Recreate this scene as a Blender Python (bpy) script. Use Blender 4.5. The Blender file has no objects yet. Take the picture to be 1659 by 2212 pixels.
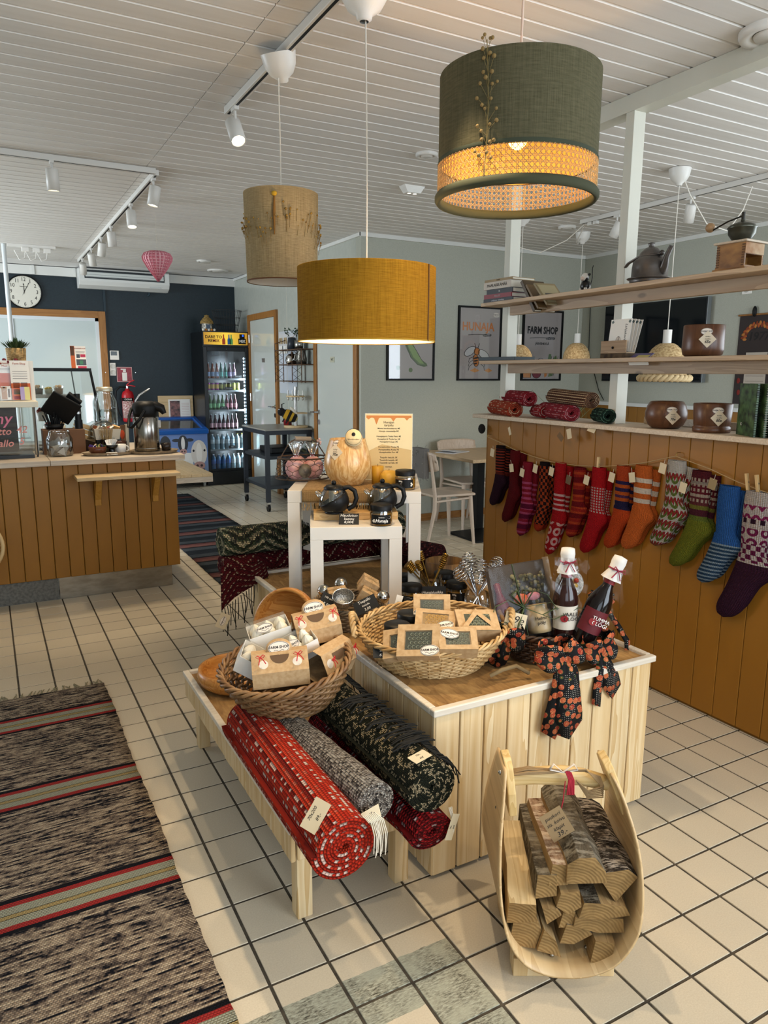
import bpy, math, random
from mathutils import Vector, Matrix, Euler
import numpy as np
random.seed(7)
PI = math.pi
S = bpy.context.scene
COL = S.collection
# ---------------------------------------------------------------- camera
F, YAW, PITCH, ROLL = 1571.96, -.4976, -.1879, .0055          # focal length in pixels of a 1659 px wide frame
CAM = Vector((0, 0, 1.4643))
fw = Vector((-math.sin(YAW)*math.cos(PITCH), math.cos(YAW)*math.cos(PITCH), math.sin(PITCH)))
rt = Vector((math.cos(YAW), math.sin(YAW), 0)); up = rt.cross(fw)
R_ = math.cos(ROLL)*rt + math.sin(ROLL)*up; U_ = -math.sin(ROLL)*rt + math.cos(ROLL)*up
cd = bpy.data.cameras.new('camera'); cam = bpy.data.objects.new('camera', cd); COL.objects.link(cam)
cam.matrix_world = Matrix(((R_.x, U_.x, -fw.x, CAM.x), (R_.y, U_.y, -fw.y, CAM.y), (R_.z, U_.z, -fw.z, CAM.z), (0, 0, 0, 1)))
cd.sensor_fit = 'HORIZONTAL'; cd.sensor_width = 36; cd.lens = 36*F/1659; cd.clip_start = .05; cd.clip_end = 100
S.camera = cam
# ---------------------------------------------------------------- world, daylight, exposure
S.view_settings.view_transform = 'Standard'; S.view_settings.look = 'None'
S.view_settings.exposure = 0.0; S.view_settings.gamma = 1.0; S.view_settings.use_curve_mapping = False
S.cycles.use_denoising = True; S.cycles.max_bounces = 5; S.cycles.diffuse_bounces = 3; S.cycles.glossy_bounces = 2; S.cycles.transparent_max_bounces = 8; S.cycles.adaptive_threshold = .06
S.cycles.sample_clamp_indirect = 6; S.cycles.caustics_reflective = False; S.cycles.caustics_refractive = False
wd = bpy.data.worlds.new('world'); S.world = wd; wd.use_nodes = True
wd.node_tree.nodes['Background'].inputs[0].default_value = (.62, .74, .9, 1); wd.node_tree.nodes['Background'].inputs[1].default_value = 1.0
def area(name, loc, rot, sx, sy, power, col):
    l = bpy.data.lights.new(name, 'AREA'); l.shape = 'RECTANGLE'; l.size = sx; l.size_y = sy; l.energy = power; l.color = col
    o = bpy.data.objects.new(name, l); o.location = loc; o.rotation_euler = rot; COL.objects.link(o); return o
DAY = (.80, .90, 1.0)
area('daylight_front_window', (3.2, -2.32, 1.55), (PI/2, 0, 0), 3.4, 1.9, 195, DAY)       # shop front behind the camera
area('daylight_front_window_left', (-.9, -2.32, 1.55), (PI/2, 0, 0), 2.6, 1.9, 50, DAY)
area('daylight_kitchen_window', (-2.78, 7.6, 1.6), (PI/2, 0, -PI/2), 2.6, 1.4, 190, DAY)   # window of the kitchen on the left
area('daylight_side_window', (5.72, 1.0, 1.75), (PI/2, 0, PI/2), 2.6, 1.5, 80, DAY)      # cafe window on the right
# ---------------------------------------------------------------- helpers: meshes
class MB:
    """collects shapes in one mesh"""
    def __init__(s): s.V, s.F, s.S, s.U, s.M = [], [], [], [], Matrix.Identity(4)
    def at(s, loc=(0,0,0), rot=(0,0,0), sc=(1,1,1)):
        s.M = Matrix.Translation(loc) @ Euler(rot).to_matrix().to_4x4() @ Matrix.Diagonal((*sc, 1)); return s
    def add(s, vs, fs, smooth=False, uv=None):
        b = len(s.V); s.V += [s.M @ Vector(v) for v in vs]
        for k, f in enumerate(fs):
            s.F.append([b+i for i in f]); s.S.append(smooth); s.U.append(uv[k] if uv else None)
        return s
    def box(s, x0, x1, y0, y1, z0, z1):
        v = [(x, y, z) for z in (z0, z1) for y in (y0, y1) for x in (x0, x1)]
        return s.add(v, [(0,2,3,1), (4,5,7,6), (0,1,5,4), (2,6,7,3), (0,4,6,2), (1,3,7,5)])
    def bx(s, c, d): return s.box(c[0]-d[0]/2, c[0]+d[0]/2, c[1]-d[1]/2, c[1]+d[1]/2, c[2]-d[2]/2, c[2]+d[2]/2)
    def lathe(s, prof, n=24, c=(0,0,0), smooth=True, a0=0, a1=2*PI, sy=1.0):
        full = abs(a1-a0-2*PI) < 1e-6; m = n if full else n+1; vs = []; L = [0]
        for i in range(1, len(prof)): L.append(L[-1]+math.hypot(prof[i][0]-prof[i-1][0], prof[i][1]-prof[i-1][1]))
        for r, z in prof:
            for j in range(m):
                a = a0+(a1-a0)*j/n; vs.append((c[0]+r*math.cos(a), c[1]+r*sy*math.sin(a), c[2]+z))
        fs, uv = [], []
        for i in range(len(prof)-1):
            for j in range(n):
                k = (j+1) % m; fs.append((i*m+j, i*m+k, (i+1)*m+k, (i+1)*m+j))
                uv.append([(j/n, L[i]), ((j+1)/n, L[i]), ((j+1)/n, L[i+1]), (j/n, L[i+1])])
        return s.add(vs, fs, smooth, uv)
    def disc(s, c, r, n=24, up=True, sy=1.0):
        v = [(c[0]+r*math.cos(2*PI*j/n), c[1]+r*sy*math.sin(2*PI*j/n), c[2]) for j in range(n)]
        return s.add(v, [list(range(n)) if up else list(range(n))[::-1]])
    def cyl(s, p0, p1, r0, r1=None, n=12, caps=True):
        return s.tube([p0, p1], [r0, r0 if r1 is None else r1], n, caps)
    def tube(s, pts, r, n=6, caps=True, closed=False, flat=1.0, upv=None, smooth=True):
        pts = [Vector(p) for p in pts]; N = len(pts)
        rr = r if isinstance(r, (list, tuple)) else [r]*N
        vs = []; prev = None; L = 0; Ls = []
        for i, p in enumerate(pts):
            a = pts[i-1] if (i > 0 or closed) else p; b = pts[(i+1) % N] if (i < N-1 or closed) else p
            t = (b-a).normalized() if (b-a).length > 1e-9 else Vector((0,0,1))
            if prev is None:
                q = Vector(upv) if upv else (Vector((0,0,1)) if abs(t.z) < .9 else Vector((1,0,0)))
                x = t.cross(q).normalized()
            else: x = (prev - t*prev.dot(t)).normalized()
            y = t.cross(x); prev = x
            if i: L += (p-pts[i-1]).length
            Ls.append(L)
            for j in range(n):
                an = 2*PI*(j+.5)/n; vs.append(p + x*(rr[i]*math.cos(an)) + y*(rr[i]*flat*math.sin(an)))
        fs, uv = [], []
        for i in range(N if closed else N-1):
            k = (i+1) % N
            for j in range(n):
                l = (j+1) % n; fs.append((i*n+j, i*n+l, k*n+l, k*n+j)); uv.append([(j/n, Ls[i]), ((j+1)/n, Ls[i]), ((j+1)/n, Ls[k]), (j/n, Ls[k])])
        s.add(vs, fs, smooth, uv)
        if caps and not closed:
            s.add([s_ for s_ in vs[:n]], [list(range(n))[::-1]]); s.add(vs[-n:], [list(range(n))])
        return s
    def ball(s, c, r, n=12, sc=(1,1,1)):
        prof = [(max(1e-5, r*math.sin(PI*i/(n//2+1))), -r*math.cos(PI*i/(n//2+1))) for i in range(n//2+2)]
        M0 = s.M; s.M = M0 @ Matrix.Translation(c) @ Matrix.Diagonal((*sc, 1)); s.lathe(prof, n); s.M = M0; return s
    def prism(s, out, z0, z1):      # outline in XY, extruded along Z
        n = len(out); v = [(x, y, z0) for x, y in out]+[(x, y, z1) for x, y in out]
        return s.add(v, [list(range(n))[::-1], [n+i for i in range(n)]]+[(i, (i+1) % n, n+(i+1) % n, n+i) for i in range(n)])
    def poly(s, pts): return s.add(pts, [list(range(len(pts)))])
    def grid(s, fn, nu, nv, smooth=True):
        v = [fn(i/nu, j/nv) for i in range(nu+1) for j in range(nv+1)]; m = nv+1
        fs = [(i*m+j, (i+1)*m+j, (i+1)*m+j+1, i*m+j+1) for i in range(nu) for j in range(nv)]
        uv = [[(i/nu, j/nv), ((i+1)/nu, j/nv), ((i+1)/nu, (j+1)/nv), (i/nu, (j+1)/nv)] for i in range(nu) for j in range(nv)]
        return s.add(v, fs, smooth, uv)
    def mesh(s, name, mat, off=(0,0,0)):
        me = bpy.data.meshes.new(name); o = Vector(off)
        me.from_pydata([v-o for v in s.V], [], s.F); me.polygons.foreach_set('use_smooth', s.S)
        if any(u is not None for u in s.U):
            ul = me.uv_layers.new(name='UVMap').data; k = 0
            for f, u in zip(s.F, s.U):
                for i in range(len(f)):
                    if u: ul[k].uv = u[i]
                    k += 1
        if mat: me.materials.append(mat)
        me.update(); return me
    def build(s, name, mat, parent=None, bevel=0, world=False, solid=0, loc=None, rot=None, sub=0):
        """links ONE object; a child keeps local coordinates unless world=True; a thing of one mesh gets its origin at its base"""
        if parent is None and loc is None:
            xs = [v.x for v in s.V]; ys = [v.y for v in s.V]; off = Vector(((min(xs)+max(xs))/2, (min(ys)+max(ys))/2, min(v.z for v in s.V)))
        elif parent is not None and world: off = ORG[parent.name]
        else: off = Vector((0,0,0))
        o = bpy.data.objects.new(name, s.mesh(name, mat, off)); COL.objects.link(o)
        if parent is None: o.location = off if loc is None else loc
        else:
            o.parent = parent
            if loc is not None: o.location = loc
        if rot: o.rotation_euler = rot
        ORG[o.name] = off if loc is None else Vector(loc)
        if solid: m = o.modifiers.new('s', 'SOLIDIFY'); m.thickness = solid; m.offset = 0
        if bevel: m = o.modifiers.new('b', 'BEVEL'); m.width = bevel; m.segments = 2; m.limit_method = 'ANGLE'; m.angle_limit = .6
        if sub: m = o.modifiers.new('u', 'SUBSURF'); m.levels = m.render_levels = sub
        return o
ORG = {}
def tag(o, label, cat, group=None):
    o['label'] = label; o['category'] = cat
    if group: o['group'] = group
    return o
def thing(name, label, cat, loc=(0,0,0), rot=(0,0,0), group=None):
    o = bpy.data.objects.new(name, None); COL.objects.link(o); o.location = loc; o.rotation_euler = rot; o.empty_display_size = .05
    ORG[o.name] = Vector(loc); return tag(o, label, cat, group)
def struct(o): o['kind'] = 'structure'; return o
def stuff(o): o['kind'] = 'stuff'; return o
def sempty(name):
    o = bpy.data.objects.new(name, None); COL.objects.link(o); o['kind'] = 'structure'; ORG[o.name] = Vector((0,0,0)); return o
def inst(src, name, parent=None, loc=(0,0,0), rot=(0,0,0), sc=None):
    o = bpy.data.objects.new(name, src if isinstance(src, bpy.types.Mesh) else src.data); COL.objects.link(o); o.parent = parent; o.location = loc; o.rotation_euler = rot
    if sc: o.scale = sc
    ORG[o.name] = Vector(loc); return o
def copytree(o, parent=None, loc=None, rot=None, label=None):
    c = o.copy(); COL.objects.link(c); c.parent = parent
    if loc is not None: c.location = loc; ORG[c.name] = Vector(loc)
    if rot is not None: c.rotation_euler = rot
    if label: c['label'] = label
    for ch in list(o.children): copytree(ch, c)
    return c
def text(parent, s, size, loc, rot, mat, name='lettering', align='CENTER', shear=0, world=False, sx=1.0, bold=0, ext=.0004):
    cu = bpy.data.curves.new('t', 'FONT'); cu.body = s; cu.size = size; cu.align_x = align; cu.align_y = 'CENTER'; cu.shear = shear
    cu.resolution_u = 2; cu.extrude = ext; cu.offset = bold; cu.space_line = .9
    t = bpy.data.objects.new('t', cu)
    me = bpy.data.meshes.new_from_object(t); bpy.data.objects.remove(t); bpy.data.curves.remove(cu)
    me.name = name; me.materials.clear(); me.materials.append(mat)
    o = bpy.data.objects.new(name, me); COL.objects.link(o); o.parent = parent
    l = Vector(loc); o.location = l-ORG[parent.name] if world and parent else l
    o.rotation_euler = rot; o.scale = (sx, 1, 1); return o
# ---------------------------------------------------------------- helpers: procedural materials
class NT:
    def __init__(s, name):
        s.m = bpy.data.materials.new(name); s.m.use_nodes = True; s.t = s.m.node_tree; s.b = s.t.nodes['Principled BSDF']
    def n(s, ty, ins={}, **kw):
        nd = s.t.nodes.new(ty)
        for k, v in kw.items(): setattr(nd, k, v)
        for k, v in ins.items(): s.set(nd.inputs[k], v)
        return nd
    def set(s, sock, v):
        if isinstance(v, bpy.types.NodeSocket): s.t.links.new(v, sock)
        elif isinstance(v, (tuple, list)) and len(v) == 3 and sock.type == 'RGBA': sock.default_value = (*v, 1)
        else: sock.default_value = v
    def co(s, kind='Object', sc=(1,1,1), rot=(0,0,0), loc=(0,0,0)):
        if kind == 'World': c = s.n('ShaderNodeNewGeometry').outputs['Position']
        else: c = s.n('ShaderNodeTexCoord').outputs[kind]
        return s.n('ShaderNodeMapping', {'Vector': c, 'Scale': sc, 'Rotation': rot, 'Location': loc}).outputs[0]
    def noise(s, v, scale=5, det=3, rough=.5, dist=0): return s.n('ShaderNodeTexNoise', {'Vector': v, 'Scale': scale, 'Detail': det, 'Roughness': rough, 'Distortion': dist}).outputs[0]
    def vor(s, v, scale=5, feat='F1', out='Distance', rnd=1.0): return s.n('ShaderNodeTexVoronoi', {'Vector': v, 'Scale': scale, 'Randomness': rnd}, feature=feat).outputs[out]
    def wave(s, v, scale=5, dist=0, det=2, dsc=1, typ='BANDS', d='X', prof='SIN'):
        nd = s.n('ShaderNodeTexWave', {'Vector': v, 'Scale': scale, 'Distortion': dist, 'Detail': det, 'Detail Scale': dsc}, wave_type=typ, wave_profile=prof)
        if typ == 'BANDS': nd.bands_direction = d
        else: nd.rings_direction = d
        return nd.outputs[1]
    def ramp(s, f, stops, interp='LINEAR'):
        nd = s.n('ShaderNodeValToRGB', {'Fac': f}); r = nd.color_ramp; r.interpolation = interp
        while len(r.elements) < len(stops): r.elements.new(1.0)
        for e, (p, c) in zip(r.elements, stops): e.position = p; e.color = (*c, 1) if not isinstance(c, (int, float)) else (c, c, c, 1)
        return nd.outputs[0]
    def mix(s, f, a, b, mode='MIX'):
        nd = s.n('ShaderNodeMix', data_type='RGBA', blend_type=mode); s.set(nd.inputs[0], f); s.set(nd.inputs[6], a); s.set(nd.inputs[7], b); return nd.outputs[2]
    def math(s, op, a, b=0.0, clamp=False):
        nd = s.n('ShaderNodeMath', operation=op); nd.use_clamp = clamp; s.set(nd.inputs[0], a); s.set(nd.inputs[1], b); return nd.outputs[0]
    def sep(s, v): return s.n('ShaderNodeSeparateXYZ', {'Vector': v}).outputs
    def comb(s, x=0.0, y=0.0, z=0.0): return s.n('ShaderNodeCombineXYZ', {'X': x, 'Y': y, 'Z': z}).outputs[0]
    def rnd(s): return s.n('ShaderNodeObjectInfo').outputs['Random']
    def bump(s, h, st=.3, d=.01): return s.n('ShaderNodeBump', {'Height': h, 'Strength': st, 'Distance': d}).outputs[0]
    def out(s, col, rough=.6, metal=0.0, normal=None, spec=.4, **kw):
        I = s.b.inputs; s.set(I['Base Color'], col); s.set(I['Roughness'], rough); s.set(I['Metallic'], metal); s.set(I['Specular IOR Level'], spec)
        if normal is not None: s.set(I['Normal'], normal)
        for k, v in kw.items(): s.set(I[k.replace('_', ' ')], v)
        return s.m
def srgb(h):
    h = h.lstrip('#'); c = [int(h[i:i+2], 16)/255 for i in (0, 2, 4)]
    return tuple(x/12.92 if x <= .04045 else ((x+.055)/1.055)**2.4 for x in c)
MC = {}
def plain(hexc, rough=.55, metal=0.0, spec=.4, **kw):
    k = (hexc, rough, metal, tuple(sorted(kw)))
    if k not in MC: MC[k] = NT('paint_'+hexc.strip('#')).out(srgb(hexc), rough, metal, None, spec, **kw)
    return MC[k]
def mottled(name, a, b, scale=8, sc=(1,1,1), rough=.6, bump=0.0, metal=0.0, kind='Object', det=4, lo=.35, hi=.65, perobj=0.0, spec=.4):
    t = NT(name); f = t.noise(t.co(kind, sc), scale, det); c = t.ramp(f, [(lo, srgb(a)), (hi, srgb(b))])
    if perobj: c = t.mix(1.0, c, t.ramp(t.rnd(), [(0, 1-perobj), (1, 1.0)]), 'MULTIPLY')
    return t.out(c, rough, metal, t.bump(f, bump, .003) if bump else None, spec)
def wood(name, a, b, axis='Z', scale=1.0, rough=.55, perobj=.1, knots=True, bump=.08, c=None):
    """long grain along an axis with rings and a few knots; varies from object to object"""
    t = NT(name); r = t.rnd(); sq = {'X': (.06, 1, 1), 'Y': (1, .06, 1), 'Z': (1, 1, .06)}[axis]
    v0 = t.n('ShaderNodeTexCoord').outputs['Object']
    v = t.n('ShaderNodeVectorMath', {0: v0, 1: t.comb(t.math('MULTIPLY', r, 7.0), t.math('MULTIPLY', r, 13.0), t.math('MULTIPLY', r, 29.0))}, operation='ADD').outputs[0]
    vm = t.n('ShaderNodeMapping', {'Vector': v, 'Scale': sq}).outputs[0]
    w = t.noise(vm, 14*scale, 2, .5, .6); rings = t.math('FRACT', t.math('MULTIPLY', w, 7.0))
    fine = t.noise(vm, 160*scale, 2, .6); f = t.math('ADD', t.math('MULTIPLY', rings, .65), t.math('MULTIPLY', fine, .35))
    col = t.ramp(f, [(.1, srgb(a)), (.85, srgb(b))])
    if knots:
        kq = {'X': (.45, 1, 1), 'Y': (1, .45, 1), 'Z': (1, 1, .45)}[axis]
        d = t.vor(t.n('ShaderNodeMapping', {'Vector': v, 'Scale': kq}).outputs[0], 6*scale)
        col = t.mix(t.ramp(d, [(.055, .85), (.1, 0.0)]), col, srgb(c or b) if c else tuple(x*.45 for x in srgb(b)))
    if perobj: col = t.mix(1.0, col, t.ramp(r, [(0, 1-perobj), (1, 1.0)]), 'MULTIPLY')
    return t.out(col, rough, 0, t.bump(f, bump, .002) if bump else None)
def glass(name='clear_glass', tint=(.95, .98, .97), alpha=.12, rough=.03, fres=.7):
    """thin clear pane: mostly lets light straight through, with a glossy reflection"""
    if name in MC: return MC[name]
    m = bpy.data.materials.new(name); m.use_nodes = True; t = m.node_tree; t.nodes.clear()
    o = t.nodes.new('ShaderNodeOutputMaterial'); mx = t.nodes.new('ShaderNodeMixShader'); tr = t.nodes.new('ShaderNodeBsdfTransparent'); gl = t.nodes.new('ShaderNodeBsdfGlossy')
    fr = t.nodes.new('ShaderNodeLayerWeight'); fr.inputs[0].default_value = .25; ma = t.nodes.new('ShaderNodeMath'); ma.operation = 'MULTIPLY_ADD'
    ma.inputs[1].default_value = fres; ma.inputs[2].default_value = alpha; ma.use_clamp = True
    tr.inputs[0].default_value = (*tint, 1); gl.inputs[0].default_value = (1, 1, 1, 1); gl.inputs[1].default_value = rough
    t.links.new(fr.outputs['Fresnel'], ma.inputs[0]); t.links.new(ma.outputs[0], mx.inputs[0]); t.links.new(tr.outputs[0], mx.inputs[1]); t.links.new(gl.outputs[0], mx.inputs[2]); t.links.new(mx.outputs[0], o.inputs[0])
    MC[name] = m; return m
def emit(name, hexc, st):
    t = NT(name); return t.out(srgb(hexc), .5, 0, None, .2, Emission_Color=(*srgb(hexc), 1), Emission_Strength=st)
WHITE = plain('#e9e6df', .45); BLACK = plain('#0e0e0e', .45, 0.0, .22); BLACKG = plain('#0d0d0e', .22); INK = plain('#1a1716', .7); CHALK = plain('#e8e6e0', .8)
CHROME = plain('#c9c9c9', .12, 1.0); STEEL = plain('#a9a8a4', .28, 1.0); KRAFT = mottled('kraft_card', '#ab8a60', '#ba9c74', 90, rough=.75); PAPER = plain('#ece9e2', .7); TWINE = plain('#a88d62', .85); STRING = plain('#d9d0bd', .85)
GLASS = glass()
# ================================================================ the room
CZ, XD, YP, YB, XT = 2.716, 3.117, 6.189, 10.055, 5.815
T = .155; OX, OY = 3.1624*T, 13.4732*T         # tile pitch and grid offset
# --- floor: grout bed, the tiles that show largest as parts, the rest joined
def tile_mat():
    t = NT('ceramic_tile'); p = t.co('World'); v = t.noise(p, 260, 3); c = t.ramp(v, [(.3, srgb('#cabca3')), (.7, srgb('#d5c8b0'))])
    big = t.noise(p, 1.2, 2); c = t.mix(t.math('MULTIPLY', big, .12), c, srgb('#b9a78a'))
    c = t.mix(1.0, c, t.ramp(t.rnd(), [(0, .95), (1, 1.0)]), 'MULTIPLY')
    # worn grey strip where an old mat was glued: rectangle in the floor plane with a scuffed edge
    x, y, z = t.sep(p); wob = t.math('MULTIPLY', t.math('SUBTRACT', t.noise(p, 30, 4), .5), .012)
    def band(s, a, b): return t.math('MULTIPLY', t.math('GREATER_THAN', t.math('ADD', s, wob), a), t.math('LESS_THAN', t.math('ADD', s, wob), b))
    m1 = t.math('MULTIPLY', band(x, OX+0*T-.2, OX+3*T-.004), band(y, OY-5.95*T, OY-4.47*T))
    m1 = t.math('MULTIPLY', m1, t.math('SUBTRACT', 1.0, t.math('MULTIPLY', band(x, OX+1*T, OX+3*T), band(y, OY-5.9*T, OY-5.45*T))))
    m2 = t.math('MULTIPLY', band(x, OX+2*T, OX+3*T-.003), band(y, OY-7*T, OY-4.47*T))
    m = t.math('MAXIMUM', m1, m2)
    scuff = t.ramp(t.noise(t.co('World', (60, 240, 60), (0, 0, .5)), 1.0, 5, .75), [(.38, srgb('#2c281f')), (.5, srgb('#8d8a78')), (.62, srgb('#b5b5a3'))])
    c = t.mix(m, c, t.mix(t.ramp(t.noise(p, 14, 3), [(.35, 0.0), (.65, .8)]), scuff, srgb('#aaa995')))
    return t.out(c, t.math('ADD', .34, t.math('MULTIPLY', m, .4)), 0, t.bump(v, .04, .001), .35)
TILE = tile_mat()
floor = struct(MB().box(-2.9, XT, -2.4, YB, -.12, -.0025).build('floor', mottled('grout', '#3b352c', '#554c3e', 40, rough=.9), loc=(0,0,0)))
def tile_geo(mb, cx, cy, h=.0735, b=.0006):
    v = [(cx+sx*h, cy+sy*h, -.0028) for sx, sy in ((-1,-1),(1,-1),(1,1),(-1,1))]+[(cx+sx*(h-b), cy+sy*(h-b), 0) for sx, sy in ((-1,-1),(1,-1),(1,1),(-1,1))]
    mb.add(v, [(4,5,6,7)]+[(i, (i+1) % 4, 4+(i+1) % 4, 4+i) for i in range(4)])
def project(p):
    d = Vector(p)-CAM; z = d.dot(fw); return (829.5+F*d.dot(R_)/z, 1106-F*d.dot(U_)/z, z) if z > .1 else (-9e9, 0, z)
cells = []
for i in range(int((-2.8-OX)/T), int((XT-OX)/T)):
    for j in range(int((-2.3-OY)/T), int((YB-OY)/T)):
        cx, cy = OX+(i+.5)*T, OY+(j+.5)*T; u, v, z = project((cx, cy, 0))
        vis = -40 < u < 1700 and 0 < v < 2280 and not (1.1 < cx < 1.85 and 1.7 < cy < 3.1) and not (-.3 < cx < .33 and cy < 3.45) and not (cx > 2.72 and cy < 3.5) and not (cx < 1.0 and cy > 5.1)
        cells.append((-(1/(z*z*z)) if vis else 0, cx, cy))
cells.sort()
tb = MB(); tile_geo(tb, 0, 0); tmesh = tb.mesh('tile', TILE)
for k, (a, cx, cy) in enumerate(cells[:300]): inst(tmesh, 'tile', floor, (cx, cy, 0))
rest = MB()
for a, cx, cy in cells[300:]: tile_geo(rest, cx, cy)
stuff(rest.build('tile_field', TILE, floor))
# --- ceiling of painted tongue and groove boards
CEIL = mottled('ceiling_paint', '#d8d3cc', '#dfdbd5', 3, (.3, 6, 1), rough=.5, perobj=.05)
ceil = struct(MB().box(-2.9, XT+.1, -2.4, YB+.1, CZ+.009, CZ+.1).build('ceiling', plain('#efedea', .5), loc=(0,0,0)))
def board_mesh(x0, x1):
    m = MB(); w, g = .0555, .0045
    v = []
    for x in (x0, x1): v += [(x, -w, .009), (x, -w+g, 0), (x, w-g-.006, 0), (x, w-.006, .009)]
    return m.add(v, [(0,4,5,1), (1,5,6,2), (2,6,7,3), (0,1,2,3), (4,7,6,5)]).mesh('board', CEIL)
bl, br = board_mesh(-2.9, .9985), board_mesh(1.0015, XT+.05)
for k in range(104):
    y = 3.17-.015+.113*(k-47)
    if -2.3 < y < YB:
        inst(bl, 'board', ceil, (0, y, CZ)); inst(br, 'board', ceil, (0, y, CZ))
# --- walls
GREY = mottled('wall_paint_grey_green', '#a9aa9c', '#b0b1a4', 120, rough=.55, bump=.12); DARK = mottled('wall_paint_petrol', '#17242b', '#1b2a31', 60, rough=.5, bump=.06); TRIM = plain('#dcdcd6', .4)
OAK = wood('oak_trim', '#8a5a28', '#a8753c', 'Z', 1.5, .45, .12, False); OAKX = wood('oak_trim_flat', '#8a5a28', '#a8753c', 'X', 1.5, .45, .12, False)
def wall(name, b, mat): return struct(MB().box(*b).build(name, mat, loc=(0,0,0)))
wall('wall_back', (-2.9, XD, YB, YB+.15, 0, CZ), DARK)
wall('wall_doors', (XD, XD+.12, YP+.12, YB, 0, CZ), mottled('wall_panel_satin', '#b1b4aa', '#b6b9af', 20, rough=.16))
wall('wall_pictures', (XD, XT, YP, YP+.12, 0, CZ), GREY)
wall('wall_right', (XT, XT+.12, -2.4, YP+.12, 0, CZ), GREY)
wall('wall_left', (-2.95, -2.85, -2.4, YB, 0, CZ), GREY)
sf = sempty('wall_front')                       # shop front behind the camera, with its window openings
for b in ((-2.9, XT, 0, .55), (-2.9, XT, 2.5, CZ), (-2.9, -2.25, .55, 2.5), (.45, 1.45, .55, 2.5), (4.95, XT, .55, 2.5)):
    MB().box(b[0], b[1], -2.5, -2.38, b[2], b[3]).build('wall_panel', GREY, sf)
struct(MB().box(-2.9, XD, YB-.035, YB, 2.612, CZ).build('trim_1', TRIM, loc=(0,0,0)))                    # white band above the dark wall
for x in (-1.2, .05, .62, 1.08, 1.12): MB().box(x, x+.03, YB-.05, YB-.03, 2.612, CZ).build('batten', TRIM, bpy.data.objects['trim_1'])
struct(MB().box(XD-.022, XD, YP-.02, YB, CZ-.03, CZ).build('trim_2', TRIM, loc=(0,0,0)))
struct(MB().box(XD-.022, XT, YP-.022, YP, CZ-.035, CZ).build('trim_3', TRIM, loc=(0,0,0)))
struct(MB().box(XT-.022, XT, -2.4, YP, CZ-.035, CZ).build('trim_4', TRIM, loc=(0,0,0)))
struct(MB().box(XD-.015, XD+.03, YP-.012, YP+.02, 0, CZ-.03).build('trim_5', GREY, loc=(0,0,0)))          # corner bead
struct(MB().box(XD, XT, YP-.014, YP, 0, .07).build('baseboard_back', OAKX, loc=(0,0,0)))
struct(MB().box(XD-.014, XD, 7.28, 8.385, 0, .07).build('baseboard_doors', OAK, loc=(0,0,0)))
# wainscot on the right wall
YEL = mottled('ochre_paint', '#8f6019', '#97661c', 5, (1, 1, .3), rough=.5, perobj=.06, bump=.03)
wn = sempty('trim_6')
for k in range(36): MB().box(XT-.018, XT-.002, 1.95+k*.116, 1.95+k*.116+.113, 0, 1.15).build('plank', YEL, wn, bevel=.003)
MB().box(XT-.045, XT, 1.9, YP, 1.15, 1.185).build('rail', plain('#d9dbd8', .4), wn)
# doors in the satin wall
LEAF = plain('#c3c7bf', .12); 
def door(name, y0, y1, hy, sign):
    d = sempty(name); f = .075; z1 = 2.2
    MB().box(XD-.028, XD+.004, y0, y0+f, 0, z1).build('jamb', OAK, d, bevel=.003); MB().box(XD-.028, XD+.004, y1-f, y1, 0, z1).build('jamb', OAK, d, bevel=.003)
    MB().box(XD-.028, XD+.004, y0+f, y1-f, z1-f, z1).build('head', OAK, d, bevel=.003)
    lf = MB().box(XD-.012, XD+.002, y0+f+.004, y1-f-.004, .01, z1-f-.004).build('leaf', LEAF, d)
    h = MB(); h.cyl((XD-.012, hy, 1.06), (XD-.06, hy, 1.06), .009); h.tube([(XD-.06, hy, 1.06), (XD-.062, hy+sign*.06, 1.06), (XD-.06, hy+sign*.125, 1.058)], .008, 8); h.cyl((XD-.012, hy, 1.06), (XD-.02, hy, 1.06), .025, n=16)
    h.build('handle', CHROME, d); MB().cyl((XD-.012, hy, .955), (XD-.022, hy, .955), .028, n=16).build('lock', CHROME, d)
    return d
d1 = door('door_1', 8.385, 9.46, 8.50, 1)
MB().bx((XD-.014, 8.9, 1.62), (.004, .1, .05)).build('sign_plate', plain('#6b6258', .4), d1)
for z in (.35, 1.1, 1.85): MB().cyl((XD-.03, 9.385, z), (XD-.03, 9.385, z+.1), .008).build('hinge', CHROME, d1)
d2 = door('door_2', 6.25, 7.28, 7.165, 1)
MB().bx((XD-.014, 6.82, 1.6), (.004, .1, .055)).build('sign_plate', plain('#b9b7a0', .4), d2)
text(d2, 'WC', .035, (XD-.0165, 6.82, 1.6), (PI/2, 0, -PI/2), INK)
# kitchen doorway in the dark wall
d3 = sempty('door_3'); x1 = 1.425
MB().box(x1-.085, x1, YB-.03, YB, 0, 2.215).build('jamb', OAK, d3, bevel=.003); MB().box(-1.2, x1-.085, YB-.03, YB, 2.13, 2.215).build('head', OAKX, d3, bevel=.003)
MB().box(x1-.125, x1-.085, YB-.02, YB, 0, 2.13).build('inner_jamb', plain('#d7dde0', .4), d3); MB().box(-1.2, x1-.085, YB-.02, YB, 2.09, 2.13).build('inner_head', plain('#d7dde0', .4), d3)
MB().box(.36, x1-.125, YB-.012, YB, 0, 2.09).build('leaf', plain('#c4cfcd', .35), d3); MB().box(-1.2, .345, YB-.018, YB, 0, 2.09).build('leaf', plain('#c4cfcd', .35), d3)
MB().box(.345, .375, YB-.026, YB-.01, 0, 2.09).build('leaf_edge', plain('#d7dde0', .4), d3)
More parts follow.
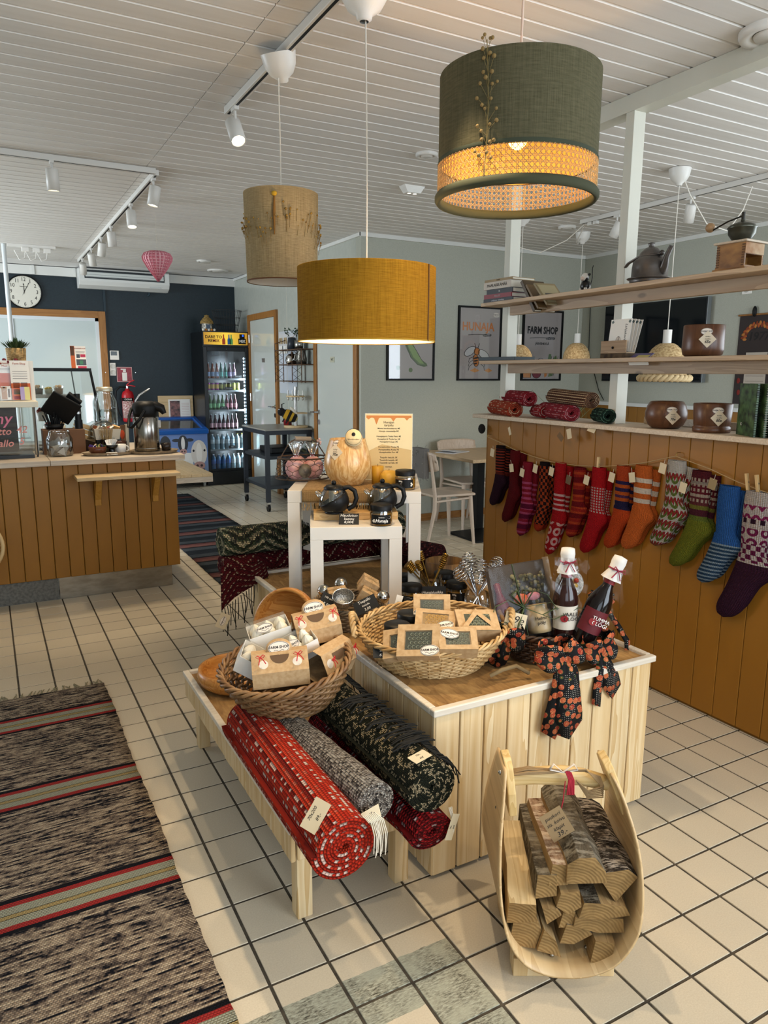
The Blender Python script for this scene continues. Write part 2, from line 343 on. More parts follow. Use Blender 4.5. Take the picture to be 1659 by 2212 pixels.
# vertical cable strip on the dark wall
struct(MB().box(1.415, 1.44, YB-.018, YB, 1.35, 2.61).build('trim_7', plain('#1e2f38', .5), loc=(0,0,0)))
# ================================================================ service counter on the left
PINEX = wood('pale_pine_x', '#c9ab7c', '#d8bd92', 'X', 1.0, .5, .06); PINEY = wood('pale_pine_y', '#c9ab7c', '#d8bd92', 'Y', 1.0, .5, .06); PINEZ = wood('pale_pine_z', '#c4a069', '#dcc08d', 'Z', 1.0, .5, .14)
WHITEW = wood('whitewashed_wood', '#b7a58f', '#cdbfab', 'X', 1.6, .5, .05)
WT = .922
ct = thing('service_counter', 'ochre boarded service counter with a metal kick plate', 'counter', (0, 5.2, 0))
MB().box(-1.2, 1.09, 5.02, 5.9, .15, .888).build('carcass', plain('#8d5e1d', .6), ct, world=True)
for k in range(26):
    a = 1.104-.0885*(k+1); MB().box(a+.0015, a+.087, 5.0, 5.02, .15, .888).build('plank', YEL, ct, bevel=.004, world=True)
for k in range(9): MB().box(1.09, 1.104, 5.02+.0885*k, 5.105+.0885*k, .15, .888).build('plank', YEL, ct, bevel=.004, world=True)
MB().box(.325, 1.05, 5.035, 5.045, 0, .155).build('kick_plate', mottled('worn_steel', '#8d8577', '#a79f90', 9, (1, 1, 3), rough=.32, metal=.85, bump=.1), ct, world=True)
MB().box(-1.2, .322, 5.035, 5.045, 0, .155).build('stone_plinth', mottled('grey_stone', '#5c5c58', '#777772', 60, rough=.4), ct, world=True)
MB().box(1.04, 1.05, 5.045, 5.9, 0, .155).build('kick_plate', STEEL, ct, world=True)
wt = thing('worktop', 'pale wooden worktop covering the service counter', 'worktop', (.2, 5.4, .888))
MB().box(.324, 1.152, 4.935, 5.98, .888, WT).build('slab', WHITEW, wt, bevel=.003, world=True)
MB().box(-1.2, .322, 4.935, 5.98, .888, WT).build('slab', WHITEW, wt, bevel=.003, world=True)
lg = thing('wall_ledge', 'narrow pale wooden ledge on two brackets below the counter top', 'shelf', (.77, 4.9, .8))
MB().box(.455, 1.085, 4.79, 4.999, .8, .822).build('board', PINEX, lg, bevel=.002, world=True)
for x in (.592, .955):
    b = MB(); b.at((x-.02, 4.999, .8)); b.add([(0,0,0),(0,-.13,0),(0,-.13,-.02),(0,-.025,-.15),(0,-.02,-.19),(0,0,-.19)]+[(.038,0,0),(.038,-.13,0),(.038,-.13,-.02),(.038,-.025,-.15),(.038,-.02,-.19),(.038,0,-.19)], [(0,1,2,3,4,5), (11,10,9,8,7,6)]+[(i, 6+i, 6+(i+1) % 6, (i+1) % 6) for i in range(6)])
    br_ = b.build('bracket', wood('ochre_pine', '#a87628', '#b98a3f', 'Z', 1, .5, .05, False), lg, world=True, bevel=.002)
    MB().cyl((x, 4.977, .66), (x, 4.972, .66), .006).build('screw', STEEL, br_)
# round rattan piece leaning at the left end
rt_ = thing('rattan_hoop', 'round wooden hoop with woven cane on the counter front', 'rattan', (-.14, 4.86, .43))
c = MB(); c.tube([(.16*math.cos(a), .02*math.sin(a), .16*math.sin(a)) for a in [2*PI*i/40 for i in range(40)]], .012, 8, closed=True); c.build('rim', PINEZ, rt_)
w = MB()
for i in range(-6, 7):
    h = math.sqrt(.15**2-(i*.022)**2); w.cyl((i*.022, 0, -h), (i*.022, 0, h), .003, n=5); w.cyl((-h, .004, i*.022), (h, .004, i*.022), .003, n=5)
stuff(w.build('cane', TWINE, rt_))
# --- glass display case with white top and handwritten menu
dc = thing('glass_display_case', 'glass counter display case with white top and handwritten coral prices', 'display case', (-.1, 5.3, WT))
MB().box(-.6, .29, 5.08, 5.46, 1.246, 1.282).build('top', plain('#e6dcc3', .4), dc, bevel=.003, world=True)
MB().box(-.6, .25, 5.15, 5.46, WT, WT+.02).build('base', plain('#151515', .4), dc, world=True)
for x in (.03, .262): MB().cyl((x, 5.165, WT+.02), (x, 5.11, 1.246), .008, n=6).build('post', STEEL if x > .2 else BLACK, dc, world=True)
MB().box(.266, .276, 5.2, 5.22, WT, 1.246).build('post', BLACK, dc, world=True); MB().box(.28, .292, 5.42, 5.44, WT, 1.246).build('post', STEEL, dc, world=True)
MB().add([(-.6, 5.16, WT+.02), (.262, 5.16, WT+.02), (.262, 5.105, 1.246), (-.6, 5.105, 1.246)], [(0,1,2,3)]).build('glass_front', GLASS, dc, world=True)
MB().box(.05, .17, 5.3, 5.34, WT+.03, 1.245).build('side_panel', plain('#33302d', .35), dc, world=True)
CORAL = plain('#e2968a', .6)
for s_, x, z, h in (('ny', .085, 1.175, .1), ('atto', .075, 1.095, .062), ('42', .185, 1.105, .062), ('pallo', .075, 1.02, .062), ('5', .18, 1.03, .062)):
    yy = 5.16-.055*(z-WT)/.33-.004; text(dc, s_, h, (x, yy, z), (PI/2-.16, 0, 0), CORAL if s_ != 'ny' else plain('#e47f95', .6), 'menu_lettering', world=True, shear=.25, bold=.0008)
MB().box(-.6, .24, 5.2, 5.45, WT+.12, WT+.125).build('inner_shelf', GLASS, dc, world=True)
# --- second glass case with a black frame behind
d2c = thing('glass_pastry_case', 'tall glass pastry case with slanted black frame', 'display case', (.1, 5.7, WT))
MB().box(-.6, .672, 5.55, 5.58, 1.468, 1.49).build('top_bar', BLACK, d2c, world=True)
MB().tube([(.665, 5.565, 1.48), (.70, 5.53, 1.2), (.72, 5.52, WT)], .011, 4).build('side_bar', BLACK, d2c, world=True)
MB().tube([(.56, 5.75, 1.48), (.585, 5.74, 1.2), (.6, 5.74, WT)], .006, 4).build('side_bar', plain('#3c4648', .4), d2c, world=True)
MB().add([(-.6, 5.56, 1.475), (.66, 5.56, 1.475), (.71, 5.53, WT), (-.6, 5.53, WT)], [(0,1,2,3)]).build('glass_front', GLASS, d2c, world=True)
MB().box(-.6, .52, 5.6, 5.9, 1.285, 1.305).build('shelf', plain('#8f8a80', .3, .6), d2c, world=True)
MB().box(-.6, .66, 5.6, 5.9, WT+.03, WT+.045).build('shelf', plain('#8f8a80', .3, .6), d2c, world=True)
def cup(x, y, z, r, h, lab, fill, top):
    t = thing('dessert_cup', lab, 'cup', (x, y, z), group='dessert cups in the pastry case')
    MB().lathe([(r*.72, 0), (r*.78, .003), (r, h)], 14).build('glass', GLASS, t); MB().lathe([(.001, .004), (r*.74, .004), (r*.93, h*.75), (.001, h*.78)], 14).build('filling', plain(fill), t)
    m = MB()
    for k in range(9): m.ball((random.uniform(-.6, .6)*r, random.uniform(-.6, .6)*r, h*.85+random.uniform(0, .01)), r*.3, 6)
    stuff(m.build('topping', plain(top), t))
cup(.335, 5.7, 1.305, .032, .06, 'dark chocolate dessert cup on the upper case shelf', '#4a2b25', '#c7a27a')
cup(.465, 5.7, 1.305, .032, .06, 'brown nutty dessert cup at the right of the case shelf', '#8a5c3c', '#d6b184')
cup(.405, 5.8, 1.305, .03, .045, 'pale lemon dessert cup between the two brown ones', '#e5d9b0', '#e3bb3c')
cup(.28, 5.8, 1.305, .03, .05, 'yellow dessert cup at the left of the case shelf', '#e6dcc0', '#d9b545')
for k, (x, z, c_, lab) in enumerate(((.34, 1.2, '#9c3b28', 'red topped pastry packet inside the glass case'), (.43, 1.2, '#c8733a', 'orange pastry packet inside the glass case'), (.38, 1.1, '#b5482f', 'red salad tub low inside the glass case'), (.46, 1.1, '#c9a070', 'bread roll packet low inside the glass case'), (.40, 1.25, '#5b7038', 'leafy green salad tub under the case shelf'))):
    t = thing('food_packet', lab, 'food', (x, 5.72, z-.08), group='packets in the glass case')
    MB().lathe([(.028, 0), (.036, .065), (.03, .07)], 12).build('tub', plain('#d9d2c5', .3), t); m = MB(); [m.ball((random.uniform(-.02, .02), random.uniform(-.02, .02), .068+random.uniform(0, .015)), .014, 6) for q in range(8)]; stuff(m.build('contents', plain(c_), t))
# brochures in an acrylic holder on the case
bh = thing('brochure_holder', 'clear acrylic brochure holder on the display case top', 'holder', (.17, 5.2, 1.282))
MB().box(.085, .27, 5.19, 5.194, 1.283, 1.36).build('front_pocket', glass('holder_acrylic', (1, 1, 1), .02, .05, .15), bh, world=True); MB().box(.085, .27, 5.24, 5.244, 1.283, 1.5).build('back_plate', glass('holder_acrylic', (1, 1, 1), .02, .05, .15), bh, world=True); MB().box(.085, .27, 5.19, 5.244, 1.2825, 1.286).build('base', glass('holder_acrylic', (1, 1, 1), .02, .05, .15), bh, world=True)
def leaflet(x0, x1, z0, z1, y, lab, blocks, txt=()):
    t = thing('leaflet', lab, 'leaflet', ((x0+x1)/2, y, z0), (-.12, 0, 0), group='leaflets in the acrylic holder'); w, h = x1-x0, z1-z0
    MB().box(-w/2, w/2, 0, .002, 0, h).build('sheet', PAPER, t)
    for (a, b, c_, d, col) in blocks: MB().box(-w/2+a*w, -w/2+b*w, -.001, .0, c_*h, d*h).build('print', plain(col, .5), t)
    for s_, z, sz, col in txt: text(t, s_, sz, (0, -.0012, z*h), (PI/2, 0, 0), plain(col, .6))
leaflet(.153, .262, 1.288, 1.535, 5.215, 'white farm shop leaflet with photos and an orange band', [(0, 1, 0, .42, '#c9602b'), (.1, .45, .3, .44, '#6b4a45'), (.5, .85, .3, .44, '#55606c'), (.1, .45, .14, .27, '#4c5a35'), (.5, .85, .14, .27, '#584a33'), (.1, .6, .02, .1, '#a92e3c'), (.12, .88, .6, .61, '#8c8782'), (.12, .88, .66, .67, '#8c8782'), (.12, .88, .72, .73, '#8c8782'), (.12, .88, .54, .55, '#8c8782')], [('Farm Shop', .92, .017, '#b4532e')])
leaflet(.085, .165, 1.288, 1.535, 5.232, 'cream leaflet with orange lower half at the far left', [(0, 1, .3, .68, '#c8581f'), (.15, .9, .76, .77, '#8c8782'), (.15, .9, .79, .8, '#8c8782')], [('Järvenk', .93, .017, '#b4532e'), ('Maat', .86, .017, '#b4532e')])
leaflet(.092, .147, 1.288, 1.375, 5.205, 'small card with a portrait photo in the holder front', [(.05, .6, .05, .95, '#b08a66'), (.2, .45, .6, .9, '#e3c3a5'), (.22, .43, .85, .95, '#43302a'), (.7, .9, .2, .8, '#6d5c4a')])
leaflet(.2, .255, 1.288, 1.37, 5.203, 'lilac and yellow card leaning in the holder front', [(0, .45, 0, 1, '#b6a3cf'), (.45, 1, 0, 1, '#e2d98e')])
# plant in a woven pot with a red berry garland
pp = thing('potted_plant', 'small bushy green plant in a woven straw pot', 'plant', (.2, 5.33, 1.282))
MB().box(-.1, .09, -.05, .1, 0, .25).build('stand', PAPER, pp)
MB().lathe([(.04, .25), (.055, .253), (.06, .33), (.052, .33), (.05, .31)], 20).build('pot', mottled('woven_straw', '#8a6a3c', '#c9a871', 60, (1, 1, 2), rough=.8, bump=.6), pp)
lv = MB()
for k in range(150):
    a, r = random.uniform(0, 2*PI), random.uniform(0, 1)**.6; p0 = Vector((.045*r*math.cos(a), .045*r*math.sin(a), .32)); p1 = Vector((.1*r*math.cos(a), .1*r*math.sin(a), .36+random.uniform(0, .05)*(1.2-r)))
    d = (p1-p0); sd = Vector((-math.sin(a), math.cos(a), 0))*.006; mid = p0+d*.6; lv.add([p0, mid-sd, p1, mid+sd], [(0,1,2,3)])
stuff(lv.build('foliage', mottled('leaf_green', '#1d3018', '#4a6335', 12, rough=.6), pp))
gb = thing('berry_garland', 'string of round dark red berries hanging in front of the plant pot', 'garland', (.12, 5.27, 1.54))
for k in range(8): MB().ball((-.06+.022*k, .004*(k % 2), -.005-.012*(k % 3)), .013, 10).build('berry', plain('#6d1526', .35), gb)
# jar with tea bags
tj = thing('tea_jar', 'clear glass jar of silver pyramid tea bags on the counter', 'jar', (.405, 5.2, WT))
MB().lathe([(.001, .002), (.07, .002), (.08, .012), (.081, .11), (.066, .145), (.064, .165), (.067, .168)], 24).build('glass', GLASS, tj)
for k in range(14):
    a = k*2.4; r = .045 if k % 4 else .008; z = .028+.026*(k//4); s_ = .021; m = MB().at((r*math.cos(a), r*math.sin(a), z), (k*.9, k*1.3, k*.7)); m.add([(s_, s_, s_), (s_, -s_, -s_), (-s_, s_, -s_), (-s_, -s_, s_)], [(0,1,2), (0,3,1), (0,2,3), (1,3,2)])
    m.build('tea_bag', plain('#b9b7b3', .3, .4) if k % 3 else plain('#8e8a86', .4), tj)
cb = tag(MB().box(.315, .575, 5.3, 5.46, WT, 1.085).build('cardboard_box', plain('#6d4c33', .8), bevel=.002), 'brown cardboard box behind the tea jar', 'box')
sc_ = thing('straw_cup', 'black cup full of black drinking straws on the cardboard box', 'straws', (.395, 5.37, 1.085))
MB().lathe([(.001, .001), (.05, .001), (.062, .035), (.06, .035), (.048, .004)], 16).build('cup', BLACK, sc_)
for k in range(26):
    a = k*2.39; r = .045*math.sqrt(k/26); MB().cyl((r*math.cos(a)*.8, r*math.sin(a)*.8, .005), (r*1.55*math.cos(a), r*1.2*math.sin(a), .075+.02*(k % 3)), .004, n=5).build('straw', BLACK, sc_)
ps = thing('tablet_terminal', 'black tablet till seen from behind on a black pole stand', 'till', (.545, 5.36, 1.085))
MB().cyl((0, 0, 0), (0, 0, .06), .026, n=16).build('foot', BLACK, ps); MB().cyl((0, 0, .05), (0, 0, .235), .021, n=16).build('pole', BLACK, ps); MB().cyl((0, 0, .1), (0, 0, .115), .0235, n=16).build('collar', STEEL, ps)
MB().at((-.1, -.03, .14), (.5, .55, .15)).box(-.105, .095, -.008, .008, -.085, .085).build('tablet', BLACK, ps, bevel=.006); MB().at((-.06, .0, .16), (0, 1.2, 0)).box(-.03, .03, -.02, .02, -.06, .06).build('bracket', BLACK, ps); MB().at((-.02, -.02, .2), (.4, .7, 0)).box(-.05, .05, -.02, .02, -.02, .02).build('card_reader', BLACK, ps, bevel=.004)
# trays
TRAYM = mottled('aged_tray', '#7f7058', '#a3927a', 30, rough=.5)
def tray(x, y, a, b, lab):
    t = thing('serving_tray', lab, 'tray', (x, y, WT)); n = 72; m = MB(); vs = [[], [], [], []]
    for j in range(n):
        an = 2*PI*j/n; k = 1+.02*math.cos(an*24); c_, s_ = math.cos(an), math.sin(an)
        for q, (f, z) in enumerate(((.9, .003), (.93, .006), (1*k, .02), (1.02*k, .021))): vs[q].append((a*f*c_, b*f*s_, z))
    V = sum(vs, []); m.add(V, [(q*n+j, q*n+(j+1) % n, (q+1)*n+(j+1) % n, (q+1)*n+j) for q in range(3) for j in range(n)], True); m.add(vs[0], [list(range(n))])
    m.build('dish', TRAYM, t); return t
tray(.695, 5.14, .165, .1, 'oval scalloped tray with bowls beside the tea jar'); tray(.985, 5.13, .165, .12, 'oval scalloped tray under the steel coffee flask')
def bowl(x, y, z, r, h, mat, lab, name='snack_bowl', inside=None):
    t = thing(name, lab, 'bowl', (x, y, z)); MB().lathe([(.001, .001), (r*.6, .001), (r*.92, h*.45), (r, h), (r*.93, h), (r*.84, h*.5), (r*.5, .008), (.001, .008)], 20).build('body', mat, t); return t
b1 = bowl(.625, 5.12, WT+.005, .058, .055, plain('#5d3420', .3), 'brown wooden bowl of tea packets on the oval tray')
for k in range(7): MB().at((-.03+.011*k, .01*(k % 2), .048), (.4, .3*(-1)**k, k)).bx((0,0,0), (.05, .002, .036)).build('tea_packet', plain(('#5a3f86', '#e6e2d8', '#36502c', '#8b5a28', '#c6b06a', '#5a3f86', '#40573a')[k], .5), b1)
b2 = bowl(.715, 5.12, WT+.04, .04, .028, BLACKG, 'black footed bowl of white sugar sachets on the tray'); MB().lathe([(.03, -.035), (.02, -.02), (.022, .003)], 14).build('foot', BLACKG, b2)
for k in range(6): MB().at((-.02+.008*k, .004*(k % 2), .04), (.2*(k-3), .12*(k-2), .2*k)).bx((0,0,0), (.03, .003, .05)).build('sachet', PAPER, b2)
st = thing('stirrer_glass', 'glass of thin wooden stirrers standing behind the sugar bowl', 'stirrers', (.7, 5.24, WT+.005)); MB().lathe([(.001, .002), (.035, .002), (.036, .09)], 16).build('glass', BLACKG, st)
for k in range(30):
    a = k*2.39; r = .03*math.sqrt(k/30); MB().cyl((r*.6*math.cos(a), r*.6*math.sin(a), .01), (r*1.6*math.cos(a), r*1.3*math.sin(a), .15+.008*(k % 4)), .0022, n=4).build('stirrer', TWINE, st)
mg = thing('white_mug', 'white ceramic mug on the oval tray', 'mug', (.775, 5.16, WT+.005)); MB().lathe([(.001, 0), (.035, 0), (.038, .06), (.035, .06), (.033, .005)], 18).build('body', plain('#dedbd4', .2), mg); MB().tube([(.036+.02*math.sin(a), 0, .03-.018*math.cos(a)) for a in [PI*i/8 for i in range(9)]], .004, 6).build('handle', plain('#dedbd4', .2), mg)
mk = thing('butter_dish', 'low white dish in front of the sugar bowl', 'dish', (.705, 5.065, WT+.005)); MB().box(-.035, .035, -.02, .02, 0, .018).build('dish', plain('#d8d5cc', .25), mk, bevel=.005)
sg = tag(MB().lathe([(.001, 0), (.035, 0), (.05, .02), (.05, .055), (.03, .06), (.001, .06)], 18, (.79, 5.28, WT+.02)).build('sugar_pot', plain('#3f2418', .25)), 'dark brown lidded pot behind the white mug', 'pot')
# beverage dispenser, cake dome, crate, pastry box, menu frame
bd = thing('drink_dispenser', 'large clear glass water dispenser with metal lid', 'dispenser', (.745, 5.52, WT)); MB().lathe([(.001, .06), (.07, .06), (.078, .08), (.078, .34), (.055, .39), (.055, .41), (.058, .415)], 28).build('jar', GLASS, bd)
MB().lathe([(.06, 0), (.062, .06), (.001, .06)], 20).build('stand', plain('#c9c5bb', .4), bd); MB().lathe([(.001, .44), (.05, .44), (.056, .43), (.056, .41)], 20).build('lid', plain('#b9b2a0', .35, .6), bd); MB().lathe([(.001, .08), (.072, .085), (.072, .28), (.001, .28)], 24).build('water', glass('water_clear', (.85, .93, .95), .06), bd)
dm = thing('cake_dome', 'clear glass cake dome with a knob behind the pastry box', 'dome', (.7, 5.36, WT+.1)); MB().lathe([(.1, 0), (.1, .04), (.08, .085), (.03, .11), (.012, .115), (.012, .125), (.018, .135), (.001, .145)], 28).build('dome', GLASS, dm); MB().lathe([(.06, -.1), (.02, -.08), (.02, -.01), (.11, -.005), (.11, 0), (.001, 0)], 24).build('stand', GLASS, dm)
cr = thing('wooden_crate', 'small slatted wooden crate with packets behind the till pole', 'crate', (.6, 5.5, 1.0), (0, .35, .2))
for k in range(3):
    for y in (-.06, .06): MB().box(-.09, .09, y-.004, y+.004, .035*k, .035*k+.026).build('slat', PINEX, cr)
MB().box(-.09, .09, -.06, .06, -.004, 0).build('base', PINEX, cr); MB().box(-.08, .08, -.05, .05, -.078, -.004).build('riser', plain('#55402c', .7), cr)
pb = thing('pastry_box', 'open cream paper box of wrapped treats', 'box', (.715, 5.32, WT+.09)); MB().add([(-.075,-.05,0),(.075,-.05,0),(.075,.05,0),(-.075,.05,0),(-.085,-.06,.075),(.085,-.06,.07),(.085,.06,.08),(-.085,.06,.08)], [(0,3,2,1),(0,1,5,4),(1,2,6,5),(2,3,7,6),(3,0,4,7)]).build('box', plain('#d9cdb6', .6), pb, solid=.002); MB().box(-.07, .07, -.045, .045, -.085, 0).build('riser', BLACK, pb)
for k in range(8): MB().at((-.06+.018*k, .02*(-1)**k, .075), (.5*k, .3, .8*k)).bx((0,0,0), (.05, .012, .03)).build('treat', plain(('#b8622c', '#e1d6c4', '#2c2320', '#b24a3a', '#d9b070', '#e8e1d6', '#a54b2d', '#d3a05a')[k], .5), pb)
mf = thing('table_menu', 'small white framed table card beside the coffee flask', 'menu', (.845, 5.3, WT), (0, 0, .5)); MB().box(-.012, .012, -.006, .006, 0, .19).build('frame', plain('#d9cfb8', .5), mf); MB().box(-.05, -.012, -.003, .003, .01, .185).build('card', plain('#7a5a42', .6), mf); MB().at((-.04, -.004, .12)).ball((0,0,0), .02, 8, (1, .2, 1.6)).build('picture', plain('#c24b28', .6), mf)
# airpot flask
ap = thing('coffee_flask', 'brushed steel pump flask with black head and carrying handle', 'flask', (.965, 5.235, WT+.008))
BST = mottled('brushed_steel', '#8b8680', '#a9a49c', 3, (60, 60, .4), rough=.22, metal=1.0)
MB().lathe([(.001, 0), (.08, 0), (.085, .006), (.085, .225), (.078, .235)], 36).build('body', BST, ap); MB().lathe([(.0855, .018), (.0862, .02), (.0855, .022)], 36).build('base_ring', STEEL, ap)
MB().lathe([(.07, .23), (.08, .235), (.083, .26), (.087, .3), (.08, .325), (.05, .34), (.001, .342)], 30).build('head', BLACK, ap)
m = MB().at((.0, 0, .29)); m.tube([(.05, -.03, .02), (.1, -.055, .0), (.115, -.06, -.035)], [.035, .03, .016], 10); m.build('spout', BLACK, ap)
m = MB(); m.tube([(-.06, .02, .335), (-.03, .02, .38), (.04, .02, .425)], [.012, .014, .012], 8, flat=.5); m.build('pump_lever', CHROME, ap)
m = MB(); m.tube([(-.085, .03, .29), (-.11, -.01, .24), (-.125, -.05, .17), (-.11, -.08, .165), (-.06, -.1, .22), (-.02, -.09, .28)], .01, 8); m.build('handle', BLACK, ap)
MB().at((.075, -.045, .185), (0, 0, .95)).bx((0,0,0), (.004, .03, .05)).build('label', PAPER, ap)
dk = tag(MB().lathe([(.001, .0), (.028, 0), (.034, .05), (.03, .05), (.026, .006), (.001, .006)], 18, (1.085, 5.2, WT+.008)).build('dark_cup', plain('#2a211d', .25)), 'small dark cup beside the coffee flask', 'cup')
# pole with sockets behind the counter
po = thing('service_pole', 'thin white cable pole rising to the ceiling in the kitchen', 'pole', (.29, 8.5, 0)); MB().cyl((0, 0, 0), (0, 0, CZ-.001), .022, n=12).build('tube', plain('#cfd4d4', .35), po)
sk = thing('ceiling_sockets', 'row of three white plug sockets on the ceiling above the counter', 'sockets', (.42, 8.45, CZ-.03))
MB().box(-.1, .34, -.02, .02, .0, .029).build('rail', WHITE, sk)
for k in range(3):
    p = MB().bx((.06+.1*k, 0, -.02), (.065, .06, .04)).build('plug', WHITE, sk, bevel=.003); MB().tube([(.06+.1*k, 0, -.04), (.05+.1*k, 0, -.1), (.0+.1*k, 0, -.12), (-.04+.1*k, 0, -.03)], .005, 6).build('cable', WHITE, p)
# ================================================================ dark wall and what stands along it
ck = thing('wall_clock', 'round white wall clock with black numerals and thin black rim', 'clock', (.521, YB, 2.405))
m = MB().at((0, -.02, 0), (PI/2, 0, 0)); m.lathe([(.001, .012), (.182, .012)], 48); m.build('face', plain('#dcd8ca', .5), ck)
m = MB().at((0, 0, 0), (PI/2, 0, 0)); m.lathe([(.195, 0), (.198, .03), (.19, .04), (.183, .03), (.18, 0)], 48); m.build('rim', BLACK, ck)
for h in range(1, 13):
    a = PI/2-h*PI/6; text(ck, str(h), .062, (.142*math.cos(a), -.033, .142*math.sin(a)), (PI/2, 0, 0), INK, 'numeral', sx=.85)
tk = MB()
for k in range(60):
    a = k*PI/30; tk.at((.175*math.cos(a), -.033, .175*math.sin(a)), (0, -a, 0)).bx((0,0,0), (.007 if k % 5 else .011, .001, .002))
stuff(tk.build('minute_marks', INK, ck)); m = MB(); m.tube([(-.045+.09*k/40, -.033, .06+.005*math.sin(k*1.9)) for k in range(41)], .001, 4); m.build('script_mark', INK, ck)
def hand(L, w, ang, back=.03):
    m = MB().at((0, -.036, 0), (0, -ang, 0)); m.add([(-back, 0, 0), (0, 0, w), (L*.8, 0, w*.6), (L*.8, 0, w*1.6), (L, 0, 0), (L*.8, 0, -w*1.6), (L*.8, 0, -w*.6), (0, 0, -w)], [(0,7,6,2,1), (3,4,5), (2,6,5,3)]); m.build('hand', BLACK, ck)
hand(.1, .004, PI/2+.03); hand(.13, .003, PI/2-.5, .05)
ac = thing('air_conditioner', 'white wall air conditioning unit with open louvre under the ceiling', 'air conditioner', (1.66, YB, 2.48))
m = MB(); pr = [(0, 0), (-.11, -.005), (-.2, .03), (-.235, .08), (-.235, .21), (-.22, .225), (0, .225)]
v = [(x, y, z) for x in (-.54, .54) for y, z in pr]; n = len(pr); m.add(v, [list(range(n)), [n+i for i in range(n)][::-1]]+[(i, n+i, n+(i+1) % n, (i+1) % n) for i in range(n)])
m.build('body', plain('#d9dad6', .3), ac, bevel=.006); MB().at((0, -.226, .155), (-.1, 0, 0)).bx((0, -.012, 0), (.93, .004, .06)).build('louvre', plain('#d2d6d2', .35), ac)
MB().bx((0, -.2355, .155), (.95, .004, .1)).build('outlet', plain('#1c2326', .5), ac); MB().bx((.36, -.213, .045), (.14, .004, .02)).build('badge', plain('#c7c9c6', .4), ac, bevel=.001)
for k in range(3): MB().bx((0, -.239, .12+.03*k), (.93, .004, .004)).build('vane', plain('#8a9090', .5), ac)
m = MB(); m.tube([(.32, -.02, .01), (.32, -.03, -.03), (.3, -.02, -.05)], .012, 8); m.build('drain', plain('#2b3d46', .5), ac)
hb = thing('paper_honeycomb_ball', 'pink paper honeycomb drop hanging from the ceiling', 'decoration', (1.34, 6.39, 2.2))
pk = NT('pink_tissue'); pv = pk.n('ShaderNodeTexCoord').outputs['UV']; px_, py_, _ = pk.sep(pv)
cell = pk.vor(pk.comb(pk.math('MULTIPLY', px_, 22.0), pk.math('MULTIPLY', py_, 42.0), 0.0), 1.0, 'DISTANCE_TO_EDGE', rnd=.0)
PINK = pk.out(pk.ramp(cell, [(.05, srgb('#efb9c0')), (.2, srgb('#d97f8e'))]), .8, 0, pk.bump(cell, .8, .02), .2)
prof = [(.001, 0), (.02, .025), (.075, .1), (.113, .165), (.118, .19), (.1, .222), (.06, .238), (.02, .24), (.001, .236)]
MB().lathe(prof, 28).build('paper_body', PINK, hb)
for k in range(28):
    a = 2*PI*(k+.5)/28; m = MB(); c_, s_ = math.cos(a), math.sin(a); v = [(r*.9*c_, r*.9*s_, z) for r, z in prof]+[((r+.006)*c_, (r+.006)*s_, z) for r, z in prof]; n = len(prof); m.add(v, [(i, i+1, n+i+1, n+i) for i in range(n-1)], True); m.build('paper_fold', plain('#d98c98', .8), hb)
MB().cyl((0, 0, .236), (0, 0, CZ-2.2), .0008, n=4).build('thread', STRING, hb)
# controls, sign and extinguisher
th = thing('thermostat', 'white thermostat with dark screen on the dark wall', 'thermostat', (1.507, YB, 1.62)); MB().box(-.055, .055, -.02, 0, 0, .115).build('case', WHITE, th, bevel=.004); MB().box(-.045, .03, -.022, -.019, .055, .105).build('screen', plain('#2b3332', .2), th)
so = thing('wall_sockets', 'white double wall socket under the thermostat', 'socket', (1.475, YB, 1.42)); MB().box(-.04, .04, -.012, 0, 0, .16).build('plate', WHITE, so, bevel=.004)
for z in (.042, .118): MB().at((0, -.012, z), (PI/2, 0, 0)).lathe([(.03, 0), (.03, .004), (.026, .001), (.001, .001)], 18).build('outlet', plain('#c9c7c0', .4), so)
sg_ = thing('extinguisher_sign', 'red fire extinguisher sign with white border', 'sign', (1.618, YB, 1.34)); MB().box(-.095, .095, -.004, 0, 0, .19).build('plate', plain('#cfa9a4', .4), sg_); MB().box(-.088, .088, -.006, -.004, .007, .183).build('red_field', mottled('sign_red', '#7a1622', '#9c2433', 30, rough=.35), sg_)
m = MB(); m.box(-.03, .03, -.008, -.006, .015, .12); m.build('extinguisher_icon', WHITE, sg_, bevel=.001); MB().box(-.018, .018, -.008, -.006, .125, .15).build('extinguisher_icon', WHITE, sg_); MB().box(-.045, .02, -.008, -.006, .155, .168).build('extinguisher_icon', WHITE, sg_)
fe = thing('fire_extinguisher', 'red fire extinguisher with black hose hung on the dark wall', 'fire extinguisher', (1.625, YB-.11, .83))
MB().lathe([(.001, 0), (.06, 0), (.072, .01), (.075, .03), (.075, .34), (.06, .385), (.028, .405), (.022, .43)], 24).build('cylinder', plain('#a81520', .3), fe)
MB().lathe([(.0755, .05), (.0757, .05), (.0757, .3), (.0755, .3)], 24, a0=PI*1.05, a1=PI*1.75).build('label', mottled('label_print', '#c8b7b0', '#7e2a35', 40, (1, 1, 2), rough=.4), fe); text(fe, 'OGNIS', .03, (-.01, -.078, .29), (PI/2, 0, 0), CHALK)
MB().lathe([(.0758, .27), (.0762, .27), (.0762, .31), (.0758, .31)], 24, a0=PI*1.05, a1=PI*1.75).build('label_band', BLACK, fe)
MB().cyl((0, 0, .42), (0, 0, .46), .018).build('valve', CHROME, fe); m = MB(); m.tube([(0, -.01, .46), (.02, -.05, .47), (.09, -.06, .455)], .007, 6); m.build('lever', plain('#a81520', .35), fe); m = MB(); m.tube([(-.01, -.01, .47), (.03, -.05, .51), (.08, -.06, .535)], .008, 6); m.build('handle', plain('#a81520', .35), fe)
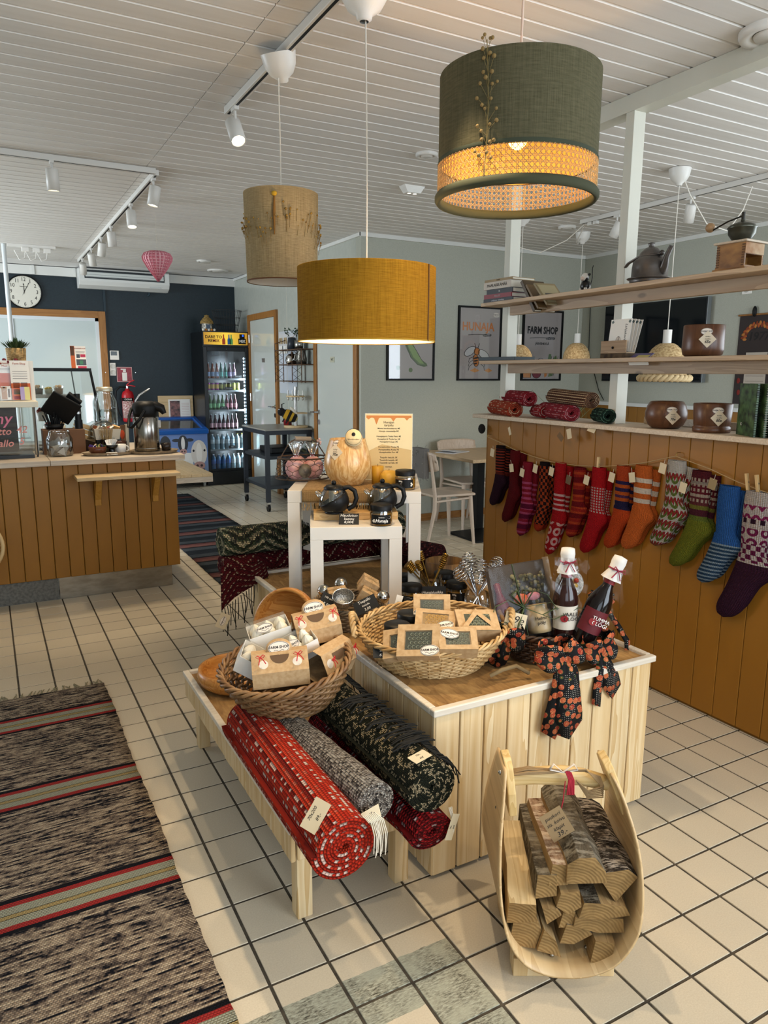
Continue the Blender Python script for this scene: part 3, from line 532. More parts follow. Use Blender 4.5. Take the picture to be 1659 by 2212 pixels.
m = MB(); m.tube([(-.015, 0, .445), (-.09, 0, .45), (-.14, .01, .4), (-.15, .02, .3), (-.12, .02, .12), (-.09, .01, .05)], .011, 8); m.build('hose', BLACK, fe)
MB().box(-.06, .06, .09, .105, .1, .3).build('bracket', BLACK, fe); MB().box(-.02, .02, .07, .105, .15, .2).build('bracket', BLACK, fe)
# leaflets on the pastry case
lf = thing('menu_leaflet', 'orange and white shop leaflet standing on the pastry case', 'leaflet', (.59, 5.5, 1.49), (-.1, 0, .05)); MB().box(-.05, .05, 0, .003, 0, .15).build('sheet', PAPER, lf)
for a, b, c_, d, col in ((-.05, -.022, 0, .15, '#bf5a24'), (-.05, -.025, .085, .148, '#5b4634'), (-.012, .01, .07, .095, '#44464f'), (.013, .046, .075, .095, '#b52a4d'), (-.015, .048, .02, .06, '#454c56'), (-.008, .048, 0, .014, '#b52a4d'), (-.015, .04, .102, .105, '#999'), (-.015, .044, .11, .113, '#999')): MB().box(a, b, -.001, 0, c_, d).build('print', plain(col if len(col) > 4 else '#999590', .5), lf)
text(lf, 'Järvenkylän maat', .011, (.013, -.0012, .135), (PI/2, 0, 0), plain('#b4532e', .6)); MB().bx((.017, -.0015, .038), (.022, .001, .028)).build('print', plain('#3f7a5c', .5), lf)
# low platform
pf = thing('low_wooden_platform', 'low pale wooden platform behind the counter end', 'platform', (1.7, 8.6, 0)); 
for k in range(8): MB().box(1.2+.1165*k, 1.2+.1165*k+.115, 7.87, 9.25, .345, .38).build('plank', PINEY, pf, bevel=.002, world=True)
MB().box(1.2, 2.132, 7.872, 7.9, .285, .345).build('apron', WHITEW, pf, world=True, bevel=.002); MB().box(2.1, 2.132, 7.9, 9.25, .285, .345).build('apron', WHITEW, pf, world=True, bevel=.002)
for x, y in ((1.25, 7.95), (1.25, 9.15), (1.8, 9.15), (1.25, 8.55)): MB().box(x-.03, x+.03, y-.03, y+.03, 0, .345).build('leg', BLACK, pf, world=True)
# ice cream chest with cow print
fz = thing('ice_cream_freezer', 'blue rimmed ice cream chest freezer printed with cows', 'freezer', (2.165, 9.35, 0))
m = MB(); pr = [(0, .07), (0, .71), (.64, .84), (.64, .07)]; v = [(x, y, z) for x in (-.315, .315) for y, z in pr]
m.add(v, [(0,1,2,3), (7,6,5,4), (0,4,5,1), (1,5,6,2), (2,6,7,3), (3,7,4,0)]); sky = NT('freezer_print_sky'); x, y, z = sky.sep(sky.co('Object')); m.build('cabinet', sky.out(sky.ramp(z, [(.1, srgb('#7c8fae')), (.7, srgb('#5b79b4'))]), .3), fz)
BLUE = plain('#1657a8', .3)
m = MB().at((0, 0, .715), (.2, 0, 0)); 
for b in ((-.33, .33, -.02, .07, -.02, .04), (-.33, .33, .58, .66, -.02, .04), (-.33, -.27, .07, .58, -.02, .04), (.27, .33, .07, .58, -.02, .04)): m = MB().at((0, 0, .715), (.2, 0, 0)); m.box(*b); m.build('rim', BLUE, fz, bevel=.008)
MB().at((0, 0, .72), (.2, 0, 0)).box(-.27, .27, .07, .58, .005, .012).build('glass_lid', plain('#3f4646', .08), fz)
for x, y in ((-.27, .06), (.27, .06), (.27, .55), (-.27, .55)): m = MB(); m.cyl((x-.012, y, .03), (x+.012, y, .03), .03, n=14); m.box(x-.02, x+.02, y-.02, y+.02, .05, .075); m.build('caster', plain('#a7a6a0', .4), fz)
def cow(x, z, s, base, blaze, ears=True):     # flat printed cow head on the front panel
    def e(cx, cz, rx, rz, mat, y): m = MB(); m.poly([(x+s*(cx+rx*math.cos(2*PI*k/20)), y, z+s*(cz+rz*math.sin(2*PI*k/20))) for k in range(20)]); return m.build('cow_print', plain(mat, .35), fz)
    if ears: e(-.5, .35, .3, .13, '#20242c', -.0008); e(.5, .35, .3, .13, '#20242c', -.0008)
    e(0, .1, .38, .62, base, -.0012); e(0, .1, .14, .5, blaze, -.0016); e(0, -.5, .27, .2, '#b08a86', -.0016 if False else -.002); e(-.1, -.5, .06, .06, '#3b2a2a', -.0024); e(.1, -.5, .06, .06, '#3b2a2a', -.0024); e(-.26, .22, .05, .06, '#101010', -.002); e(.26, .22, .05, .06, '#101010', -.002)
cow(-.22, .55, .18, '#1c2028', '#1c2028', False); cow(.0, .56, .17, '#1c212a', '#d6d6d6'); cow(.2, .42, .27, '#cfc9c2', '#e2ded8', False)
for a, b, c_, d, col in ((-.1, .12, .3, .47, '#dcdbd8'), (-.12, .1, .16, .3, '#1d2128'), (.12, .27, .1, .26, '#2b2a2c')): m = MB(); m.poly([(a, -.0006, c_), (b, -.0006, c_-.03), (b, -.0006, d-.02), (a, -.0006, d)]); m.build('cow_print', plain(col, .35), fz)
bs = thing('freezer_sign_board', 'pale wooden board with a printed sheet behind the freezer', 'sign', (2.25, YB-.03, .8), (-.03, 0, 0))
for k in range(4): MB().box(-.23, .23, -.012, .008, .09*k, .09*k+.089).build('plank', PINEX, bs, bevel=.0015)
MB().box(-.1, .19, -.015, -.012, .06, .31).build('sheet', PAPER, bs); MB().box(-.08, .05, -.017, -.015, .08, .29).build('photo', mottled('meat_photo', '#1d1a1c', '#8a5a55', 25, rough=.4), bs)
for k in range(8): MB().box(.075, .175, -.016, -.015, .1+.022*k, .104+.022*k).build('text_line', plain('#c9a7a2', .6), bs)
# --- drinks fridge
fg = thing('drinks_fridge', 'tall black glass door drinks fridge with a lit yellow header', 'fridge', (2.79, 9.43, 0)); FB = plain('#0c0f11', .3)
for b in ((-.3, -.27, .03, .6, 0, 1.98), (.27, .3, .03, .6, 0, 1.98), (-.27, .27, .57, .6, 0, 1.98), (-.27, .27, .03, .57, 0, .19), (-.27, .27, .03, .57, 1.75, 1.98)): MB().box(*b).build('body', FB, fg)
for b in ((-.3, -.25, 0, .028, .19, 1.79), (.25, .3, 0, .028, .19, 1.79), (-.25, .25, 0, .028, .19, .215), (-.25, .25, 0, .028, 1.735, 1.79)): MB().box(*b).build('door_frame', FB, fg, bevel=.004)
MB().box(-.25, .25, .012, .016, .215, 1.735).build('door_glass', glass('fridge_glass', (.93, .97, 1.0), .03), fg)
MB().box(-.3, .3, -.002, .03, .03, .18).build('plinth', FB, fg)
MB().box(-.3, .3, 0, .03, 1.8, 1.985).build('header', FB, fg)
hy = NT('lit_header'); gx_ = hy.sep(hy.co('Object'))[0]; hc = hy.ramp(hy.math('ABSOLUTE', hy.math('ADD', gx_, .0)), [(.0, srgb('#e0b93f')), (.3, srgb('#9c6f22'))])
hs = MB().box(-.288, .288, -.004, 0, 1.818, 1.972).build('lit_panel', hy.out(hc, .4, 0, None, .3, Emission_Color=hc, Emission_Strength=.9), fg)
text(fg, 'DARE TO', .052, (-.16, -.006, 1.912), (PI/2, 0, 0), INK, bold=.001); text(fg, 'RE', .052, (-.205, -.006, 1.865), (PI/2, 0, 0), INK, bold=.001); text(fg, 'MIX', .052, (-.13, -.006, 1.865), (PI/2, 0, 0), plain('#7d2b22', .5), bold=.001)
MB().box(.165, .265, -.006, -.004, 1.83, 1.9).build('badge', BLACK, fg); MB().box(.18, .25, -.006, -.004, 1.9, 1.955).build('badge', BLACK, fg); MB().box(.215, .235, -.008, -.006, 1.925, 1.95).build('badge_light', emit('blue_led', '#2a55c9', 1.5), fg); text(fg, 'MIX', .045, (.215, -.007, 1.865), (PI/2, 0, 0), CHALK, bold=.002)
for x, c_ in ((-.03, '#c2451f'), (.04, '#2b6fae'), (.07, '#5fae62')):
    m = MB(); m.at((x, -.007, 1.822)).poly([(-.02, 0, 0), (.02, 0, 0), (.02, 0, .06), (.008, 0, .085), (.007, 0, .125), (-.007, 0, .125), (-.008, 0, .085), (-.02, 0, .06)]); m.build('bottle_print', plain(c_, .4), fg)
text(fg, 'x', .02, (0, -.002, 1.765), (PI/2, 0, 0), CHROME)
SHZ = [.205, .47, .728, .985, 1.24, 1.388]
for z in SHZ[1:]: m = MB(); m.box(-.262, .262, .05, .55, z-.012, z); m.build('shelf', plain('#55595b', .4, .5), fg); MB().box(-.255, .255, .045, .05, z-.02, z+.004).build('price_rail', plain('#9aa0a2', .3), fg)
for k in range(26): MB().bx((.24, .045, .55+k*.044), (.006, .006, .02)).build('light_segment', emit('fridge_led', '#d8ecff', 9), fg)
fl = bpy.data.lights.new('fridge_light', 'AREA'); fl.shape = 'RECTANGLE'; fl.size = .05; fl.size_y = 1.4; fl.energy = 30; fl.color = (.8, .92, 1); fo = bpy.data.objects.new('fridge_light', fl); COL.objects.link(fo); fo.parent = fg; fo.location = (.245, .04, .95); fo.rotation_euler = (PI/2+.0, 0, PI/2-.5)
def bprof(kind):
    if kind == 'glass': return [(.001, 0), (.024, 0), (.026, .006), (.026, .1), (.022, .125), (.012, .155), (.011, .2)], .205
    if kind == 'pet': return [(.001, 0), (.03, 0), (.033, .01), (.033, .06), (.03, .07), (.033, .08), (.033, .13), (.026, .16), (.012, .18), (.012, .19)], .2
    return [(.001, 0), (.024, .0), (.0265, .008), (.0265, .088), (.023, .095), (.001, .096)], .096
def bottle(kind, liquid, labelc, capc, lab, x, y, z):
    t = thing('drink_can' if kind == 'can' else 'drink_bottle', lab, 'can' if kind == 'can' else 'bottle', (x, y, z), group='drinks in the fridge'); p, h = bprof(kind)
    MB().lathe(p, 12).build('body', plain(liquid, .12) if kind != 'can' else plain(liquid, .3, .5), t); lo, hi = (.03, .085) if kind == 'glass' else (.075, .13) if kind == 'pet' else (.02, .075)
    r = max(q[0] for q in p)+.0008; MB().lathe([(r, lo), (r, hi)], 12).build('label', plain(labelc, .5), t); MB().lathe([(.0135 if kind != 'can' else .02, h-.012), (.0135 if kind != 'can' else .02, h), (.001, h+.001)], 10).build('cap', plain(capc, .3), t); return t
def row(si, kind, specs, x0, dx, what):
    words_ = ('leftmost', 'second from left', 'third from left', 'fourth from left', 'fifth from left', 'sixth from left', 'seventh from left', 'eighth from left', 'ninth from left')
    for k, (l, c_, cp, nm) in enumerate(specs): bottle(kind, l, c_, cp, f'{nm} {words_[k]} on the {what} fridge shelf', x0+dx*k, 9.50, SHZ[si]+.001)
A = ('#7a3b22', '#8fa3c4', '#c9ccd0', 'amber lemonade bottle'); G = ('#1f5a4c', '#57a69b', '#c9ccd0', 'green lemonade bottle'); V = ('#4a2438', '#a79ac9', '#c9ccd0', 'purple lemonade bottle')
row(5, 'glass', [A, A, A, G, G, V, V], 2.565, .0565, 'top')
row(4, 'can', [('#8a2f86', '#c9a44e', '#b9b9b9', 'purple can'), ('#8a2f86', '#c9a44e', '#b9b9b9', 'purple can'), ('#8a2f86', '#c9a44e', '#b9b9b9', 'purple can'), ('#2c2f22', '#8f8a3c', '#b9b9b9', 'dark olive can'), ('#2c2f22', '#8f8a3c', '#b9b9b9', 'dark olive can'), ('#2c2f22', '#8f8a3c', '#b9b9b9', 'dark olive can'), ('#9fae2e', '#d2d060', '#b9b9b9', 'lime yellow can'), ('#9fae2e', '#d2d060', '#b9b9b9', 'lime yellow can')], 2.56, .0555, 'can')
GR = ('#39572f', '#8cc48d', '#c9ccd0', 'pale green cider bottle'); RD = ('#4a1b22', '#c98490', '#c9ccd0', 'pink labelled bottle')
row(3, 'glass', [GR, GR, GR, GR, RD, RD, RD], 2.575, .055, 'third')
row(2, 'glass', [('#3a1a20', '#d3a3ac', '#c9ccd0', 'rose labelled bottle')]*7, 2.58, .0555, 'fourth')
row(1, 'pet', [('#7f9aa8', '#c7d7de', '#d8dee0', 'clear water bottle')]*5+[('#8fa8ae', '#bcd0cf', '#cdb94a', 'yellow capped water bottle')]*2, 2.585, .067, 'fifth')
row(0, 'pet', [('#3c688f', '#4b6fae', '#d9e2ea', 'blue water bottle')]*4+[('#8da5ad', '#c3ced2', '#e4e8ea', 'pale small water bottle')]*3, 2.59, .067, 'bottom')
for x, z, s_ in ((2.945, 1.392, 'Limonadi'), (2.82, 1.243, 'Tetra maku'), (2.74, .99, 'Jaffa lab'), (2.84, .475, 'Vesi')):
    t = thing('price_card', 'small black price card reading '+s_+' on a fridge shelf', 'price card', (x, 9.466, z)); MB().box(-.05, .05, -.002, 0, 0, .04).build('card', plain('#22282b', .6), t); text(t, s_, .018, (0, -.003, .024), (PI/2, 0, 0), CHALK)
hp = thing('bee_skep_ornament', 'small straw beehive cottage ornament on the fridge top', 'ornament', (2.57, 9.5, 1.985)); MB().lathe([(.06, 0), (.065, .02), (.065, .09), (.07, .1)], 18).build('house', mottled('painted_house', '#3b3a33', '#d8d2c4', 40, rough=.5), hp); MB().lathe([(.085, .09), (.08, .12), (.05, .16), (.028, .175), (.03, .195), (.001, .205)], 18).build('straw_roof', mottled('straw', '#5e4a25', '#a98a4c', 40, (1, 1, 3), rough=.8, bump=.5), hp); MB().bx((0, -.064, .055), (.05, .01, .05)).build('window', plain('#33465a', .3), hp)
for k in range(5): MB().ball((-.06+.035*k, -.055, .015), .018, 8).build('flower', plain(('#d9d4c8', '#b0712b')[k % 2], .6), hp)
wb = thing('wire_wastebasket', 'round dark wire basket standing on the fridge', 'basket', (2.87, 9.62, 1.985)); m = MB()
for z, r in ((.0, .13), (.09, .15), (.18, .17), (.27, .19)): m.tube([(r*math.cos(2*PI*k/28), r*math.sin(2*PI*k/28), z+.004) for k in range(28)], .003, 5, closed=True)
m.build('hoops', plain('#2a2723', .5), wb); m = MB()
for k in range(30): a = 2*PI*k/30; m.cyl((.13*math.cos(a), .13*math.sin(a), .003), (.19*math.cos(a), .19*math.sin(a), .27), .0016, n=4)
stuff(m.build('wires', plain('#2a2723', .5), wb))
# --- trolley by the satin wall
tr = thing('steel_trolley', 'dark steel kitchen trolley on casters with a pale top', 'trolley', (2.83, 7.72, 0)); NAVY = plain('#131a24', .45)
MB().box(-.275, .255, -.4, .4, .865, .88).build('top', plain('#8e8a80', .35), tr); MB().box(-.27, .25, -.395, .395, .82, .865).build('top_frame', NAVY, tr)
for x in (-.25, .23):
    for y in (-.375, .375):
        MB().box(x-.022, x+.022, y-.022, y+.022, .1, .86).build('leg', NAVY, tr)
        c_ = MB().cyl((x-.012, y, .042), (x+.012, y, .042), .042, n=16).build('caster_wheel', BLACK, tr); MB().box(x-.018, x+.018, y-.018, y+.018, .055, .1).build('caster_fork', CHROME, c_)
for z in (.56, .24): MB().box(-.265, .245, -.39, .39, z, z+.035).build('shelf', plain('#1a2129', .5), tr)
bt = tag(MB().box(2.7, 3.0, 7.55, 7.95, .597, .66).build('baking_tray', BLACK, bevel=.01), 'black plastic box on the middle trolley shelf', 'tray')
wbd = thing('whiteboard', 'white magnetic board with pegged tags on the satin wall', 'whiteboard', (XD-.003, 8.06, 1.23)); MB().box(-.012, 0, -.27, .27, 0, .71).build('board', plain('#c6ccd4', .15), wbd, bevel=.003); MB().tube([(-.016, .26, .62), (-.02, .1, .58), (-.02, -.1, .6), (-.016, -.26, .66)], .002, 5).build('string', TWINE, wbd)
for k, y in enumerate((.21, .15, .06, .0, -.15)):
    MB().at((-.024, y, .6), (.15*(-1)**k, 0, 0)).bx((0,0,0), (.01, .012, .07)).build('clothes_peg', PINEZ, wbd)
    if k < 4: MB().at((-.022, y+.01, .5), (.1*(-1)**k, 0, 0)).bx((0,0,0), (.001, .05, .09)).build('card', PAPER, wbd); MB().at((-.0235, y+.01, .5), (0, PI/2, 0)).disc((0,0,0), .009, 10).build('dot', INK, wbd)
ws = thing('wire_wall_shelf', 'rusty wire two tier wall shelf with crossed sides', 'shelf', (XD, 7.68, 1.36)); RUST = mottled('rusty_wire', '#3a2b20', '#6a4c33', 40, rough=.8)
m = MB()
for y in (-.4, -.13, .13, .4):
    for x in (-.16, -.01): m.cyl((x, y, 0), (x, y, .35 if x < -.1 else .42), .005, n=5)
m.build('uprights', RUST, ws)
for z in (.01, .19, .35): MB().box(-.165, -.004, -.4, .4, z, z+.01).build('tier', RUST, ws)
m = MB()
for y0, y1 in ((-.4, -.13), (.13, .4)):
    for z0 in (.02, .2):
        for s_ in (0, 1): m.cyl((-.16, y0, z0), (-.16, y1, z0+.075), .002, n=4); m.cyl((-.16, y0, z0+.075), (-.16, y1, z0), .002, n=4); m.cyl((-.16, y0, z0+.075), (-.16, y1, z0+.15), .002, n=4); m.cyl((-.16, y0, z0+.15), (-.16, y1, z0+.075), .002, n=4)
stuff(m.build('lattice', RUST, ws)); m = MB(); m.tube([(-.16, .4, .36), (-.16, .4, .43), (-.01, .4, .48)], .005, 5); m.build('top_rail', RUST, ws)
pc = thing('coffee_pot', 'round shiny steel pot on the wire shelf', 'pot', (XD-.09, 7.72, 1.56)); MB().lathe([(.001, 0), (.06, 0), (.075, .03), (.07, .08), (.04, .11), (.015, .115), (.015, .13), (.001, .135)], 20).build('body', CHROME, pc); m = MB(); m.tube([(0, -.07, .05), (0, -.1, .1), (0, -.115, .12)], [.014, .01, .008], 8); m.build('spout', CHROME, pc)
pj_ = thing('metal_jug', 'tall dull metal jug on the wire shelf', 'jug', (XD-.09, 7.45, 1.56)); MB().lathe([(.001, 0), (.055, 0), (.058, .06), (.042, .13), (.046, .145)], 18).build('body', plain('#6e6a62', .35, .8), pj_); m = MB(); m.tube([(0, -.045, .13), (0, -.085, .1), (0, -.08, .05), (0, -.055, .03)], .006, 6); m.build('handle', plain('#6e6a62', .35, .8), pj_)
tb_ = tag(MB().lathe([(.001, 0), (.045, 0), (.05, .09), (.047, .09), (.042, .005)], 18, (XD-.09, 7.52, 1.72)).build('tin_pot', STEEL), 'small steel tin on the top of the wire shelf', 'tin')
pl_ = thing('dark_planter', 'dark tapered planter with a green plant on the wire shelf', 'plant', (XD-.09, 7.72, 1.72)); MB().lathe([(.001, 0), (.055, 0), (.042, .13), (.038, .13)], 16).build('pot', plain('#2b3138', .4), pl_); m = MB()
for k in range(40): a = k*2.4; q = .02+.05*(k/40); c_ = Vector((q*math.cos(a), q*math.sin(a), .14+.08*random.random())); m.add([c_, c_+Vector((.02*math.cos(a), .02*math.sin(a), .02)), c_+Vector((.03*math.cos(a+.4), .03*math.sin(a+.4), .0))], [(0,1,2)])
stuff(m.build('foliage', plain('#22381f', .6), pl_))
cs = thing('cutlery_stand', 'wooden tiered stand with spoons around a steel post', 'stand', (2.97, 7.5, .88)); MB().lathe([(.001, 0), (.13, 0), (.13, .02), (.001, .02)], 28).build('base', PINEX, cs); MB().cyl((0, 0, .02), (0, 0, .44), .018, n=14).build('post', STEEL, cs)
MB().lathe([(.02, .33), (.1, .33), (.1, .345), (.02, .345)], 24).build('tier', PINEX, cs); MB().box(-.02, .1, -.09, .03, .15, .165).build('tier', PINEX, cs)
for k in range(8): a = k*PI/4; m = MB(); m.cyl((.085*math.cos(a), .085*math.sin(a), .3), (.085*math.cos(a), .085*math.sin(a), .4), .004, n=5); m.ball((.085*math.cos(a), .085*math.sin(a), .31), .012, 8, (1, 1, 1.5)); m.build('spoon', plain('#b9b4ab', .3, .7), cs)
rc = tag(MB().lathe([(.001, 0), (.045, 0), (.045, .12), (.03, .125), (.001, .125)], 18, (2.92, 7.62, .9)).build('red_canister', plain('#7d1a1f', .4)), 'red tin canister behind the spoon stand', 'canister')
bee = thing('plush_bee', 'black and yellow plush bumblebee hanging on a thread', 'toy', (2.27, 5.9, 1.11), (0, .45, -.45)); BF = NT('bee_plush'); bx_ = BF.sep(BF.co('Object'))[0]
BEEM = BF.out(BF.ramp(BF.math('MULTIPLY', BF.math('ADD', bx_, .08), 6.0), [(0, srgb('#131110')), (.28, srgb('#c99a1f')), (.47, srgb('#131110')), (.62, srgb('#c9a330')), (.74, srgb('#131110')), (.92, srgb('#b9ab6a'))], 'CONSTANT'), .95, 0, BF.bump(BF.noise(BF.co('Object'), 220, 3), .8, .01))
MB().ball((.01, 0, 0), .05, 18, (1.5, 1, 1)).build('body', BEEM, bee); MB().ball((-.065, 0, 0), .035, 16).build('head', plain('#131110', .95), bee)
for s_ in (-1, 1):
    MB().at((.02, .03*s_, .055), (.5*s_, .4, 0)).ball((0,0,0), .04, 12, (1, .5, .15)).build('wing', plain('#cfc9b8', .8), bee); m = MB(); m.tube([(-.075, .012*s_, .03), (-.09, .02*s_, .06), (-.075, .02*s_, .075)], .004, 6); m.build('antenna', BLACK, bee); MB().ball((-.09, .018*s_, .01), .006, 8).build('eye', plain('#e8e8e8', .3), bee)
for k in range(3): m = MB(); m.tube([(-.02+.03*k, -.02, -.04), (-.02+.03*k, -.03, -.07)], .006, 6); m.build('leg', BLACK, bee)
th_ = MB().cyl((2.27, 5.9, 1.16), (2.27, 5.9, CZ), .0007, n=4).build('thread', STRING, None); th_.parent = bee; th_.matrix_parent_inverse = (Matrix.Translation(bee.location) @ bee.rotation_euler.to_matrix().to_4x4()).inverted()
# ================================================================ display island: bench, boarded box, small white tables
def osb_mat():
    t = NT('strand_board'); v = t.vor(t.co('Object', (22, 9, 9), (0, 0, .6)), 1.4, out='Color'); a = t.noise(t.co('Object', (60, 14, 14), (0, 0, .6)), 1.5, 4)
    return t.out(t.mix(.45, t.ramp(t.sep(v)[0], [(0, srgb('#7d5a33')), (1, srgb('#b08a55'))]), t.ramp(a, [(.3, srgb('#76532d')), (.7, srgb('#b9945e'))])), .6, 0, t.bump(a, .1, .002))
OSB = osb_mat(); SPRUCE = wood('spruce_board', '#c6a26c', '#e1caa0', 'Z', 1.0, .5, .1); SPRH = wood('spruce_board_flat', '#c9a673', '#e0c696', 'Y', 1.0, .5, .1); TRIMW = wood('white_waxed_trim', '#cfc3b0', '#ddd4c4', 'X', 1.2, .45, .04, False)
BH = .54
bxo = thing('boarded_display_box', 'large display box clad in upright spruce boards', 'display box', (1.46, 2.4, 0))
MB().box(1.05, 1.88, 1.62, 3.19, .03, .518).build('core', plain('#9c7440', .8), bxo, world=True)
def vboards(par, fixed, axis, a0, a1, pitch, z0, z1, th, mat):
    n = int(round((a1-a0)/pitch))
    for k in range(n):
        a, b = a0+(a1-a0)*k/n, a0+(a1-a0)*(k+1)/n; j = random.uniform(0, .006)
        m = MB(); m.box(a+.002, b-.0025, fixed-th, fixed, z0+j, z1) if axis == 'X' else m.box(fixed-th, fixed, a+.002, b-.0025, z0+j, z1)
        o = m.build('board', mat, par, world=True, bevel=.004)
vboards(bxo, 1.615, 'X', 1.036, 1.896, .0868, .012, .521, .016, SPRUCE); vboards(bxo, 1.05, 'Y', 1.6, 3.2, .0868, .012, .521, .016, SPRUCE); vboards(bxo, 1.896, 'Y', 1.615, 3.2, .0868, .012, .521, .016, SPRUCE)
MB().box(1.045, 1.885, 1.61, 3.19, .518, .53).build('top_panel', OSB, bxo, world=True)
for b in ((1.025, 1.905, 1.588, 1.612), (1.025, 1.905, 3.19, 3.212), (1.025, 1.047, 1.612, 3.19), (1.883, 1.905, 1.612, 3.19)): MB().box(*b, .52, .542).build('edge_trim', TRIMW, bxo, world=True, bevel=.004)
MB().box(1.06, 1.87, 1.64, 3.17, 0, .03).build('plinth', BLACK, bxo, world=True)
bn = thing('low_display_bench', 'low slatted spruce bench with strand board top', 'bench', (.81, 2.18, 0))
MB().box(.615, 1.022, 1.63, 2.745, .278, .29).build('top_panel', OSB, bn, world=True)
for b in ((.598, .622, 1.61, 2.77), (.622, 1.022, 1.61, 1.632), (.622, 1.022, 2.748, 2.77)): MB().box(*b, .282, .302).build('edge_trim', TRIMW, bn, world=True, bevel=.003)
vboards(bn, .618, 'Y', 1.61, 2.77, .0773, .195, .283, .014, SPRUCE); vboards(bn, 1.624, 'X', .62, 1.02, .08, .195, .283, .014, SPRUCE)
for x, y in ((.652, 2.7), (.652, 1.66), (.955, 1.66), (.98, 2.7)): MB().box(x-.022, x+.022, y-.022, y+.022, 0, .278).build('leg', SPRUCE, bn, world=True, bevel=.002)
# --- nested white side tables
LACKM = plain('#d8d3c9', .4)
def lack(loc, rz, w, h, lab):
    t = thing('white_side_table', lab, 'side table', loc, (0, 0, rz), 'nested white tables'); a = w/2
    MB().box(-a, a, -a, a, h-.05, h).build('tabletop', LACKM, t, bevel=.0015)
    for x in (-1, 1):
        for y in (-1, 1): MB().box(x*a-.05*(x > 0), x*a+.05*(x < 0), y*a-.05*(y > 0), y*a+.05*(y < 0), 0, h-.05).build('leg', LACKM, t, bevel=.001)
    return t
RB, RS = -.507, -.4
lack((1.433, 2.89, BH-.01), RB, .55, .46, 'larger white square side table holding the wooden vase'); lack((1.282, 2.617, BH-.01), RS, .355, .355, 'smaller white side table with teapots, nested in front')
ZB, ZS = .99, .885
def on(cx, cy, rz, x, y): return (cx+x*math.cos(rz)-y*math.sin(rz), cy+x*math.sin(rz)+y*math.cos(rz))
# burlap runner over the big table's edge
rn = thing('burlap_runner', 'narrow fringed burlap runner hanging over the white table edge', 'runner', (*on(1.433, 2.89, RB, -.03, -.275), ZB), (0, 0, RB)); BUR = NT('burlap'); bw = BUR.math('MULTIPLY', BUR.wave(BUR.co('Object'), 90, 2, d='X'), BUR.wave(BUR.co('Object'), 90, 2, d='Z'))
bwm = BUR.out(BUR.ramp(bw, [(.05, srgb('#7d6038')), (.6, srgb('#b49566'))]), .9, 0, BUR.bump(bw, .5, .003))
m = MB(); m.grid(lambda u, v: (-.185+.37*u, (.3-.305*v/.75 if v < .75 else -.006), .003 if v < .75 else .003-.05*(v-.75)/.25), 30, 16); m.build('cloth', bwm, rn, solid=.003)
m = MB()
for k in range(95): x = -.185+.37*k/94+random.uniform(-.002, .002); m.tube([(x, -.006, -.046), (x+random.uniform(-.004, .004), -.009, -.062), (x+random.uniform(-.006, .006), -.008, -.08)], .0011, 3)
stuff(m.build('fringe', plain('#a98a5a', .9), rn))
# turned wooden vase
def turned(name, a, b, sc=14):
    t = NT(name); v = t.noise(t.co('Object', (1, 1, .35)), sc, 4, .6, 2.2); return t.out(t.ramp(t.math('FRACT', t.math('MULTIPLY', v, 4.0)), [(0, srgb(a)), (.55, srgb(b)), (1, srgb(a))]), .3, 0, None, .5)
vs = thing('wooden_vase', 'round turned curly birch vase with price tags', 'vase', (1.345, 2.805, ZB), (0, 0, RB))
MB().lathe([(.001, .002), (.055, .002), (.066, .012), (.092, .05), (.102, .085), (.099, .12), (.087, .165), (.077, .196), (.076, .201), (.07, .201), (.071, .185)], 40).build('body', turned('curly_birch', '#b98747', '#dbb982'), vs)
m = MB().at((.03, -.083, .212), (PI/2-.15, 0, 0)); m.lathe([(.001, 0), (.036, 0), (.036, .004), (.001, .004)], 28); dd = m.build('round_tag', plain('#dcc79b', .6), vs); m = MB().at((.03, -.089, .217), (PI/2-.15, 0, 0)); m.lathe([(.033, 0), (.034, .0005)], 28); m.build('tag_ring', INK, dd); MB().ball((.03, -.0885, .227), .008, 10, (1, .15, 1)).build('tag_emblem', INK, dd); m = MB(); m.tube([(.03-.024+.048*k/36, -.0885, .206+.003*math.sin(k*1.7)*(1+.4*math.sin(k*.5))) for k in range(37)], .0006, 4); m.build('signature', INK, dd)
def oval_logo(par, loc, rot, s=1.0, txt='FARM SHOP', mat=None):
    """oval shop sticker with ring, name and flourish"""
    o = bpy.data.objects.new('sticker', MB().lathe([(.001, .0002), (.03*s, .0002)], 28, sy=.6).mesh('sticker', plain('#ddd3c6', .6))); COL.objects.link(o); o.parent = par; o.location = loc; o.rotation_euler = rot; ORG[o.name] = Vector((0,0,0))
    m = MB(); m.tube([(.028*s*math.cos(2*PI*k/28), .0165*s*math.sin(2*PI*k/28), .0004) for k in range(28)], .0006*s, 4, closed=True); m.tube([(-.014*s+.028*s*k/16, -.0085*s+.002*s*math.sin(k*.6), .0004) for k in range(17)], .0006*s, 4); m.build('print', INK, o)
    text(o, txt, .0105*s, (0, .001*s, .0006), (0, 0, 0), INK, bold=.0002*s, ext=.0001); return o
def diamond_tag(par, loc, rot, s, lines, price):
    o = bpy.data.objects.new('price_tag', MB().box(-s/2, s/2, -s/2, s/2, 0, .0008).mesh('price_tag', plain('#cdbfa6', .7))); COL.objects.link(o); o.parent = par; o.location = loc; o.rotation_euler = rot; ORG[o.name] = Vector((0,0,0))
    for k, l in enumerate(lines): text(o, l, s*.17, (-s*(.16-.14*k), s*(.16-.14*k), .0012), (0, 0, PI/4), INK, 'handwriting', shear=.3, ext=.0001)
    text(o, price, s*.32, (s*.15, -s*.15, .0012), (0, 0, PI/4), INK, 'handwriting', shear=.2, ext=.0001, bold=.0004)
    return o
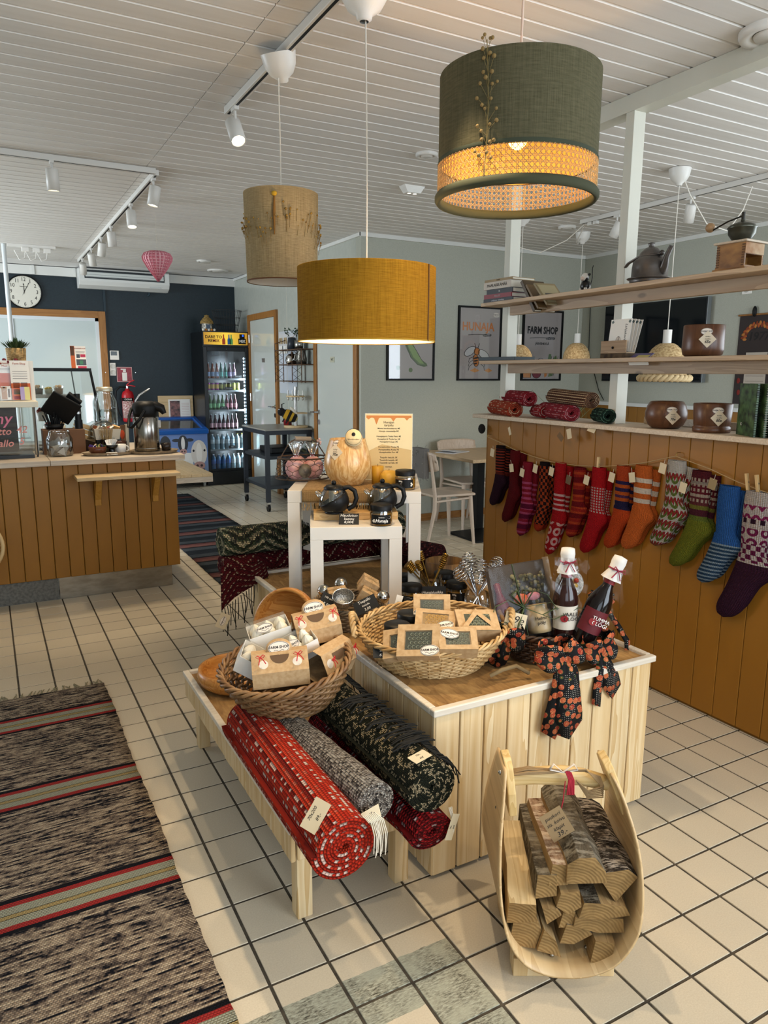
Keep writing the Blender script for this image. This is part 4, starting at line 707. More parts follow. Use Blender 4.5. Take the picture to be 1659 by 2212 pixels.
oval_logo(vs, (-.035, -.071, .187), (PI/2-.25, 0, -.3), .8); diamond_tag(vs, (-.047, -.083, .152), (PI/2-.15, 0, -.35+PI/4*0), .048, ['Lyhty', 'koivu'], '70e').rotation_euler = (PI/2-.15, PI/4, -.4)
# wire basket with pink bundles
wk = thing('wire_egg_basket', 'brown wire egg basket with handle holding pink bundles', 'basket', (1.24, 3.05, ZB)); wk.scale = (1.1, 1.1, 1.2); DW = mottled('aged_wire', '#33261c', '#54402e', 30, rough=.7); m = MB()
for z, a, r in ((.003, .07, .0025), (.01, .115, .0025), (.085, .105, .003)): m.tube([(a*math.cos(2*PI*k/32), a*.85*math.sin(2*PI*k/32), z) for k in range(32)], r, 6, closed=True)
for q, x in ((0, 1), (1, -1)): m.tube([(x*.1, 0, .085), (x*.06, 0, .14), (x*.03, 0, .155)], .0025, 6)
m.build('frame', DW, wk); m = MB(); n = 15
for k in range(n):
    for r_ in range(4):
        a0, a1 = 2*PI*(k+.5*(r_ % 2))/n, 2*PI*(k+.5+.5*(r_ % 2))/n; a2 = 2*PI*(k-.5+.5*(r_ % 2))/n; z0, z1 = .01+.019*r_, .01+.019*(r_+1); R0 = .115-.0025*r_
        m.cyl((R0*math.cos(a0), R0*.85*math.sin(a0), z0), (R0*math.cos(a0), R0*.85*math.sin(a0), z0+.009), .0011, n=4)
        for ax in (a1, a2): m.cyl((R0*math.cos(a0), R0*.85*math.sin(a0), z0+.009), (R0*math.cos(ax), R0*.85*math.sin(ax), z1), .0011, n=4)
stuff(m.build('wire_mesh', DW, wk)); MB().cyl((-.035, 0, .156), (.035, 0, .152), .0085, n=10).build('handle', wood('grip_wood', '#7d7264', '#9b8f7e', 'X', 2, .6), wk)
MB().at((-.03, -.092, .045), (PI/2-.1, 0, -.25)).lathe([(.001, .002), (.024, .002), (.026, .0)], 20).build('badge', mottled('old_badge', '#3a342c', '#6b6355', 60, rough=.5, metal=.5), wk)
PKM = mottled('pink_cloth', '#c48a8c', '#dcb3ae', 30, rough=.9, bump=.3)
for k, (x, y, z, r, lab) in enumerate(((-.04, -.035, .05, .05, 'pink cloth bundle at the left of the wire basket'), (.04, -.035, .045, .05, 'pink cloth bundle at the right of the wire basket'), (.0, .05, .05, .046, 'pink cloth bundle at the back of the wire basket'))):
    t = thing('gift_bundle', lab, 'bundle', (1.235+x, 3.06+y, ZB+.012)); MB().ball((0, 0, .045), r, 14, (1, .9, 1.05)).build('bundle', PKM, t)
    m = MB(); m.lathe([(.02, .085), (.008, .1), (.016, .115), (.035, .155), (.03, .16)], 11); m.build('cellophane_top', glass('cellophane', (.97, .97, .97), .18, .12), t); MB().lathe([(.009, .098), (.0095, .101), (.009, .104)], 10).build('tie', plain('#7d2a35'), t)
sp = thing('artificial_sprig', 'green leafy sprig with small pale buds in the wire basket', 'sprig', (1.29, 3.1, ZB+.08))
for k in range(4): MB().at((.02*k-.02, .01*k, .04+.012*k), (.4*k, .6, .5*k)).ball((0,0,0), .028, 10, (1, .7, .08)).build('leaf', plain('#31492c', .6), sp)
m = MB(); m.tube([(0, 0, -.02), (.02, 0, .06), (.045, -.01, .085)], .0015, 5); m.build('stem', plain('#4a3a28'), sp)
for k in range(6): MB().ball((.035+.004*k, -.012+.004*(k % 3), .075+.007*(k % 4)), .006, 8).build('bud', plain('#c9a9a6', .7), sp)
# honey menu in an acrylic stand
mn = thing('honey_menu', 'cream A4 honey menu in an acrylic stand', 'menu', (1.562, 2.835, ZB), (-.06, 0, RB)); 
MB().box(-.105, .105, -.001, .001, .004, .3).build('sheet', mottled('cream_paper', '#dacb9e', '#dfd2a8', 4, rough=.5), mn)
m = MB(); pts = [(-.1, 0, .292)]
for k in range(41):
    x = -.1+.2*k/40; d = .006+.03*max(0, math.cos((x+.055)*70))**8*(abs(x+.055) < .03)+.016*max(0, math.cos((x-.02)*80))**6*(abs(x-.02) < .02)+.012*max(0, math.cos((x-.08)*90))**6*(abs(x-.08) < .018)+.008*max(0, math.cos((x+.09)*120))**4*(abs(x+.09) < .013)
    pts.append((x, 0, .288-d))
pts.append((.1, 0, .292)); m.at((0, -.0016, 0)).poly(pts); m.build('honey_drip', plain('#c07a3a', .5), mn)
for s_, z, sz in (('Hunajan', .262, .0145), ('tarjoilu', .249, .0145), ('Musta haudutuskannu 8€', .235, .0098), ('Hunaja- annostelija 8€', .223, .0098), ('Hunajahyrrä Teräs Pieni 4€', .2, .0098), ('Hunajahyrrä Teräs Iso 5€', .188, .0098), ('Hunajahyrrä Lasi 7€', .176, .0098), ('Hunajalusikka Teräs 7€', .153, .0098), ('Hunajalusikka Kulta 7€', .141, .0098), ('Hunajalusikka Puu 3€', .129, .0098), ('Teepallo ketjulla 3€', .106, .0098), ('Teesiivilä ketjulla 4€', .094, .0098), ('Teesiivilä varrella 3€', .082, .0098), ('HUNAJA', .064, .008)): text(mn, s_, sz, (0, -.0018, z), (PI/2, 0, 0), INK, ext=.0001, bold=.0001)
MB().poly([(-.1, -.0013, .13), (-.03, -.0013, .165), (.1, -.0013, .14), (.1, -.0013, .01), (-.1, -.0013, .01)]).build('backdrop_print', plain('#c7ad77', .5), mn); MB().box(-.107, .107, .004, .006, 0, .302).build('acrylic', glass('acrylic', (1, 1, 1), .02), mn); MB().box(-.107, .107, -.03, .04, 0, .003).build('foot', GLASS, mn)
pc_ = thing('pillar_candle', 'plain yellow beeswax pillar candle', 'candle', (1.468, 2.762, ZB)); MB().lathe([(.001, 0), (.026, 0), (.026, .082), (.02, .083), (.001, .08)], 24).build('wax', plain('#b98a25', .45), pc_); MB().cyl((0, 0, .08), (0, 0, .09), .001, n=5).build('wick', INK, pc_)
rc_ = thing('swirled_candle', 'round swirled yellow beeswax candle', 'candle', (1.49, 2.70, ZB)); m = MB(); n = 60
V_ = [(r*(1+.07*math.sin(10*(2*PI*j/n+zz*14)))*math.cos(2*PI*j/n), r*(1+.07*math.sin(10*(2*PI*j/n+zz*14)))*math.sin(2*PI*j/n), zz) for r, zz in ((.024, 0), (.033, .012), (.038, .032), (.036, .05), (.026, .066), (.016, .069))for j in range(n)]
m.add(V_, [(i*n+j, i*n+(j+1) % n, (i+1)*n+(j+1) % n, (i+1)*n+j) for i in range(5) for j in range(n)], True); m.add(V_[-n:], [list(range(n))]); m.build('wax', plain('#c69b3a', .45), rc_); MB().cyl((0, 0, .068), (0, 0, .076), .001, n=5).build('wick', INK, rc_)
def honey(loc, rz, lab, side, par_lines=('Järvenkylän', 'kesäinen'), s=1.0):
    """squat glass honey jar, black lid and printed black label"""
    t = thing('honey_jar', lab, 'jar', loc, (0, 0, rz), 'honey jars'); r = .043*s
    MB().lathe([(.001, 0), (r*.93, 0), (r, .005*s), (r, .05*s), (r*.92, .057*s), (r*.92, .06*s)], 28).build('glass', GLASS, t); MB().lathe([(.001, .003), (r*.95, .004), (r*.95, .046*s), (.001, .046*s)], 24).build('honey', plain('#a06d1c', .25), t)
    MB().lathe([(r*.97, .058*s), (r*.98, .078*s), (r*.9, .081*s), (.001, .081*s)], 28).build('lid', BLACK, t)
    MB().lathe([(r*1.012, .009*s), (r*1.012, .045*s)], 24, a0=-PI/2-1.0, a1=-PI/2+1.0).build('label', BLACK, t)
    if side == 'front':
        text(t, 'Hunaja', .017*s, (.002, -r*1.03, .023*s), (PI/2, 0, 0), CHALK, shear=.3, bold=.0004); text(t, 'kesäinen', .0065*s, (.002, -r*1.03, .036*s), (PI/2, 0, 0), CHALK); m = MB().at((.03*s, -r*.78, .035*s), (PI/2, 0, .75)); m.lathe([(.007*s, 0), (.0075*s, .0005)], 18, sy=.7); m.build('oval_mark', CHALK, t)
        for k in range(6): a = k*PI/3; MB().at((-.026*s+.004*math.cos(a), -r*.86, .022*s+.004*math.sin(a)), (PI/2, 0, -.65)).disc((0,0,0), .003*s, 8).build('flower_print', plain('#e9e3d6', .5), t)
    else:
        text(t, '300g', .009*s, (-.012*s, -r*1.0, .038*s), (PI/2, 0, -.3), CHALK)
        for k in range(5): text(t, '-------', .004*s, (-.01*s, -r*1.03, .03*s-k*.0045*s), (PI/2, 0, -.25), CHALK)
        for k in range(5): a = k*2*PI/5; MB().at((.03*s+.005*math.cos(a), -r*.76, .025*s+.005*math.sin(a)), (PI/2, 0, .8)).disc((0,0,0), .004*s, 8).build('flower_print', plain('#e9e3d6', .5), t)
    return t
honey((1.515, 2.605, ZB), RB-.2, 'honey jar at the right corner of the larger white table', 'side')
# small table: board, teapots, honey, card
cbp = tag(MB().at((1.305, 2.655, ZS), (0, 0, RS)).box(-.17, .17, -.085, .085, 0, .03).build('wooden_riser', wood('pine_riser', '#b98f55', '#d3ad74', 'X', 1.2, .5), bevel=.002), 'thick pine riser board on the smaller white table', 'board')
def teapot(loc, rz, lab):
    t = thing('glass_teapot', lab, 'teapot', loc, (0, 0, rz), 'glass and black teapots'); P = [(.02, .004), (.045, .012), (.058, .035), (.06, .055), (.05, .085), (.036, .1)]
    MB().lathe(P, 30).build('glass_body', GLASS, t)
    m = MB(); n = 24                                     # the black cradle climbs towards the handle side
    V_ = [];
    for i in range(9):
        for j in range(n):
            a = 2*PI*j/n; top = .03+.032*(1+math.cos(a)); z = .004+(top-.004)*i/8; q = z/.1
            r = np.interp(z, [p[1] for p in P], [p[0] for p in P])+.0012; V_.append((r*math.cos(a), r*math.sin(a), z))
    m.add(V_, [(i*n+j, i*n+(j+1) % n, (i+1)*n+(j+1) % n, (i+1)*n+j) for i in range(8) for j in range(n)], True); m.build('cradle', BLACK, t, solid=.001)
    MB().lathe([(.001, 0), (.037, 0), (.036, .008), (.025, .012)], 24).build('base', BLACK, t); MB().lathe([(.04, .097), (.041, .103), (.03, .112), (.012, .116), (.001, .116)], 24).build('lid', BLACK, t); MB().ball((0, 0, .123), .01, 12).build('knob', BLACK, t)
    m = MB(); m.tube([(.03, 0, .1), (.06, 0, .105), (.083, 0, .09), (.09, 0, .06), (.08, 0, .03), (.055, 0, .015)], .0065, 8, flat=1.5); m.build('handle', BLACK, t); MB().lathe([(.02, .045), (.021, .098)], 18).build('infuser', plain('#aaa59a', .2, .9), t)
    m = MB(); m.tube([(-.05, 0, .07), (-.07, 0, .088)], [.014, .009], 8, caps=False); m.build('spout', GLASS, t)
teapot((1.19, 2.61, ZS+.03), -.45, 'left glass and black teapot on the pine riser'); teapot((1.385, 2.565, ZS+.03), -.45, 'right glass and black teapot behind the honey jar')
honey((1.318, 2.45, ZS), -.5, 'honey jar reading Hunaja in front of the right teapot', 'front', s=1.02)
def chalk_card(loc, rot, w, h, lines, lab, sz=None):
    t = thing('chalk_card', lab, 'price card', loc, rot); MB().box(-w/2, w/2, -.001, .001, 0, h).build('card', plain('#16181a', .75), t)
    for k, (s_, f) in enumerate(lines): text(t, s_, f, (0, -.0016, h*(1-(k+.62)/(len(lines)+.25))), (PI/2, 0, 0), CHALK, 'chalk_writing', shear=.15, ext=.0001)
chalk_card((1.205, 2.505, ZS+.001), (-.75, 0, RS-.1), .078, .05, [('Haudutus-', .0165), ('kannu', .0165), ('8,00€', .016)], 'black card reading Haudutuskannu leaning on the riser')
# --- baskets
def basket(name, lab, loc, rot, a0, b0, a1, b1, h, mat, rows, stakes, rim_r=.009, wr=.0045, bulge=.25, style='braid', handles=False, inner=None):
    t = thing(name, lab, 'basket', loc, rot); seg = stakes*4
    def R(s): q = s+bulge*s*(1-s); return a0+(a1-a0)*q, b0+(b1-b0)*q
    m = MB()
    for k in range(rows):
        s = (k+.5)/rows; a, b = R(s); z = .006+h*s; ph = k % 2
        m.tube([((a+wr*.85*math.cos(PI*(j/2+ph)))*math.cos(2*PI*j/seg), (b+wr*.85*math.cos(PI*(j/2+ph)))*math.sin(2*PI*j/seg), z+random.uniform(-.0008, .0008)) for j in range(seg)], wr, 5, closed=True)
    stuff(m.build('weave', mat, t)); m = MB()
    for j in range(stakes):
        an = 2*PI*j/stakes; m.tube([(R(s)[0]*math.cos(an), R(s)[1]*math.sin(an), .004+h*s) for s in (0, .25, .5, .75, 1)], wr*.8, 5)
    stuff(m.build('stakes', mat, t)); m = MB()
    m.lathe([(.001, .004), (a0*.98, .004)], 40, sy=b0/a0)
    for k in range(5): f = .2*(k+1); m.tube([(a0*f*math.cos(2*PI*j/40), b0*f*math.sin(2*PI*j/40), .004) for j in range(40)], wr, 5, closed=True)
    m.build('base', mat, t); N = 140 if style == 'braid' else 96
    for k in range(3):
        m = MB(); K = 30 if style == 'braid' else 24
        m.tube([((a1+rim_r*math.cos(2*PI*K*j/N/1.0*.5+k*2*PI/3))*math.cos(2*PI*j/N), (b1+rim_r*math.cos(2*PI*K*j/N*.5+k*2*PI/3))*math.sin(2*PI*j/N), h+.008+rim_r*math.sin(2*PI*K*j/N*.5+k*2*PI/3)) for j in range(N)], rim_r*.72, 6, closed=True); m.build('rim_strand', mat, t)
    if handles:
        for s_ in (-1, 1):
            for k in range(3):
                m = MB(); m.tube([(s_*(a1+.01+.012*math.sin(PI*i/24)+.006*math.cos(i*.9+k*2.1)), -.055+.11*i/24, h+.005+.05*math.sin(PI*i/24)+.006*math.sin(i*.9+k*2.1)) for i in range(25)], .006, 6); m.build('handle_strand', mat, t)
    return t
WIL = mottled('pale_willow', '#a9834f', '#d0b07d', 25, (1, 1, 1), rough=.5, perobj=.06); WID = mottled('brown_willow', '#6b4a2b', '#94714a', 22, rough=.45, perobj=.08); WIG = mottled('grey_twig', '#6f5d48', '#a08c72', 26, rough=.7)
basket('wicker_bread_basket', 'large pale oval wicker basket of boxed soaps', (1.22, 1.91, BH-.005), (.09, -.03, -.5), .165, .125, .236, .2, .118, WIL, 14, 34, .0062, .0044, .35, 'braid', True)
basket('dark_wicker_basket', 'brown oval wicker basket of meringue boxes on the bench', (.775, 2.03, .452), (.22, -.13, -.5), .138, .108, .2, .165, .13, WID, 10, 24, .008, .0056, .4, 'rope')
basket('grey_twig_basket', 'small grey twig basket of tea strainers in front of the small table', (1.14, 2.365, BH-.01), (.05, 0, -.5), .095, .08, .135, .118, .085, WIG, 9, 22, .006, .0046, .4, 'rope')
# wooden bowls on the bench
TW = wood('turned_pine', '#a8682a', '#c88f4a', 'X', 1.6, .35, .02, False, .02)
def wbowl(loc, rot, R, h, lab, name='wooden_bowl'):
    t = thing(name, lab, 'bowl', loc, rot); MB().lathe([(.001, .0), (R*.78, 0), (R*.93, h*.25), (R, h*.62), (R*.97, h), (R*.9, h), (R*.9, h*.7), (R*.8, h*.3), (.001, h*.22)], 48).build('body', TW, t); return t
w1 = wbowl((.765, 2.575, .292), (0, 0, 0), .152, .07, 'shallow turned wooden bowl lying on the bench'); MB().at((.09, -.02, .021), (0, 0, .4)).box(-.02, .02, -.008, .008, 0, .001).build('paper_tag', PAPER, w1)
w2 = wbowl((.955, 2.48, .515), (PI/2-.3, 0, -1.05), .15, .06, 'turned wooden bowl standing on edge behind the basket'); oval_logo(w2, (.02, .035, .0175), (0, 0, -.3), .55); MB().box(.0, .05, -.03, .02, .0165, .0175).build('paper_tag', plain('#cbbd9f', .7), w2)
# ================================================================ goods on the display island
def knit_mat(name, cols, pu, pv, rough=.95, mode='speck', bump=1.0, d=.006):
    """chunky rag weave: one bump per stitch (UV in metres: u along the roll, v across the wefts), colour drawn per stitch"""
    t = NT(name); u, v, _ = t.sep(t.n('ShaderNodeTexCoord').outputs['UV']); row = t.math('FLOOR', t.math('DIVIDE', v, pv)); odd = t.math('MULTIPLY', t.math('MODULO', row, 2.0), .5)
    cu = t.math('ADD', t.math('DIVIDE', u, pu), odd); cell = t.math('FLOOR', cu)
    h = t.math('MULTIPLY', t.math('ABSOLUTE', t.math('SINE', t.math('MULTIPLY', cu, PI))), t.math('ABSOLUTE', t.math('SINE', t.math('MULTIPLY', t.math('DIVIDE', v, pv), PI))))
    wn = t.n('ShaderNodeTexWhiteNoise', {'Vector': t.comb(cell, row, 0.0)}, noise_dimensions='3D').outputs['Value']; wr = t.n('ShaderNodeTexWhiteNoise', {'Vector': t.comb(row, 3.0, 0.0)}, noise_dimensions='3D').outputs['Value']
    if mode == 'speck': f = wn
    elif mode == 'row': f = t.math('ADD', t.math('MULTIPLY', wn, .45), t.math('MULTIPLY', wr, .55))
    elif mode == 'chevron':
        tri = t.math('PINGPONG', cell, 9.0); f = t.math('FRACT', t.math('DIVIDE', t.math('ADD', row, tri), 6.0)); f = t.math('ADD', t.math('MULTIPLY', f, .85), t.math('MULTIPLY', wn, .15))
    elif mode == 'dots':
        tri = t.math('PINGPONG', cell, 6.0); g = t.math('FRACT', t.math('DIVIDE', t.math('ADD', row, tri), 9.0)); f = t.math('MULTIPLY', t.math('GREATER_THAN', g, .35), wn)
    elif mode == 'dash': f = t.math('MULTIPLY', t.math('GREATER_THAN', wn, .62), t.math('LESS_THAN', t.math('MODULO', row, 2.0), .5)); f = t.math('ADD', t.math('MULTIPLY', f, .55), t.math('MULTIPLY', wr, .4))
    elif mode == 'stripe': f = t.math('MODULO', row, 2.0); f = t.math('ADD', t.math('MULTIPLY', f, .8), t.math('MULTIPLY', wn, .2))
    n = len(cols); st = [(p, srgb(c)) for p, c in cols]; c = t.ramp(f, st, 'CONSTANT')
    c = t.mix(1.0, c, t.ramp(h, [(.0, .35), (.45, 1.0)]), 'MULTIPLY')
    return t.out(c, rough, 0, t.bump(h, bump, d), .15)
def roll(name, lab, p0, p1, R, mat, turns=4, th=.013, squash=1.0, cat='rug', rz=0, group=None, endmat=None, wob=.0, ph=0.0):
    """a rug rolled up: one spiral sheet of real thickness between p0 and p1 (p1 is the end that faces the viewer)"""
    a, b = Vector(p0), Vector(p1); t = thing(name, lab, cat, a, group=group); L = (b-a).length; ax = (b-a).normalized(); q = ax.cross(Vector((0,0,1))).normalized(); w = q.cross(ax)
    n = turns*26; m = MB(); vs, fs, uv = [], [], []; s = 0; prev = None; nl = 10
    pts = []
    for i in range(n+1):
        an = 2*PI*turns*i/n+ph; r = .012+(R-.012)*i/n; p = (r*math.cos(an), r*math.sin(an)*squash)
        if prev: s += math.hypot(p[0]-prev[0], p[1]-prev[1])
        prev = p; pts.append((an, r, s))
    k = .5*th*.92
    for i, (an, r, s) in enumerate(pts):
        for l in range(nl+1):
            y = L*l/nl; wv = 1+wob*math.sin(l*2.1+i*.05)
            for dr in (-k, k):
                rr = (r+dr)*wv; vs.append(q*(rr*math.cos(an))+w*(rr*math.sin(an)*squash)+ax*y)
    M2 = (nl+1)*2; I = lambda i, l, d: i*M2+l*2+d
    for i in range(n):
        s0, s1 = pts[i][2], pts[i+1][2]
        for l in range(nl):
            u0, u1 = L*l/nl, L*(l+1)/nl
            fs.append((I(i, l, 1), I(i+1, l, 1), I(i+1, l+1, 1), I(i, l+1, 1))); uv.append([(u0, s0), (u0, s1), (u1, s1), (u1, s0)])
            if i < 26 or i % 1 == 0: fs.append((I(i, l, 0), I(i, l+1, 0), I(i+1, l+1, 0), I(i+1, l, 0))); uv.append([(u0, s0), (u1, s0), (u1, s1), (u0, s1)])
        for l in (0, nl): fs.append((I(i, l, 0), I(i+1, l, 0), I(i+1, l, 1), I(i, l, 1)) if l == 0 else (I(i, l, 0), I(i, l, 1), I(i+1, l, 1), I(i+1, l, 0))); uv.append([(s0*.8, 0), (s1*.8, 0), (s1*.8, th), (s0*.8, th)] if l == 0 else [(s0*.8, 0), (s0*.8, th), (s1*.8, th), (s1*.8, 0)])
    fs.append(tuple(I(n, l, 1) for l in range(nl+1))+tuple(I(n, l, 0) for l in range(nl, -1, -1))); uv.append([(0, 0)]*((nl+1)*2))
    m.add(vs, fs, True, uv); o = m.build('rolled_rug', mat, t); return t
def paper_tag(par, loc, rot, w, h, lines, mat=None, name='price_tag', world=True, sz=.4):
    o = bpy.data.objects.new(name, MB().box(-w/2, w/2, -h/2, h/2, 0, .0008).mesh(name, mat or plain('#cbbd9f', .7))); COL.objects.link(o); o.parent = par; l = Vector(loc); o.location = l-ORG[par.name] if world and par else l; o.rotation_euler = rot; ORG[o.name] = Vector((0,0,0))
    for k, s_ in enumerate(lines): text(o, s_, h*sz/max(1, len(lines))*1.3, (0, h*(.22-.42*k) if len(lines) > 1 else 0, .0012), (0, 0, 0), INK, 'handwriting', shear=.25, ext=.0001)
    return o
KRED = knit_mat('red_rag_weave', [(0, '#7d1a10'), (.06, '#b82c18'), (.2, '#c93a20'), (.42, '#a52614'), (.56, '#d9b9aa'), (.85, '#c25a45')], .0085, .0085, mode='dash')
KGRY = knit_mat('grey_bouclé_weave', [(0, '#3f3935'), (.12, '#6d645b'), (.38, '#8c8379'), (.6, '#aaa196'), (.82, '#b5ada0')], .0042, .0062, bump=.8); KGRN = knit_mat('green_rag_weave', [(0, '#22261a'), (.3, '#2a2f20'), (.5, '#b7a583')], .0042, .0042, mode='dots'); KGRE = KGRN
KDRD = knit_mat('crimson_shag_weave', [(0, '#6d0d12'), (.2, '#9c171b'), (.5, '#b31d20'), (.9, '#b99a96')], .009, .01, bump=1.3, d=.01)
r = roll('rolled_red_rug', 'bright red rolled rag rug with white flecks on the bench', (.652, 2.1, .377), (.652, 1.385, .374), .079, KRED, 4, .017, .97)
paper_tag(r, (.603, 1.44, .439), (.2, -.75, .35), .075, .045, ['70x200', '89,-'])
m = MB()
for k in range(9): x = .7+.004*k; m.tube([(x, 1.385, .438), (x+.012, 1.365, .43), (x+.018+.002*math.sin(k), 1.36, .395), (x+.016+.004*math.sin(k*2), 1.36, .35-.006*(k % 3))], .0014, 4)
stuff(m.build('warp_tassel', STRING, r, world=True))
r = roll('rolled_grey_rug', 'grey flecked rolled rug between the red and green ones', (.722, 2.05, .395), (.77, 1.455, .415), .054, KGRY, 4, .012, .95, wob=.03); paper_tag(r, (.74, 1.42, .41), (1.2, 0, .3), .06, .03, ['65e'])
r = roll('rolled_green_rug', 'dark green rolled rug with beige dots and black fringe', (.90, 2.12, .432), (.915, 1.418, .436), .068, KGRN, 5, .012, .95)
m = MB()
for k in range(75):
    y = 1.44+.63*k/74; dx = random.uniform(-.01, .01); x0 = .945; m.tube([(x0, y, .497), (x0+.02+dx, y-.006, .49), (x0+.045, y-.01+dx, .465+dx*.4), (x0+.06+dx, y-.012, .43+random.uniform(-.02, .02))], .0023, 4)
for k in range(46):
    y = 1.5+.36*random.random(); x = .89+.05*random.random(); m.tube([(x+.055, y, .492), (x+.02, y-.012, .507), (x-.025, y-.012+random.uniform(-.01, .01), .506), (x-.05, y-.02, .499)], .0022, 4)
stuff(m.build('black_fringe', plain('#12120f', .9), r, world=True)); paper_tag(r, (.895, 1.45, .508), (.12, 0, .3), .06, .032, ['72x..', '63€'])
r = roll('rolled_crimson_rug', 'deep crimson shaggy rug rolled under the green one', (.89, 2.05, .342), (.905, 1.4, .325), .062, KDRD, 3, .018, .72, wob=.05); paper_tag(r, (.955, 1.385, .33), (PI/2, -1.2, .1), .07, .024, ['78x..', '59€'])
m = MB(); [m.tube([(.95+.003*k, 1.395, .38), (.955+.002*k, 1.387, .35), (.953+.002*k, 1.385, .315)], .0011, 4) for k in range(4)]; stuff(m.build('tag_string', STRING, r, world=True))
# rugs at the back of the box
KCHV = knit_mat('chevron_weave', [(0, '#2c3326'), (.25, '#4a5540'), (.5, '#b9ad8c'), (.78, '#7d8468')], .012, .0075, mode='chevron'); KCRM = knit_mat('crimson_cream_weave', [(0, '#4a1018'), (.3, '#5c141c'), (.74, '#a8937a')], .008, .007, mode='chevron'); KMAR = knit_mat('maroon_weave', [(0, '#2b0e10'), (.4, '#45171a'), (.85, '#6d3a36')], .01, .008)
r = roll('rolled_chevron_rug', 'green and cream chevron rug rolled on top at the back', (1.86, 3.26, .695), (.905, 3.26, .695), .073, KCHV, 4, .014, .95)
m = MB()
for k in range(70): x = .93+.55*k/69; m.tube([(x, 3.23, .765), (x+random.uniform(-.01, .01), 3.195, .745), (x+random.uniform(-.015, .015), 3.183, .71-random.uniform(0, .03))], .0016, 4)
stuff(m.build('black_fringe', plain('#12120f', .9), r, world=True))
r = roll('folded_crimson_rug', 'crimson and cream rug rolled under the chevron one', (1.86, 3.245, .583), (.90, 3.245, .583), .058, KCRM, 4, .014, .75)
m = MB(); m.grid(lambda u, v: (.885+.2*u-.02*v*(1-u), 3.19-.06*v+.02*math.sin(u*5), .595-(.19*v*(1-u*.75))), 14, 10); fl_ = m.build('hanging_flap', KCRM, r, world=True, solid=.01)
ul = fl_.data.uv_layers[0].data
for d in ul: d.uv = (d.uv[0]*.2, d.uv[1]*.2)
m = MB()
for k in range(18): u = k/17; x = .865+.2*u+.02*u; z = .405+.14*u; m.tube([(x, 3.13, z), (x+.006*math.sin(k), 3.122, z-.05), (x+.01*math.sin(k*2), 3.12, z-.1-.02*(k % 3))], .0022, 4)
stuff(m.build('black_fringe', plain('#12120f', .9), r, world=True)); tg = paper_tag(r, (.862, 3.11, .36), (PI/2, .5, 0), .05, .07, []); oval_logo(tg, (0, 0, .0012), (0, 0, PI/2), .75)
roll('rolled_maroon_rug', 'dark maroon rolled rug showing its end behind the white tables', (1.72, 3.12, .606), (1.835, 2.83, .606), .066, KMAR, 3, .018, 1.05)
# --- gable boxes of meringues in the dark basket
CELLO = glass('clear_film', (.98, .98, .97), .04, .12, .3)
def gable_box(loc, rot, lab, mat, w=.15, d=.1, logo=True):
    t = thing('gift_box', lab, 'box', loc, rot, 'boxes in the dark basket'); t.scale = (1.08,)*3; h, H, tw = .045, .088, .03
    pr = [(-d/2, 0), (d/2, 0), (d/2+.006, h), (tw/2, H), (-tw/2, H), (-d/2-.006, h)]; m = MB(); n = 6
    V_ = [(x, y, z) for x in (-w/2, w/2) for y, z in pr]; m.add(V_, [(i, (i+1) % n, n+(i+1) % n, n+i) for i in range(n)]); m.build('card_body', mat, t, solid=.0012)
    for s_ in (-1, 1): MB().add([(s_*(w/2-.001), y*.98, z) for y, z in pr], [list(range(n))]).build('film_end', CELLO, t)
    sl = math.atan2(H-h, d/2+.006-tw/2); ny = -(d/2+.006+tw/2)/2; nz = (h+H)/2
    for x, q, r_ in ((-.045, -.006, .013), (.0, -.014, .011), (.047, -.006, .013)):
        o = MB().at((x, ny-.0012+q*math.cos(sl)*.3, nz+q*math.sin(sl)*.6), (sl, 0, 0)).disc((0, 0, .0008), r_, 18).build('window', plain('#d9cfbf', .3), t)
    MB().at((0, -tw/2-.006, H-.006), (sl, 0, 0)).lathe([(.001, .001), (.026, .001)], 20, a0=PI, a1=2*PI).build('flap_slot', plain('#5d4630', .8), t)
    if logo:
        MB().at((0, -.004, H+.008), (sl+.25, 0, 0)).lathe([(.001, 0), (.036, 0)], 24, sy=.75).build('tab', mat, t, solid=.001); oval_logo(t, (0, -.005, H+.0095), (sl+.25, 0, 0), 1.0)
    for x in (-.052, .05):
        b_ = MB(); b_.at((x, ny-.012, nz+.022), (sl, 0, .3))
        for s_ in (-1, 1): b_.tube([(0, 0, 0), (s_*.008, .004, .005), (s_*.013, .002, .002), (s_*.006, -.004, .002), (0, 0, 0)], .0018, 4, flat=.4); b_.tube([(0, 0, 0), (s_*.006, -.012, .003), (s_*.01, -.022, .001)], .0018, 4, flat=.4)
        b_.build('ribbon_bow', plain('#b01420', .4), t)
    return t
